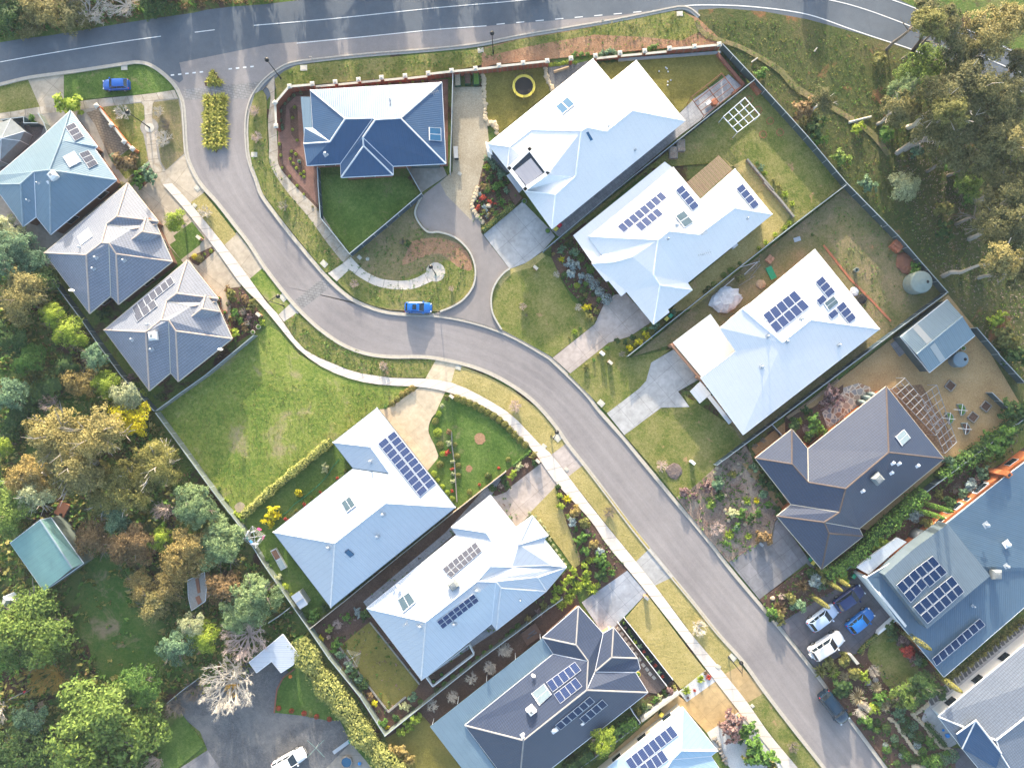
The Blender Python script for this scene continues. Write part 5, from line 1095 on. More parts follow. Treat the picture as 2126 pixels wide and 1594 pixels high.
def cluster(tile,place_,group,items,order='x'):
    """items: (kind, x, y, r) in tile coordinates; the label names the kind, the place and, when several match, its rank"""
    its = [(k,*t(tile,x,y),tr(tile,r)) for k,x,y,r in items] if tile else [tuple(i) for i in items]
    byk = {}
    for i in its: byk.setdefault(i[0],[]).append(i)
    for k,ls in byk.items():
        base = KD[k][0] if k in KD else BK[k][1]
        ls.sort(key=lambda i: i[1] if order == 'x' else i[2])
        for n_,i in enumerate(ls):
            sfx = '' if len(ls) == 1 else (', %s from left' if order == 'x' else ', %s from top') % ORD[n_]
            if len(ls) == 1: lab = '%s %s' % (base,place_)
            else: lab = '%s %s%s' % (base,place_,sfx)
            if k in KD: shrub(k,i[1],i[2],i[3],lab,group)
            else: m_,_,h_,up,lv = BK[k]; bare(i[1],i[2],i[3],m_,lab,h_,group,lv,up=up)
BK = {'bare_pale': ('bark_pale','pale leafless bush',1.5,.5,3),'bare_pink': ('bark_pink','pinkish leafless bush',1.4,.5,3),'bare_white': ('bark_white','whitish leafless bush',1.7,.6,3),'bare_grey': ('bark_grey','grey leafless bush',1.5,.5,3)}
# ---------------------------------------------------------------- hedges
def hedge(label,pts,wd,h,kind,density=26,ls=.30,straight=False):
    pl = wpts(pts) if straight else smoothline(pts,4); mb = MB(); r = random.Random(len(pts) * 7 + int(wd * 10)); L_ = sum((b - a).length for a,b in zip(pl,pl[1:])); c0 = pl[len(pl) // 2]; g = gz(c0.x,c0.y)
    for a,b in zip(pl,pl[1:]):
        d = (b - a); n = Vector((-d.y,d.x)).normalized()
        for k in range(int(d.length * density * (wd + h))):
            f_ = r.random(); s = r.uniform(-1,1); q = a + d * f_; lump = 1 + .22 * math.sin(q.x * 1.7 + q.y) * math.cos(q.y * 1.3) + r.uniform(-.08,.08)
            ang = s * math.pi / 2; p = Vector((q.x + n.x * math.sin(ang) * wd / 2 * lump,q.y + n.y * math.sin(ang) * wd / 2 * lump,g + h * (abs(math.cos(ang)) ** .5) * lump))
            if r.random() < .25: p.z = g + r.uniform(.1,1) * h
            leafquad(mb,p,(Vector((n.x * math.sin(ang),n.y * math.sin(ang),abs(math.cos(ang)) + .2)) + rv(r) * .6).normalized(),ls * r.uniform(.6,1.3),.65,r)
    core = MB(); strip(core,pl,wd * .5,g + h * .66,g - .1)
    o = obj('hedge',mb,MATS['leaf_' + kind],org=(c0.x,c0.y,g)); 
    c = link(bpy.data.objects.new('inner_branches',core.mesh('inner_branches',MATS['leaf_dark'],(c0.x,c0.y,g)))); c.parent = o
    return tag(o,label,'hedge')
hedge('long loose yellow-green hedge along the vacant lot',[(690,914),(640,955),(590,996),(548,1032),(510,1066)],1.35,1.6,'hedge',40)
hedge('tall broad yellow-green hedge outside the diagonal fence',tt('d2',(480,530),(560,680),(640,820),(760,960),(860,1090),(950,1230),(1050,1370),(1180,1500),(1300,1620)),3.3,3.2,'hedge',34,.40)
hedge('thick fine-leaved green hedge beside the dark tiled roof',tt('c4',(1370,810),(1240,930),(1130,1040),(1020,1120),(980,1190),(880,1270),(760,1350),(700,1400)),2.3,3.0,'green',18,.36)
hedge('low clipped hedge between mulch bed and grey driveway',tt('b3',(10,385),(120,290),(255,175)),1.0,.8,'olive',30,.22)
hedge('thin low hedge along the bright lawn edge',tt('c3',(400,600),(330,655),(250,725)),.5,.6,'green',30,.2)
hedge('long clipped dark hedge on the white pebble terrace',tt('d4',(1420,1085),(1490,1160),(1560,1240)),1.1,.8,'dark',30,.25)
hedge('curved overgrown dark hedge sweeping round the sunken garden',tt('c1',(540,60),(400,100),(290,190),(190,300),(130,420),(100,500)),4.2,2.6,'dark',12,.45)
hedge('short olive hedge dividing driveway and small lawn',tt('d4',(1085,460),(1010,520),(950,590)),.8,.8,'olive',30,.22)
hedge('hedge of dark pittosporum along the lower house fence',tt('d3',(1230,1190),(1120,1240),(1040,1290)),2.2,2.5,'green',16,.35)
hedge('tall dark green hedge at the bottom beside the charcoal roof',tt('d3',(880,1440),(780,1510),(660,1590)),2.4,2.5,'dark',16,.35)
hedge('wild shrub belt along the far right fence',[(2120,860),(2070,900),(2020,935),(1985,960)],2.6,2.2,'dark',14,.4)
hedge('leafy belt between the dark roof and the boundary fence',tt('c4',(1960,480),(1800,560),(1640,620),(1500,720)),2.2,2.2,'green',14,.4)
# ---------------------------------------------------------------- trees at the left
TR = 'trees in the left woodland'
for a in [
    (15,478,34,'pale',6,'small silvery green tree at the left edge beside the blue-grey roof','bark_pale'),
    (38,535,56,'bluegreen',9,'blue-green feathery tree at the left edge below the silvery tree','bark_grey'),
    (88,585,34,'dark',6,'dark green tree squeezed between brown gum and tiled house','bark_grey'),
    (45,618,55,'gum',10,'rounded brown-green gum tree at the left edge','bark_grey'),
    (108,655,26,'lime',6,'upper part of two yellow-green wattles beside the dark fence','bark_grey'),
    (148,692,36,'lime',6.5,'lower and larger yellow-green wattle beside the dark fence','bark_grey'),
    (195,742,26,'bluegreen',5,'small dark blue-green tree below the lime wattles','bark_grey'),
    (140,760,24,'dark',4,'low dark tree in shade left of the orange-brown tree','bark_dark'),
    (168,790,36,'gold',6,'orange-brown tree near the sunken garden','bark_grey'),
    (222,800,30,'lime',6,'lime tree between orange-brown tree and grey-green tree','bark_grey'),
    (258,820,32,'pale',5,'grey-green tree touching the dark fence of the third tiled house','bark_grey'),
    (274,866,40,'yellow',6.5,'brilliant yellow wattle at the corner of the vacant lot fence','bark_grey'),
    (120,905,62,'gum',14,'upper left crown of the huge pale-branched gum','bark_white'),
    (200,905,58,'gum',14,'right crown of the huge pale-branched gum beside the yellow wattle','bark_white'),
    (155,968,70,'gum',13,'broad lower gum crown with white branches','bark_white'),
    (60,990,46,'gold',9,'tan topped gum at the left below the huge crowns','bark_pale'),
    (70,1025,42,'pale',8,'grey leaved tree with bare twigs left of the rusty trailer','bark_pale'),
    (22,1058,54,'bright',9,'bright green tree at the left edge above the green shed','bark_grey'),
    (4,925,22,'lime',6,'small lime tree cut by the left edge','bark_grey'),
    (330,965,50,'olive',10,'upper crown of the spreading olive gum near the lot fence','bark_pale'),
    (268,1010,56,'olive',10,'lower left crown of the spreading olive gum','bark_pale'),
    (218,1045,34,'olive',7,'shaded olive tree between the spreading gum and the trailer','bark_pale'),
    (240,1078,30,'bluegreen',5,'dark blue-leaved tree in the middle of the woodland','bark_grey'),
    (402,1048,46,'feather',9,'feathery blue-green tree leaning over the fence above the clothesline','bark_grey'),
    (200,1118,42,'rust',7,'brown-green tree right of the green shed','bark_grey'),
    (275,1130,48,'rust',9,'reddish brown gum in the middle of the woodland','bark_white'),
    (333,1120,26,'lime',6,'small lime tree between the reddish gum and the golden tree','bark_grey'),
    (388,1150,56,'gold',9,'golden tree left of the big feathery tree','bark_grey'),
    (456,1130,54,'feather',7,'biggest pale feathery green tree beside the clothesline','bark_grey'),
    (530,1242,54,'feather',9,'pale feathery green tree left of the water tank shed','bark_grey'),
    (495,1272,40,'feather',7,'lower feathery green tree above the pink bare tree','bark_grey'),
    (292,1215,34,'gold',6,'golden tree left of the rusty shed','bark_grey'),(345,1222,36,'gold',6,'golden brown tree touching the left side of the rusty shed','bark_grey'),
    (315,1255,34,'gum',5,'brown-green tree below the golden pair','bark_grey'),(465,1222,38,'rust',7,'rust topped tree right of the rusty shed','bark_grey'),
    (400,1295,26,'pale',5,'grey-green tree below the rusty shed','bark_grey'),(425,1322,34,'lime',6,'yellow flecked green tree left of the pink bare tree','bark_grey'),(365,1345,36,'bluegreen',5,'low blue-green tree at the paddock edge','bark_grey'),
    (60,1300,88,'bright',10,'large bright green tree at the left below the green shed','bark_grey'),
    (215,1515,122,'bright',13,'huge domed bright green tree at the bottom left','bark_grey'),(290,1425,46,'green',8,'darker green tree behind the huge domed tree','bark_grey'),
    (40,1565,66,'dark',9,'dark green tree in the bottom left corner','bark_grey'),(65,1490,34,'bluegreen',4,'blue-grey bush tree beside the blue chair','bark_grey'),(10,1360,40,'green',8,'green tree under the big bright tree at the left edge','bark_grey'),
    (20,700,40,'dark',5,'dark tree at the left edge in deep shade','bark_dark'),(60,745,34,'green',4,'low green tree in the shaded garden at the left','bark_dark'),(20,820,36,'bluegreen',5,'dull blue-green tree left of the curved hedge','bark_dark'),
    (25,34,40,'dark',3.5,'dark tree in the top left corner','bark_dark'),(88,22,40,'gum',3.5,'tan-brown tree at the top left','bark_grey'),(150,34,38,'gumdark',3.2,'grey-brown tree above the main road at the top left','bark_grey'),(60,56,26,'gumdark',2.5,'low brown bush tree at the road edge, top left','bark_grey'),
    (330,2,40,'dark',3,'dark tree cut by the top edge above the road','bark_dark'),
]: tree(*a[:4],a[4] * (.72 if a[4] > 5 else 1),a[5],bark=a[6],group=TR)
BT = 'leafless trees'
for a in [((519,1315),56,'bark_pink','large pinkish leafless tree over the pale carport',4.5,4),((485,1412),66,'bark_pale','big pale leafless tree with yellow limbs over the gravel yard',5,4),((114,1392),46,'bark_gold','golden leafless tree left of the paddock',4,4),
          ((372,1462),26,'bark_grey','small dark leafless tree beside the gravel yard wall',2.5,3),((405,1430),26,'bark_grey','dark leafless tree nearer the big pale leafless tree',2.5,3),((2,1470),32,'bark_pale','pale leafless tree cut by the left edge',3,3),
          ((330,1575),24,'bark_pink','pinkish leafless tree at the bottom edge by the grass',3,3),((275,1590),26,'bark_grey','grey leafless tree at the bottom edge by the domed tree',3,3),((115,835),22,'bark_pink','small pinkish leafless tree in the sunken garden',3,3),((348,1055),26,'bark_pink','grey-pink leafless tree left of the feathery tree',4,3),
          ((185,30),46,'bark_pale','grey leafless tree at the top left above the road',3,4),((262,12),42,'bark_pale','pale leafless tree cut by the top edge',3,4)]:
    bare(a[0][0],a[0][1],a[1] * 1.2,a[2],a[3],a[4],BT,a[5],13,'leafless_tree',.6,'tree')
bare(*t('d1',1890,930),tr('d1',130),'bark_gold','inner yellow lichen-covered limbs of the pale leafless tree',3.4,BT,2,6,'leafless_tree',.8,'tree',r0=.06)
# ---------------------------------------------------------------- trees in the reserve
TQ = 'gum trees in the reserve'
for a in [(1925,28,34,'gumdark',15,'tall gum over the highway with a dark forked trunk','bark_grey'),(1962,50,34,'gumdark',15,'dark crown right of the forked gum over the highway','bark_grey'),(1985,95,36,'gumdark',14,'gum crown hanging over the highway centre line','bark_grey'),
          (2062,68,56,'gum',16,'pale golden gum crown at the top right beyond the highway','bark_pale'),(2110,40,30,'gum',15,'golden gum crown in the top right corner','bark_pale'),(1920,150,52,'bright',9,'fresh light green tree among the brown gums','bark_grey'),(1880,190,32,'feather',8,'thin pale green tree left of the fresh green one','bark_grey'),
          (1962,215,58,'gumdark',15,'large brown-green gum below the fresh green tree','bark_pale'),(2022,190,56,'gumdark',16,'large brown gum crown at the far right of the reserve','bark_pale'),(2085,210,50,'gumdark',15,'gum crown near the right edge under the highway','bark_grey'),(2115,135,30,'gumdark',13,'dark gum against the highway at the right edge','bark_grey'),
          (1868,225,36,'gumdark',10,'small tan gum with white trunk beside the dirt track','bark_white'),(1712,207,24,'gumdark',8,'isolated small gum near the fence bend','bark_pale'),(1940,275,42,'gumdark',12,'olive gum above the leaning white trunk','bark_white'),(2010,260,46,'gumdark',13,'olive gum between two brown crowns','bark_pale'),(2075,285,50,'gumdark',14,'gum crown at the right, middle of the reserve','bark_grey'),
          (2105,385,56,'gumdark',14,'yellow-green gum crown at the right edge above the white trunk','bark_white'),(2095,470,52,'gumdark',14,'gum crown at the right edge with a long leaning white trunk','bark_white'),(2105,560,40,'gumdark',12,'lowest gum crown at the right edge','bark_white'),(1875,385,30,'pale',4,'low grey-green tree in the reserve','bark_grey'),
          (2010,385,30,'bright',4,'low bright green tree in the reserve near the right','bark_grey'),(2040,330,34,'gumdark',12,'thin gum above the leaf litter','bark_grey'),(2055,440,40,'gumdark',12,'olive gum left of the yellow-green crown at the right edge','bark_grey'),(1985,325,36,'gumdark',11,'brown gum above the white forked trunk','bark_grey'),(2000,140,40,'gumdark',13,'brown gum between the fresh green tree and the highway','bark_grey')]:
    tree(a[0],a[1],a[2] * 1.08,a[3],a[4] * .85,a[5],bark=a[6],group=TQ,big=2 if a[2] > 45 else 1)
cluster(None,'in the reserve grass beyond the fence','reserve shrubs',[('rust',1672,228,22),('dark',1690,262,20),('olive',1825,128,20),('green',1702,290,12),('bright',1745,330,16),('lime',1780,265,12),('green',1838,280,20),('olive',1958,435,18),('green',2010,410,16),('bluegreen',1900,310,18),
        ('olive',2085,700,24),('lime',2070,665,18),('dark',2105,740,24),('green',1580,155,12),('green',1985,350,22),('dark',1960,480,18),('green',1900,560,14),('bluegreen',1800,385,16)])
# trees just north of the frame: they shade the main road
for k,(x,h,r_,kd_) in enumerate([(-30,4.9,48,'gum'),(60,3.4,40,'dark'),(165,5.3,49,'gum'),(225,3.8,28,'dark'),(330,4.6,44,'dark'),(420,4.9,49,'gum'),(520,5.3,49,'gum'),(640,4.9,48,'dark'),(735,5.3,49,'gum'),(800,4.2,32,'dark'),(905,4.9,46,'gum'),(1010,4.6,48,'dark'),(1110,3.8,40,'gum'),(1690,3.4,32,'gum')]):
    tree(x,-62 - (k % 3) * 16,r_,kd_,h,'%s roadside tree outside the top edge, %s from the left' % ('brown-green' if kd_ == 'gum' else 'dark green',ORD[k]),group='roadside trees along the top',big=1,flat=1.1)
# ---------------------------------------------------------------- beds and gardens
isl = []
for r_ in range(9):
    for c_ in range(3): isl.append(('flax_spiky',431 + c_ * 14 + rnd.uniform(-2,2),204 + r_ * 11.5 + rnd.uniform(-2,2),15))
isl += [('flax_spiky',444,305,10),('flax_spiky',449,297,10)]
cluster(None,'filling the long traffic island','strappy plants in the traffic island',isl,'y')
cluster(None,'in the small triangular traffic island','plants in the triangular island',[('flax_spiky',441,152,10),('flax_spiky',433,168,12),('flax_spiky',446,168,12),('flax_spiky',455,171,10),('flax_spiky',442,162,10)])
cluster(None,'beside the pointed roof and brick pillar','shrubs at the first house',[('lime',145,218,25),('rust',264,338,24),('green',290,374,15),('bluegreen',308,364,17),('olive_ball',273,375,9),('olive_ball',251,385,8),('green',68,247,9),('bluegreen',235,330,8)])
cluster(None,'around the round lamp plaza','bare bushes around the lamp plaza',[('bare_pale',258,236,24),('bare_pale',333,234,16),('bare_pale',343,290,26),('bare_grey',348,262,14)])
cluster(None,'in the verge beside the red court footpath','young street trees',[('bare_pink',531,233,16),('bare_pink',535,287,16),('bare_white',591,430,15)],'y')
cluster(None,'in the court island grass','young street trees',[('bare_pink',737,590,14),('bare_grey',836,504,10),('bare_pink',938,600,9)])
for x,y,r_,m_,lb in [(798,760,15,'bark_pink','pinkish bare bush on the curved verge opposite the blue car'),(1085,637,12,'bark_pink','small pinkish bare bush in the lawn by the court'),(1290,735,10,'bark_white','tiny white bare bush below the yellow flowers'),(1070,843,20,'bark_pink','bare bush on the verge above the clipped hedge balls'),
                         (1372,965,18,'bark_pink','bare pink bush in the lawn with a grey mulch patch'),(1264,1062,19,'bark_grey','bare grey bush on the straw verge'),(1484,1094,23,'bark_pink','wide pinkish bare bush in the mulched front garden'),(1450,1300,24,'bark_pale','wide pale bare bush on the dry verge by the pit'),
                         (1644,1546,17,'bark_grey','grey bare bush on the bottom verge'),(428,442,20,'bark_pale','pale bare bush in the mown strip'),(1093,655,5,'bark_grey','tiny seedling beside the court lawn bush')]:
    bare(x,y,r_,m_,lb,1.6,'young street trees')
cluster('a2','in the red brick court beds','small court shrubs',[('lime_ball',x,y,13) for x,y in ((430,860),(415,945),(415,1040),(450,1125),(405,1215),(440,1238),(395,1275),(420,1312),(445,1350),(480,1395),(505,1420),(505,1380),(310,1155),(320,1245),(330,1345),(390,1415),(450,1490))],'y')
cluster('a2','in the border behind the corner house','border shrubs',[('lime_ball',x,y,12) for x,y in ((825,703),(910,695),(1010,690),(1095,682),(1195,674),(1280,665),(1380,655),(1460,652))])
cluster('a2','inside the curved brick wall','border shrubs',[('bluegreen_ball',x,y,14) for x,y in ((320,890),(318,965),(330,1010),(385,795),(350,830),(425,765),(480,745),(330,1030))],'y')
cluster('b2','at the lower end of the red court','border shrubs',[('lime_ball',450,20,11),('lime_ball',505,90,11),('olive_ball',575,190,10),('olive_ball',617,215,9)])
cluster('a3','along the inside of the brick boundary wall','wall shrubs',[('dark_ball',x,492 - (x - 940) * .115,26) for x in (945,1000,1050,1160,1220,1280,1340,1400,1470,1530,1590,1650,1700,1760,1810,1860)])
cluster('a3','in the brick wall gap above the gravel','wall shrubs',[('lime_ball',x,y,18) for x,y in ((555,520),(590,518),(620,518),(655,505),(690,500),(750,505))])
cluster('a3','outside the brick wall gap','wall shrubs',[('green',740,440,26),('green',800,440,24),('bright',850,440,24),('bluegreen',960,435,28),('bluegreen',1010,425,30),('bluegreen',1060,415,28),('green',1350,385,24),('green',1390,380,24)])
cluster('a3','in the corner strip by the dark fence','corner hedge plants',[('dark_ball',1925 + i * 22,430 + i * 27,20) for i in range(9)],'y')
cluster('b3','in the colourful bed beside the grey driveway','plants of the colourful bed',[('green_spiky',45,50,38),('green',110,40,30),('green_spiky',160,150,40),('olive_spiky',85,215,26),('red',70,150,18),('red',20,110,20),('gold',15,20,18),('bluegreen',200,60,30),('dark',130,90,26),('silver',20,190,20),('green',190,200,24),('dark',110,190,18),('olive',20,235,22),('red',95,65,12),('gold',50,255,18)])
cluster('b2','at the stone edge of the colourful bed','plants of the colourful bed',[('red',1905,200,20),('red',1935,125,22),('rust',1960,40,22),('silver',1920,90,16),('silver',1965,215,18),('silver',1980,265,16),('green',2050,250,22),('dark_spiky',1970,40,24),('red',2040,170,14)])
cluster('a3','below the balcony of the large white house','plants of the colourful bed',[('lime_spiky',40,1340,34),('bluegreen',100,1325,46),('bluegreen',160,1400,46),('olive_spiky',40,1505,40),('green',130,1480,38),('dark',80,1420,34),('gold',15,1410,16),('bluegreen',50,1280,30),('dark',180,1480,26)])
cluster('b3','in the mulch bed of the pergola house','shrubs of the big front bed',[('dark_ball',700,482,38),('green_ball',795,600,35),('green_ball',875,692,37),('bluegreen',745,555,42),('silver',725,660,50),('silver',715,730,42),('silver',800,745,32),('silver_ball',790,793,18),('silver_ball',865,764,40),('silver_ball',905,812,42),('silver_ball',948,870,42),('silver_ball',1000,930,48),
        ('yellow_spiky',642,610,30),('lime_ball',765,822,27),('dark_ball',812,857,28),('dark_ball',797,935,28),('olive_ball',832,895,18),('dark_ball',895,893,20),('yellow',843,993,32),('olive',920,1030,32),('olive',875,1078,40),('green',940,938,24),('green',838,808,25),('dark',665,740,34),('bluegreen',635,530,34),('gold',575,570,16),('green',845,660,20)])
bare(*t('b3',775,1000),12,'bark_pale','pale dry bush left of the yellow flowering shrub',1.2,'shrubs of the big front bed'); bare(*t('b3',600,735),11,'bark_pale','pale dry bush at the lawn edge of the blue shrubs',1.0,'shrubs of the big front bed')
cluster('b3','beside the pinkish driveway','driveway edge plants',[('lime_spiky',745,1195,30),('olive_spiky',705,1242,14),('green',790,1165,14),('yellow',1328,1220,34),('yellow',1257,1280,38),('yellow',1188,1325,30),('bluegreen',1400,1140,44),('dark',1210,1240,30),('dark',1090,1265,26),('dark',1150,1275,24),('green',1005,1322,22),('green',1310,1175,28),('olive_ball',937,1380,14),('olive',838,1480,30),('green',900,1420,18),('dark',1480,1030,26),('bluegreen',1545,1045,26)])
cluster('b3','along the fence beside the pergola house','fence line shrubs',[('bright_ball',2070,640,15),('bright_ball',2010,700,28),('bright_ball',1945,738,24),('bright_ball',1865,812,26),('dark_ball',1820,845,22),('dark_ball',1790,870,18)])
cluster('b4','along the timber edged fence strip','fence line shrubs',[('lime_spiky',475,285,26),('lime_spiky',440,317,24),('lime_spiky',375,365,22),('lime_spiky',310,420,24),('lime_spiky',258,460,20),('green_ball',125,567,13),('bright_ball',62,617,24),('bright_ball',12,650,22),('olive',125,672,30)])
cluster('b4','in the raised bed of the back lawn','back lawn plants',[('lime_spiky',445,77,28),('lime_spiky',495,143,24),('olive',400,30,22)]); cluster('a4','along the timber retaining edge','back lawn plants',[('green_ball',245,1150,14),('lime_spiky',300,1220,24),('olive',355,1275,20),('bluegreen',270,1185,22)])
cluster('c2','beside the sandy curved driveway','clipped balls by the sandy driveway',[('lime_ball',1590,305,24),('olive_ball',1560,365,30),('lime_ball',1580,455,38),('olive_ball',1600,555,32),('lime_ball',1620,625,26),('olive_ball',1598,712,30),('lime_ball',1550,788,28),('lime_ball',1580,838,20),('lime_ball',1615,890,22),('lime_ball',1655,937,24),('lime_ball',1695,985,24),('olive',1650,175,30),('pale',1615,240,22)],'y')
cluster('c2','along the timber edging in the bright lawn','clipped balls in the bright lawn',[('olive_ball',1720,552,20),('olive_ball',1733,645,26),('olive_ball',1745,720,26),('olive_ball',1745,800,24),('red',1655,615,22),('red',1697,750,14),('red',1695,922,15),('rust',1670,450,28),('pale',1670,540,28),('pale',1700,845,22),('pale',1702,785,18),('pale',1700,690,16)],'y')
cluster('c2','standing alone on the bright front lawn','small lawn plants',[('red_ball',2070,740,13),('red_ball',1915,873,13),('dark_ball',1985,800,28),('olive_ball',1835,930,22)])
hb = tt('c2',(1735,178),(1785,197),(1835,217),(1882,240),(1930,268),(1980,295),(2030,322),(2075,355),(2118,390)) + tt('c3',(92,325),(140,355),(185,390),(225,430),(265,470),(305,515),(350,555))
for i,(x,y) in enumerate(hb): shrub('olive_ball',x,y,8.2,'round clipped hedge shrub, %s in the curved row below the footpath' % ORD[i],'row of clipped balls along the curved footpath')
cluster('c2','at the corner between vacant lot and sandy driveway','short row of clipped shrubs',[('olive_ball',1215,222,28),('olive_ball',1255,185,28),('gold_ball',1295,150,28),('gold_ball',1335,125,28),('gold_ball',1372,103,30),('green',1160,250,22)])
cluster('c3','in the dark bed along the pink driveway','dark bed plants',[('dark',85,900,38),('lime',255,795,34),('pale',297,725,28),('dark',420,700,28),('olive',420,640,30),('olive_ball',50,800,26),('olive_ball',213,672,22),('red_ball',137,740,12),('green',180,820,24),('dark',200,870,34),('bare_pink',155,877,34),('bare_pink',360,712,30)])
cluster('c3','in the row between crescent lawn and footpath','row of round front shrubs',[('lime',625,960,30),('yellow_spiky',688,990,40),('lime',635,1042,32),('gold',750,1085,50),('silver',725,1170,42),('olive',825,1180,52),('bright',690,1125,22),('green',805,1310,52),('gold',895,1350,46),('silver',945,1410,42),('green',830,1400,42),('green',970,1480,64),('lime',880,1475,32),('lime',825,1522,34),('dark',612,890,28),('purple',845,1245,24),('green',760,1235,16),('olive',850,1470,24)],'y')
cluster('c3','along the front wall of the silver roofed house','wall foot plants',[('pale',x,y,16) for x,y in ((385,1105),(430,1130),(470,1165),(500,1215),(530,1260),(545,1310),(575,1360),(600,1400),(625,1440),(650,1480),(670,1510))],'y')
cluster('d3','in the lush lime clump above the blue driveway','lush lime clump',[('lime',620,170,48),('lime',590,240,48),('lime_spiky',640,300,46),('lime_spiky',700,250,46),('lime_spiky',760,150,56),('lime_spiky',830,100,60),('lime_spiky',880,170,56),('lime',690,100,44),('lime',840,35,36),('lime',740,25,34),('lime',930,130,26),('bright_ball',988,86,25),('red',730,62,14),('dark',950,40,60),('green_spiky',1040,35,40),('lime_spiky',720,200,50)])
cluster('d3','in the row inside the side fence','side fence row',[('olive',500,302,36),('purple',455,350,28),('gold',375,403,36),('green_ball',290,465,28),('green_ball',245,505,26),('green_ball',205,537,21),('olive_ball',150,580,19),('olive_ball',80,630,13),('bright_ball',20,675,21)])
cluster('d2','in the row between the two lower roofs','side fence row',[('green_ball',2000,627,19),('green_ball',1945,675,22),('green_ball',1893,715,20),('green_ball',1830,765,22),('green_ball',1765,817,22),('green_ball',1697,870,26),('green_ball',1630,930,30),('dark_ball',1570,975,28)])
wb_ = tt('d2',(2095,640),(1995,780),(1845,870),(1695,1010),(1535,1080)) + tt('d3',(200,640),(65,790))
wb_.sort()
for i,(x,y) in enumerate(wb_): bare(x,y,19,'bark_pale','pale weeping leafless tree, %s from the left in the row between two roofs' % ORD[i],1.8,'row of weeping leafless trees',3,13,'weeping_tree',.7,'tree',1.6,.045)
cluster('d2','in the planted border of the olive back lawn','back border shrubs',[('silver',930,350,34),('green',845,387,34),('bright',710,480,34),('dark',990,362,46),('green',755,607,46),('yellow',640,555,22),('bluegreen',795,685,40),('bluegreen',865,780,46),('dark',905,830,46),('bluegreen',945,880,40),('dark_ball',970,930,52),('olive_spiky',895,920,34),('olive',825,820,26),('olive_spiky',960,1015,34),('rust',1035,1015,32),('yellow',1070,1072,32),('green_ball',1105,540,16),
        ('pale',1315,1095,38),('bluegreen',1375,1025,44),('green_ball',1435,1065,24),('dark_ball',1375,1122,20),('dark',1240,1190,36),('green',1130,1235,44),('yellow',1172,1268,18),('bare_pink',780,435,56),('bare_pink',710,535,26)])
cluster('d2','in the green corner behind the long array roof','green corner shrubs',[('pale',297,72,36),('lime_ball',345,147,33),('lime_ball',405,227,35),('olive_ball',460,300,34),('green_ball',512,382,28),('green',588,382,48),('dark',675,312,30),('green',220,-10,28)])
cluster('c2','on the side lawn behind the hedge','side lawn plants',[('yellow',258,1128,70),('yellow',465,937,38),('pale',680,740,34),('red',775,820,15),('red',362,1150,20),('red',512,1033,16),('red',640,935,12),('olive_ball',440,1080,14),('olive_ball',838,762,15),('olive_ball',565,975,10),('green',200,1480,26)])
cluster('d2','beside the lower fence corner','yellow-green trees at the fence corner',[('lime',1400,1195,54),('lime',1345,1245,46),('lime',1280,1300,44),('gold',1255,1460,64),('gold',1340,1545,56)])
for i,(x,y) in enumerate(tt('d2',(302,1118),(403,1138),(505,1158),(605,1184),(708,1205))): shrub('red_ball',x,y,5.6,'red ball shrub, %s from the left at the foot of the fan shaped lawn' % ORD[i],'row of red ball shrubs')
shrub('olive_ball',*t('d2',556,1175),5,'green ball between the third and fourth red balls of the fan lawn','row of red ball shrubs')
tree(*t('d3',965,1370),30,'lime',5,'rounded yellow-green tree between charcoal roof and bottom house',group='garden trees')
tree(*t('b1',1415,300),24,'lime',4,'round lime green tree in the cream forecourt',group='garden trees'); tree(*t('d4',1290,890),30,'bright',4,'full green tree in the middle of the rockery garden',group='garden trees'); tree(*t('d4',1400,840),34,'dark',5,'dark green tree against the solar roof corner',group='garden trees')
cluster('b1','between the cream driveways','forecourt shrubs',[('yellow_ball',1560,590,26),('olive_ball',1600,605,34),('lime_ball',1692,546,17),('lime_ball',1640,570,12),('dark',840,1050,46)])
cluster('b1','in the front bed of the third tiled house','front bed shrubs',[('olive',1860,900,52),('rust',1830,850,26),('rust',1960,940,34),('olive',2030,985,42),('green',1885,1040,42),('gold',1880,1080,36),('lime',1890,1200,42),('lime_ball',1805,1138,20),('rust',1960,1160,36),('green',1930,1100,30),('purple',2000,1080,28),('bare_white',1965,1035,46),('bare_pale',1995,1125,30),('lime',2105,1115,26)])
cluster('c3','in the scrubby front garden below the fence end','scrubby garden shrubs',[('bright',1835,1025,52),('pale',2015,1105,38),('green',2085,1110,42),('green',2050,1215,36),('lime_spiky',1995,1280,38),('dark',1905,960,52),('bluegreen',1890,865,62),('purple',1815,900,56),('purple',1620,930,46),('olive',2010,790,34),('purple',1700,960,34),('bare_pink',2060,670,34),('bare_pale',2000,735,30)])
cluster('c4','in the mulched garden before the dark tiled house','scrubby garden shrubs',[('olive_spiky',75,695,32),('lime_spiky',175,880,36),('yellow_spiky',245,880,26),('green',320,905,30),('pale',70,970,34),('green',130,975,32),('dark',200,1005,34),('green',258,965,26),('bluegreen',100,1070,30),('lime_spiky',50,1122,38),('lime_spiky',185,1136,30),('rust',290,1140,60),('dark',390,950,38),('green',395,840,26),('dark',285,730,42),('dark',340,780,42),('bluegreen',285,835,36),('bluegreen',222,645,38),('green',30,1185,24)],'y')
cluster('c4','along the orange sandy side path','bare espalier shrubs',[('bare_white',120,600,34),('bare_white',165,550,34),('bare_white',220,490,32),('bare_white',275,452,30),('bare_pink',50,640,34)])
cluster('c4','in the planted strip beside the crazy paving','terrace garden shrubs',[('dark',500,345,52),('lime_spiky',540,322,32),('olive_spiky',590,295,20),('green',650,345,62),('dark',600,435,44),('green',700,375,40),('purple',790,130,64),('purple',720,190,40),('dark',590,250,34),('bare_pink',575,370,40),('bare_white',645,285,40),('bare_grey',760,185,46)])
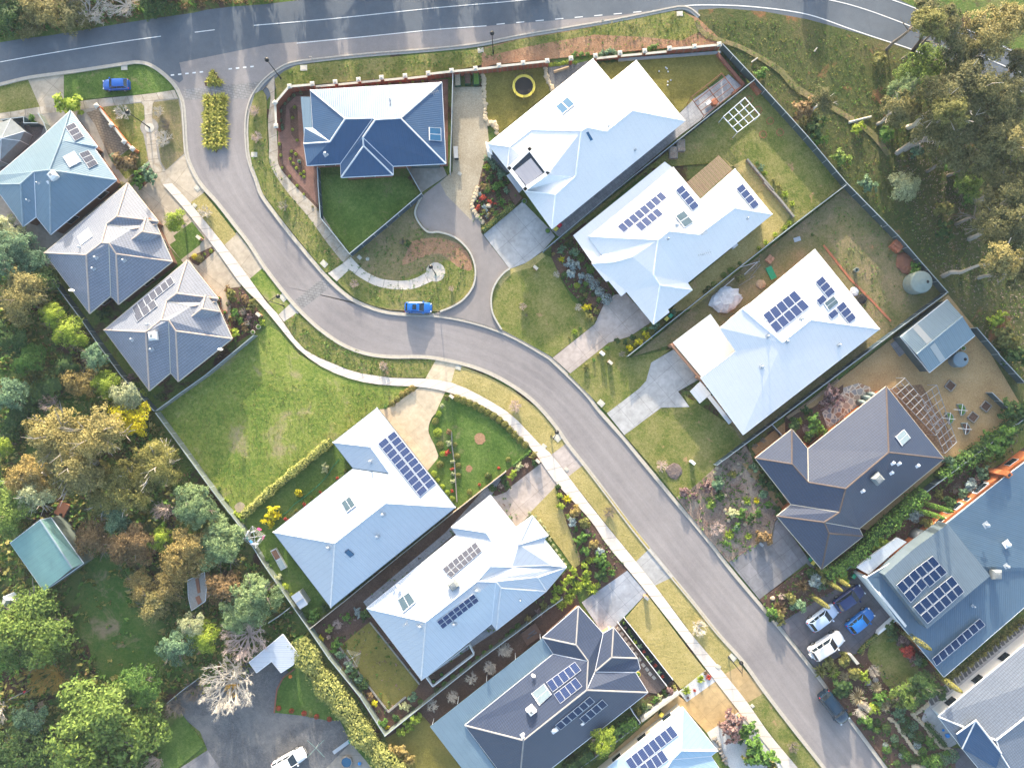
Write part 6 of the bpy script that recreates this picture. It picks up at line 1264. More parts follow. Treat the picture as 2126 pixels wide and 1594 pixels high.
def cypress(tile,x,y,h,rpx,label,kind='green'):
    px,py = t(tile,x,y); w_ = G3(px,py); me = pm(('col',kind),lambda: column_mesh(kind,5)); o = link(bpy.data.objects.new('cypress',me)); o.location = w_; r_ = rpx * PXM / 1.0; o.scale = (r_ * .85,r_ * .85,h * 1.42 / 5.0); o.rotation_euler = (0,0,rnd.uniform(0,6)); tag(o,label,'tree','slender cypresses')
cypress('c4',1405,895,5.5,8,'slender cypress leaning to the orange wall, the upper of two'); cypress('c4',1350,938,5.5,8,'slender cypress leaning to the orange wall, the lower of two')
cypress('d4',770,48,4.2,7,'slender cypress nearest the green bin','olive'); cypress('d4',718,78,4.2,7,'slender cypress between silver bush and dark blue car','olive'); cypress('d4',620,185,4.6,8,'slender cypress beside the silver-blue hatchback','olive'); cypress('d4',1240,425,6,9,'slender cypress under the solar roof corner','olive'); cypress('d4',1490,735,4.8,9,'slender cypress at the lower roof corner','olive')
cluster('c4','in the strip between orange wall and hedge','side strip shrubs',[('olive',1445,1055,58),('lime',1095,1185,72),('olive',1520,832,34),('silver',1350,985,56),('silver',1740,770,52),('dark',1600,905,64),('bluegreen',1690,830,46),('bluegreen',1830,695,52),('green',1975,470,90),('dark',2060,250,90),('green',2080,640,30),('green',1880,430,50),('bluegreen',1600,610,50),('purple',1790,730,30),('silver',890,1340,30),('olive',1000,1290,36),('bare_grey',1620,790,64),('lime',2090,690,26)])
cluster('d4','in the bed between grey and slate driveways','driveway bed plants',[('silver',645,75,62),('olive',720,25,62),('rust_spiky',570,130,56),('rust_spiky',415,282,54),('bluegreen',530,255,56),('green',345,305,44),('olive',410,345,44),('olive',475,205,44),('bluegreen',690,130,32),('dark',350,350,28),('lime',850,60,36),('bare_pink',405,185,32),('dark',620,25,40)])
cluster('d4','in the lush garden below the slate driveway','rockery shrubs',[('olive_spiky',700,725,54),('olive',760,668,54),('olive',850,640,56),('lime_spiky',790,735,52),('dark',830,838,82),('straw_spiky',862,765,42),('olive',925,735,54),('lime',990,760,42),('straw_spiky',965,915,70),('green',1000,1065,52),('straw_spiky',1090,840,50),('green',1110,905,50),('straw_spiky',1150,975,50),('lime',1065,985,40),('bluegreen',1240,1015,50),('red',1300,580,56),('purple',1340,630,40),('green_spiky',1410,665,46),
        ('dark',1490,850,72),('dark',1200,440,56),('purple',1260,500,44),('bluegreen',1370,640,40),('olive',1210,920,40),('straw_spiky',1180,930,32)])
bare(*t('d4',960,975),25,'bark_pale','big pale bare bush in front of the straw tussock by the black car',2.2,'rockery shrubs',4); bare(*t('d4',1045,700),19,'bark_white','white bare bush in the rockery lawn edge',2.0,'rockery shrubs')
cluster('d4','in the rockery of round shrubs','round rockery shrubs',[(('dark_ball','green_ball','bluegreen_ball','silver_ball','dark','green')[c],x,y,r_) for c,x,y,r_ in ((0,1095,1085,30),(0,1157,1127,38),(1,1090,1140,28),(0,1040,1112,32),(0,1290,1080,42),(0,1287,1142,32),(0,1385,1190,48),(2,1332,1172,26),(2,1215,1200,32),(3,1150,1245,20),(1,1160,1278,32),(0,1220,1245,30),(0,1275,1280,32),(3,1375,1246,30),(1,1412,1292,36),(1,1300,1322,42),(3,1262,1320,22),(0,1340,1352,30),(0,1395,1352,32),(5,1455,1220,34),(4,1480,1262,30),(2,1562,1345,48),(2,1622,1322,50),(1,1505,1372,64),(5,1445,1362,44),(2,1345,1110,40),(0,1235,1378,28),(5,1570,1300,30))],'y')
cluster('d4','in the row under the solar roof eave','row of tufts under the eave',[('olive_spiky',1610 + i * 46,775 - i * 36,40) for i in range(12)])
cluster('d3','in the black planter bed','planter plants',[('green_ball',1140,435,14),('purple_spiky',1150,470,14),('dark',1180,500,18),('lime_spiky',1225,590,24),('red_spiky',1300,665,16),('lime_spiky',1325,722,24),('red_spiky',1390,775,18),('bluegreen',1260,620,18),('bluegreen',1415,830,18),('red_spiky',1450,865,16),('bluegreen',1350,745,14),('dark',1200,545,16),('green_ball',1425,830,9),('green_ball',1375,725,8)],'y')
cluster('d3','in the white gravel bed','gravel bed plants',[('lime_spiky',1755,890,36),('red_spiky',1815,872,28),('lime_spiky',1640,980,40),('red_spiky',1705,975,15),('purple_spiky',1650,1035,14),('rust_spiky',1790,835,20)])
cluster('d3','in the narrow bed beside the tan driveway','narrow bed plants',[('olive',1250,1140,30),('dark',1290,1110,26),('pale',1340,1095,26),('green',1390,1050,30),('pale',1420,1030,24),('purple',1500,970,34),('olive',1540,950,24),('green_ball',1480,940,12),('dark',1460,990,26),('bluegreen',1330,1130,20)])
cluster('d3','in the pebble garden at the bottom','pebble garden shrubs',[('purple',1985,1250,100),('green',2100,1310,56),('dark',2040,1350,44)])
cluster('d4','at the bottom beside the footpath','pebble garden shrubs',[('green',182,1130,52),('dark',100,1190,44),('green',230,1270,80),('green',290,1340,80),('olive',340,1400,60),('olive',200,1320,50)],'y')
cluster('c1','beside the dark fence at the lot corner','fence corner shrubs',[('green_ball',1085,78,32),('lime_ball',1135,150,40),('dark',1285,160,34),('purple',1050,20,30),('lime',880,180,26),('green',1000,220,30)])
cluster('c1','in the lower corner of the vacant meadow','weeds of the vacant lot',[('bright',1760,900,22),('lime',1820,1000,20),('lime',1900,1120,30),('green',1950,1160,24)])
shrub('dark',*t('b2',1340,490),8,'small dark weed beside the bare grey bush in the court island'); shrub('silver',*t('b1',540,1480),12,'silvery bush in the shaded woodland')
for k,(x,y,r_) in enumerate(((40,640,30),(140,1190,26),(250,1340,0))): pass

# ================================================================== fences and walls
def fence(label,pts,h=1.8,mat='fence_dark',rail='fence_rail',bay=2.4,name='fence',thick=.05,top=True,post=.05):
    pl = [P(p[0],p[1],h + .1 if top else .1).xy for p in pts]; c = pl[0]; root = thing(name,label,'fence',(c.x,c.y,gz(c.x,c.y)))
    for a,b in zip(pl,pl[1:]):
        L_ = (b - a).length; n = max(1,round(L_ / bay)); d = (b - a) / n; an = math.atan2(d.y,d.x)
        for i in range(n):
            m_ = a + d * (i + .5); g = gz(m_.x,m_.y); pb = MB(); pb.box((m_.x,m_.y,g + h / 2 - .1),(d.length - .07,thick,h - .06),an); obj('panel',pb,MATS[mat],root)
            rb = MB(); rb.box((m_.x,m_.y,g + h - .10),(d.length,thick + .05,.07),an); obj('rail',rb,MATS[rail],root)
            q = a + d * i; b2 = MB(); b2.box((q.x,q.y,g + h / 2 - .1),(post * 1.6,post * 1.6,h + .06),an); obj('post',b2,MATS[rail],root)
    b2 = MB(); q = pl[-1]; b2.box((q.x,q.y,gz(q.x,q.y) + h / 2),(post * 1.6,post * 1.6,h + .06),0); obj('post',b2,MATS[rail],root)
    return root
fence('long dark green metal boundary fence along the reserve',[(1500,91),(1568,163),(1632,233),(1677,283),(1758,380),(1865,489),(1968,607)])
fence('dark metal fence below the large white house and its paved passage',[(1568,164),(1400,297),(1274,398),(1128,521)],mat='fence_navy')
fence('dark metal fence between pergola house and carport house',[(1757,384),(1640,473),(1500,583),(1304,739)],mat='fence_navy')
fence('dark metal fence between carport house and dark tiled house',[(1966,608),(1880,672),(1736,780),(1620,868),(1500,957),(1488,966)],mat='fence_navy')
fence('dark metal fence between dark tiled house and orange walled house',[(2140,860),(2030,943),(1918,1027)],mat='fence_navy')
fence('dark metal fence right of the gable shed',[(2028,680),(2075,735),(2130,795)]); fence('short dark fence at the far right yard',[(2060,815),(2096,850)],1.6)
fence('grey-green fence round the lower edge of the vacant lot',[(322,857),(370,922),(435,1012),(498,1095),(552,1180),(601,1250),(641,1307)],mat='fence_green')
fence('grey-green fence beside the tall broad hedge',[(641,1307),(682,1367),(747,1447),(799,1528)],mat='fence_green')
fence('grey-green fence from the hedge corner up to the blue driveway',[(799,1528),(876,1466),(1000,1367),(1140,1263),(1168,1244)],mat='fence_green',h=1.7)
fence('grey-blue fence between third tiled house and vacant lot',[(324,852),(370,818),(424,780),(480,734),(526,696)],mat='fence_grey')
fence('dark fence behind the tiled houses along the woodland',[(20,462),(90,560),(166,662),(200,712),(250,780),(318,853)],mat='fence_dark')
fence('dark fence enclosing the corner house lawn, left side',[(658,346),(661,400),(665,452)],mat='fence_navy',thick=.07); fence('dark fence beside the footpath and enclosed lawn',[(665,452),(695,489),(725,527)],mat='fence_navy',h=1.7)
fence('dark navy fence between enclosed lawn and court island',[(725,527),(800,465),(875,401)],mat='fence_navy',h=2.0,thick=.08); fence('short dark fence beside the corner house garage',[(875,401),(844,346)],mat='fence_navy')
fence('grey metal fence beside the long gravel driveway',[(940,153),(938,230),(934,357)],mat='fence_grey',rail='fence_rail')
fence('low timber fence between bright lawn and silver roofed house',[(1050,979),(1000,1018),(900,1097),(798,1180),(720,1244),(641,1307)],mat='fence_timber',rail='stone_cap',h=1.5)
fence('white topped frame fence of the black planter bed',tt('d3',(1145,402),(1240,520),(1340,648),(1440,775),(1530,890)),.9,'fence_dark','steel_white',2.0); fence('inner white rail of the black planter bed',tt('d3',(1095,440),(1200,575),(1320,730),(1480,938)),.9,'fence_dark','steel_white',2.0)
fence('pale wide rendered wall beside the narrow planted bed',tt('d3',(1280,1225),(1430,1110),(1580,1000)),1.5,'render_grey','stone_cap',3,'fence',.35); fence('timber fence beside the dark hedge and bottom house',tt('d3',(1270,1240),(1090,1380),(800,1594)),1.6,'fence_grey')
fence('white framed dark fence behind the narrow planted bed',tt('d3',(1180,1100),(1215,1160),(1270,1235)),1.7,'fence_dark','steel_white')
fence('side gate fence beside the dark tiled house',tt('c4',(355,345),(430,425)),1.6,'fence_dark'); fence('low timber retaining fence next to the dark tiled house',[(1640,868),(1700,822),(1742,790)],.7,'timber_pale','timber_pale')
fence('dark fence by the netted fruit cage',tt('a1',(0,960),(185,935),(185,985),(300,985)),1.7,'fence_dark'); fence('pale gate beside the first pointed roof',tt('a1',(298,905),(345,980),(370,1055)),1.6,'fence_green')
fence('wire fence between paddock and gravel yard',tt('d1',(1330,1080),(1450,980),(1560,900)),1.2,'fence_grey'); fence('dark fence joining the carport and the lot fence',tt('d2',(215,440),(300,385),(385,318)),1.5,'fence_dark')
def wallrun(label,caps,h,mat='brick_wall_red',low=(),ph=2.0):
    w_ = [P(x,y,ph + .3).xy for x,y in caps]; root = thing('brick_wall',label,'wall',(w_[0].x,w_[0].y,gz(*w_[0])))
    for i,a in enumerate(w_):
        b = w_[min(i + 1,len(w_) - 1)] if i < len(w_) - 1 else w_[i - 1]; an = math.atan2(b.y - a.y,b.x - a.x); g = gz(a.x,a.y)
        m_ = MB(); m_.box((a.x,a.y,g + ph / 2 - .1),(.46,.46,ph),an); p_ = obj('pillar',m_,MATS[mat],root)
        m_ = MB(); hw = .36; ca,sa = math.cos(an),math.sin(an); r4 = lambda s,z: [(a.x + (x * ca - y * sa) * s,a.y + (x * sa + y * ca) * s,z) for x,y in ((-1,-1),(1,-1),(1,1),(-1,1))]
        m_.hexa(r4(hw,g + ph - .1),r4(hw,g + ph + .03)); m_.hexa(r4(hw * .96,g + ph + .031),r4(.04,g + ph + .20)); obj('cap',m_,MATS['stone_cap'],p_)
        if i < len(w_) - 1 and i not in low:
            hh = h[i] if isinstance(h,(list,tuple)) else h; d = b - a; c = (a + b) / 2; m_ = MB(); m_.box((c.x,c.y,g + hh / 2 - .1),(d.length - .5,.26,hh),an); q = obj('wall_panel',m_,MATS[mat],root)
            m_ = MB(); m_.box((c.x,c.y,g + hh - .04),(d.length - .5,.34,.10),an); obj('coping',m_,MATS['stone_cap'],q)
caps = tt('a2',(278,1008),(270,822),(385,686),(570,670),(755,655),(942,636),(1127,619),(1315,602),(1502,582),(1690,560),(1882,543),(2072,522)) + tt('a3',(333,502),(527,481),(718,461),(915,440),(1113,419),(1312,401),(1512,381),(1713,366),(1912,348))
wallrun('long red brick wall with cream capped pillars along the main road',caps,[1.9,1.9,1.9,1.0,1.0,1.0,1.0,1.0,1.7,1.7,1.7,1.7,1.7,.4,.4,1.0,1.0,1.0,1.8,1.8],low=(13,14))
wallrun('short red brick wall with three cream capped pillars near the lamp plaza',tt('a1',(765,843),(885,998),(988,1133),(1055,1190)),1.1,'brick_orange',ph=1.6)
m_ = MB(); strip(m_,wpts(tt('a3',(1095,490),(1500,460),(1915,428))),.35,.55,0); tag(obj('retaining_wall',m_,MATS['render_grey'],org=P(*t('a3',1500,460),.1)),'low grey retaining wall along the pillar wall','wall')
m_ = MB(); strip(m_,wpts(tt('a3',(1885,440),(2095,690),(2010,760))),.5,.6,0); tag(obj('retaining_wall',m_,MATS['brick_red'],org=P(*t('a3',2095,690),.1)),'angled red brick bench wall in the fence corner','wall')
m_ = MB(); strip(m_,wpts(tt('b4',(285,0),(390,115),(495,245))),.3,.75,0); strip(m_,wpts(tt('a4',(165,1130),(350,1352))),.3,.75,0); tag(obj('retaining_wall',m_,MATS['timber_grey'],org=P(*t('b4',390,115),.1)),'grey timber sleeper retaining wall beside the orange soil','wall')
m_ = MB(); strip(m_,wpts(tt('c2',(1692,450),(1695,560),(1715,700),(1735,1010))),.14,.35,0); tag(obj('garden_edging',m_,MATS['timber_grey'],org=P(*t('c2',1715,700),.1)),'thin timber edging through the bright front lawn','edging')
m_ = MB(); strip(m_,wpts(tt('d2',(1035,425),(1430,920))),.22,.35,0); strip(m_,wpts(tt('d2',(790,625),(1060,985),(1180,1140))),.22,.35,0); strip(m_,wpts(tt('d2',(1180,1140),(1320,1020))),.3,.4,0); tag(obj('garden_edging',m_,MATS['timber_grey'],org=P(*t('d2',1060,985),.1)),'grey timber edging round the olive back lawn','edging')
m_ = MB(); strip(m_,wpts(tt('d2',(430,800),(340,870),(290,960),(268,1150))),.2,.25,0); tag(obj('garden_edging',m_,MATS['brick_red'],org=P(*t('d2',290,960),.1)),'curved red brick edging of the fan shaped lawn','edging')
m_ = MB(); strip(m_,wpts(tt('b4',(710,440),(900,680),(1060,840),(1185,975))),.35,.25,0); tag(obj('garden_edging',m_,MATS['terracotta'],org=P(*t('b4',900,680),.1)),'rusty trench edging behind the carport house','edging')
m_ = MB(); strip(m_,wpts(tt('c4',(455,295),(640,165),(815,30))),.5,.35,0); tag(obj('garden_edging',m_,MATS['timber_pale'],org=P(*t('c4',640,165),.1)),'pale timber plank edging along the right fence strip','edging')
for pts,lb in ((((1190,330),(1080,430),(1075,452),(1205,350)),'white wall end of the slate driveway'),(((870,590),(890,585),(945,650),(925,660)),'grey slab letterbox wall beside the slate driveway')):
    q = wpts(tt('d4',*pts)); m_ = MB(); m_.slab(q,1.1,.0); tag(obj('low_wall',m_,MATS['render_white' if 'white' in lb else 'stone_cap'],org=(q[0].x,q[0].y,.1)),lb,'wall')
# ================================================================== street lamps
def lamp(px,py,hx,hy,label,arm=True,h=6.6):
    b_ = G3(px,py); hd = P(hx,hy,h); root = thing('street_lamp',label,'street lamp',b_,'black street lamps')
    top = Vector((b_.x,b_.y,h - (.1 if arm else .45))); m_ = MB(); m_.tube(b_,b_ + Vector((0,0,1.0)),.13,.10,10); m_.tube(b_ + Vector((0,0,1.0)),top,.075,.05,8); obj('pole',m_,MATS['steel_black'],root)
    if arm:
        m_ = MB(); d = Vector((hd.x - top.x,hd.y - top.y,0)); pts = [top,top + d * .3 + Vector((0,0,.35)),top + d * .75 + Vector((0,0,.4)),top + d + Vector((0,0,.15))]
        for a,b in zip(pts,pts[1:]): m_.tube(a,b,.045,n=6)
        m_.tube(top - d * .25,top,.04,n=6); m_.tube(top - Vector((0,0,.8)),top + d * .45 + Vector((0,0,.2)),.03,n=5); obj('arm',m_,MATS['steel_black'],root); c = pts[-1]
    else: c = top + Vector((0,0,.35))
    m_ = MB(); m_.lathe(c - Vector((0,0,.35)),[(.10,0),(.30,.12),(.34,.30),(.30,.42),(.12,.55),(.05,.62)],16); hd_ = obj('lamp_head',m_,MATS['steel_black'],root)
    m_ = MB(); m_.lathe(c - Vector((0,0,.50)),[(.05,0),(.20,.05),(.26,.16),(.10,.2)],12); obj('globe',m_,MATS['glass_globe'],hd_)
lamp(310,265,283,245,'black street lamp standing in the round concrete plaza at the left',False); lamp(583,163,555,118,'black street lamp at the junction corner beside the pillar wall',False); lamp(1024,111,1020,62,'black street lamp on the weedy main road verge',False)
lamp(904,568,897,554,'black street lamp in the curled path plaza',False); lamp(589,635,577,615,'black street lamp with bracket on the small green verge'); lamp(1144,905,1156,897,'black street lamp with bracket on the straw verge below the clipped balls'); lamp(1513,1363,1539,1376,'black street lamp with bracket beside the orange-tan crossing')
for x,y,r_,lb,mt in ((911,566,8,'round cobbled base ring of the court lamp','stone_cap'),):
    m_ = MB(); q = G3(x - 6,y + 2); m_.lathe(q,[(.62,0),(.62,.04),(.3,.05)],20); tag(obj('lamp_base',m_,MATS[mt],org=q),lb,'paving ring')
q = G3(310,265); m_ = MB(); m_.lathe(q,[(.75,0),(.75,.04),(.2,.05)],20); tag(obj('lamp_base',m_,MATS['stone_cap'],org=q),'round base ring of the left plaza lamp','paving ring')
# ================================================================== pit lids, small slabs, letterboxes
def pit(tile,x,y,s,label,rot=0.0,mat='stone_cap',hgt=.06):
    q = G3(*t(tile,x,y)); root = thing('drain_pit',label,'drain pit',q,'concrete drain pits',rot); m_ = MB(); m_.box((0,0,hgt / 2),(s,s * .8,hgt)); a = link(bpy.data.objects.new('slab',m_.mesh('slab',MATS[mat]))); a.parent = root
    m_ = MB(); m_.box((0,0,hgt + .012),(s * .55,s * .45,.02)); a = link(bpy.data.objects.new('lid',m_.mesh('lid',MATS['render_cream']))); a.parent = root
for a in (('a1',995,542,1.0,'square concrete drain pit on the verge above the blue hatchback',.05),('a2',505,547,1.1,'concrete drain pit on the verge by the junction lamp',.05),('a2',1925,405,.95,'concrete drain pit next to the weedy verge lamp',.1),('a3',1590,112,1.0,'concrete drain pit at the end of the main road kerb',.05),('a1',2040,1242,1.0,'concrete drain pit beside the worn footpath verge',0),
          ('b2',668,648,1.1,'concrete drain pit at the kerb near the curled path',-.75),('b2',340,918,1.2,'concrete drain pit behind the bracket lamp on the small verge',-.85),('b2',952,597,.7,'small dark framed pit in the court corner',-.75),('b1',1580,40,.9,'drain pit in the upper cream crossing',-.8),('b1',1560,180,.7,'white pit lid in the mown strip corner',-.7),('c3',608,497,1.2,'concrete drain pit below the straw verge lamp',-.8),('c3',958,220,1.1,'concrete drain pit on the lawn side kerb opposite',-.75),
          ('c3',680,750,.7,'white pit lid in the pinkish crossing',-.7),('d3',2005,712,1.2,'concrete drain pit beside the lower bracket lamp',-.75),('b2',1745,1480,.9,'concrete drain pit by the sandy crossing',-.3),('d4',212,968,.6,'small pit lid below the orange-tan crossing',-.8),('c3',500,565,.8,'grey pit lid in a rounded concrete bay by the footpath',-.7),('d3',1890,782,.8,'grey pit lid in the rounded footpath bay by the lower lamp',-.7),('a2',1757,1395,.6,'small dark pit lid in the long gravel driveway',-.5)):
    pit(*a)
def letterbox(tile,x,y,label,mat='render_cream',rot=-.7,h=1.1,s=(.8,.45)):
    q = G3(*t(tile,x,y)); root = thing('letterbox',label,'letterbox',q,'letterbox pillars',rot); m_ = MB(); m_.box((0,0,h / 2),(s[0] * .9,s[1] * .85,h)); a = link(bpy.data.objects.new('pillar',m_.mesh('pillar',MATS['brick_salmon' if mat != 'steel_white' else mat]))); a.parent = root
    m_ = MB(); m_.box((0,0,h + .04),(s[0],s[1],.08)); a = link(bpy.data.objects.new('cap',m_.mesh('cap',MATS[mat]))); a.parent = root
for a in (('b1',1615,448,'letterbox pillar between small dark lawn and footpath'),('b1',2090,1060,'white capped letterbox at the corner of the third front bed'),('c3',450,678,'salmon letterbox pillar at the tip of the dark bed'),('c2',1695,165,'pale letterbox at the start of the clipped ball row'),('b3',432,688,'letterbox at the mulch fringe of the court lawn'),('b3',962,1368,'white topped letterbox beside the pinkish driveway','steel_white'),('b3',1025,1440,'small brick letterbox on the lawn below the pinkish driveway'),
          ('d3',1308,218,'grey letterbox pillar at the top of the blue driveway bed','render_grey'),('d3',2060,1172,'cream letterbox pillar beside the tan driveway','render_cream'),('d3',1022,478,'white box pillar at the planter corner','steel_white'),('c4',258,1178,'grey letterbox at the stamped driveway edge','render_grey'),('c3',1682,690,'pale green service box on the lawn','steel_white')):
    letterbox(*a)
# ================================================================== cars
def paint(name,col,rough=.25):
    m,t_,n,l,b = nodes(name); b.inputs['Base Color'].default_value = (*col,1); b.inputs['Roughness'].default_value = rough; b.inputs['Coat Weight'].default_value = .6; b.inputs['Coat Roughness'].default_value = .06; b.inputs['Specular IOR Level'].default_value = .5
paint('paint_blue',(.006,.075,.34)); paint('paint_azure',(.008,.12,.42)); paint('paint_navy',(.006,.02,.10)); paint('paint_sky',(.38,.47,.62)); paint('paint_teal',(.01,.13,.42)); paint('paint_white',(.70,.71,.73)); paint('paint_black',(.006,.024,.05))
plain('light_red',(.5,.01,.01),.2); plain('light_clear',(.7,.72,.74),.1)
def car(label,px,py,dx,dy,paint_,L_=4.4,W_=1.78,H_=1.48,suv=False,sunroof=False,rails=False,spare=False,SC=1.0):
    w_ = P(px,py,.8); g = gz(w_.x,w_.y); an = math.atan2(-dy,dx); root = thing('car',label,'car',(w_.x,w_.y,g),None,an); root.scale = (SC,SC,SC); hw = W_ / 2; s = H_ / 1.48
    def part(nm,b,mt,par=None,smooth=True):
        me = b.mesh(nm,MATS[mt],(0,0,0),smooth); o = link(bpy.data.objects.new(nm,me)); o.parent = par or root
        if smooth: 
            try: me.set_sharp_from_angle(angle=R(38))
            except Exception: pass
        return o
    st = [(.50,.42,.50),(.49,.62,.62),(.46,.80,.71),(.40,.93,.80),(.27,.995,.92),(.10,1,.95),(-.10,1,.96),(-.30,1,.97),(-.42,.96,.98),(-.475,.86,.95),(-.50,.66,.76)]
    secs = []
    for x,wf,zt in st:
        zt *= s; w2 = hw * wf; h_ = [(-w2 * .93,.24),(-w2,.42),(-w2,zt * .70),(-w2 * .965,zt * .90),(-w2 * .86,zt),(-w2 * .45,zt + .035),(0,zt + .05)]; h_ += [(-y,z) for y,z in h_[-2::-1]]; secs.append([(x * L_,y,z) for y,z in h_])
    b = MB(); n = len(secs[0])
    for a,c in zip(secs,secs[1:]):
        for k in range(n - 1): b.face([a[k],c[k],c[k + 1],a[k + 1]])
        b.face([a[n - 1],c[n - 1],c[0],a[0]])
    b.face(secs[0]); b.face(secs[-1][::-1]); bm = bmesh.new(); me = b.mesh('body',MATS[paint_]); bm.from_mesh(me); bmesh.ops.remove_doubles(bm,verts=bm.verts,dist=.002)
    # wheel arches are read as dark recesses: the wheels stand 2 cm proud
    bm.to_mesh(me); bm.free(); me.polygons.foreach_set('use_smooth',[True] * len(me.polygons))
    try: me.set_sharp_from_angle(angle=R(45))
    except Exception: pass
    bo = link(bpy.data.objects.new('body',me)); bo.parent = root
    zb = .95 * s; zt = H_ - .03; xf,xr = .215 * L_,(-.475 if suv else -.455) * L_; tf,tr_ = .045 * L_,(-.42 if suv else -.36) * L_; wb,wt = hw * .90,hw * .70
    B = [Vector((xf,-wb * .92,zb)),Vector((xf,wb * .92,zb)),Vector((xr,wb * .9,zb)),Vector((xr,-wb * .9,zb))]; T = [Vector((tf,-wt * .94,zt)),Vector((tf,wt * .94,zt)),Vector((tr_,wt * .92,zt)),Vector((tr_,-wt * .92,zt))]
    core = MB(); core.hexa([x * .985 + Vector((0,0,.0)) for x in B],[Vector((x.x * .98,x.y * .98,x.z - .01)) for x in T]); part('interior',core,'rubber',smooth=False)
    def glass(nm,q):
        c = sum(q,Vector()) / 4; nn = (q[1] - q[0]).cross(q[3] - q[0]).normalized(); nn = nn if nn.dot(c - Vector((-.1 * L_,0,zb))) > 0 else -nn; m = MB(); m.hexa([c + (x - c) * .93 for x in q],[c + (x - c) * .93 + nn * .015 for x in q]); part(nm,m,'glass_dark',smooth=False)
    glass('windscreen',[B[0],B[1],T[1],T[0]]); glass('rear_window',[B[2],B[3],T[3],T[2]]); glass('side_window',[B[1],B[2],T[2],T[1]]); glass('side_window',[B[3],B[0],T[0],T[3]])
    rf = MB(); grid = []; nx,ny = 6,6
    for i in range(nx + 1):
        u = i / nx
        for j in range(ny + 1):
            v = j / ny * 2 - 1; x = tf + .05 + (tr_ - .06 - tf - .05) * u; y = (wt + .02) * v; z = zt - .02 + .07 * (1 - v * v) * (1 - (2 * u - 1) ** 4 * .6) + .0; grid.append(Vector((x,y,z)))
    for i in range(nx):
        for j in range(ny): a_ = i * (ny + 1) + j; rf.face([grid[a_],grid[a_ + 1],grid[a_ + ny + 2],grid[a_ + ny + 1]])
    rf.hexa([Vector((tf + .05,-wt - .02,zt - .06)),Vector((tf + .05,wt + .02,zt - .06)),Vector((tr_ - .06,wt + .02,zt - .06)),Vector((tr_ - .06,-wt - .02,zt - .06))],[Vector((tf + .05,-wt - .02,zt - .021)),Vector((tf + .05,wt + .02,zt - .021)),Vector((tr_ - .06,wt + .02,zt - .021)),Vector((tr_ - .06,-wt - .02,zt - .021))])
    ro = part('roof',rf,paint_)
    pl_ = MB()
    for x,y in zip(B,T): pl_.tube(x,y,.05,.04,6)
    for f_ in (.42,.72):
        for sd in (1,-1): pl_.tube(Vector((xf + (xr - xf) * f_,sd * wb * .92,zb)),Vector((tf + (tr_ - tf) * f_,sd * wt * .94,zt)),.04,n=5)
    part('window_pillars',pl_,paint_)
    if sunroof: m = MB(); m.box((-.12 * L_,0,zt + .055),(.62,.78,.03)); part('sunroof',m,'glass_dark',ro,False)
    if rails:
        for sd in (1,-1): m = MB(); m.tube((tf - .15,sd * wt * .86,zt + .10),(tr_ + .1,sd * wt * .86,zt + .10),.022); part('roof_rail',m,'steel_grey' if paint_ != 'paint_black' else 'steel_black',ro)
    wr = .32 if not suv else .37
    for x in (.31,-.29):
        for sd in (1,-1):
            m = MB(); m.tube((x * L_,sd * (hw - .17),wr),(x * L_,sd * (hw + .025),wr),wr,n=18); wo = part('wheel',m,'rubber'); m = MB(); m.tube((x * L_,sd * (hw + .02),wr),(x * L_,sd * (hw + .034),wr),wr * .62,n=12); part('rim',m,'rim',wo)
    for sd in (1,-1):
        m = MB(); m.box((.455 * L_,sd * hw * .66,.69 * s),(.16,.26,.12),-sd * .6); part('headlight',m,'light_clear'); m = MB(); m.box((-.468 * L_,sd * hw * .74,.84 * s),(.12,.22,.18),sd * .45); part('taillight',m,'light_red')
        m = MB(); m.box((xf - .12,sd * (hw + .09),zb + .05),(.18,.20,.14),0); part('wing_mirror',m,paint_)
    if spare: m = MB(); m.tube((-.5 * L_,0,.85),(-.5 * L_ - .22,0,.85),.34,n=18); part('spare_wheel',m,'paint_white')
    m = MB(); m.box((.497 * L_,0,.45),(.06,1.2 * s,.18)); part('grille',m,'rubber',smooth=False)
car('bright blue hatchback parked on the shaded grass verge',240,175.5,-1,.03,'paint_blue',4.35,1.76,1.50)
car('azure blue car with dark sunroof parked against the kerb bend',868.5,638.5,1,.02,'paint_azure',4.45,1.78,1.45,sunroof=True)
car('dark navy blue hatchback, upper right car on the slate driveway',*t('d4',890,203),150,-105,'paint_navy',4.2,1.75,1.5,SC=1.27)
car('silver-blue hatchback, nearest the cypress on the slate driveway',*t('d4',702,342),150,-112,'paint_sky',4.3,1.75,1.5,SC=1.24)
car('small bright blue hatchback, lower right of the silver-blue car',*t('d4',968,363),150,-120,'paint_teal',3.9,1.68,1.48,SC=1.25)
car('white four wheel drive with spare wheel near the kerb',*t('d4',728,533),150,-95,'paint_white',4.75,1.85,1.85,suv=True,rails=True,spare=True,SC=1.25)
car('black four wheel drive parked on the street beside the rockery',*t('d4',785,975),118,150,'paint_black',4.7,1.85,1.75,suv=True,rails=True,SC=1.27)
car('white car parked on the dark gravel yard at the bottom',*t('d2',392,1528),220,-118,'paint_white',4.7,1.82,1.6,suv=True,rails=True,SC=1.2)
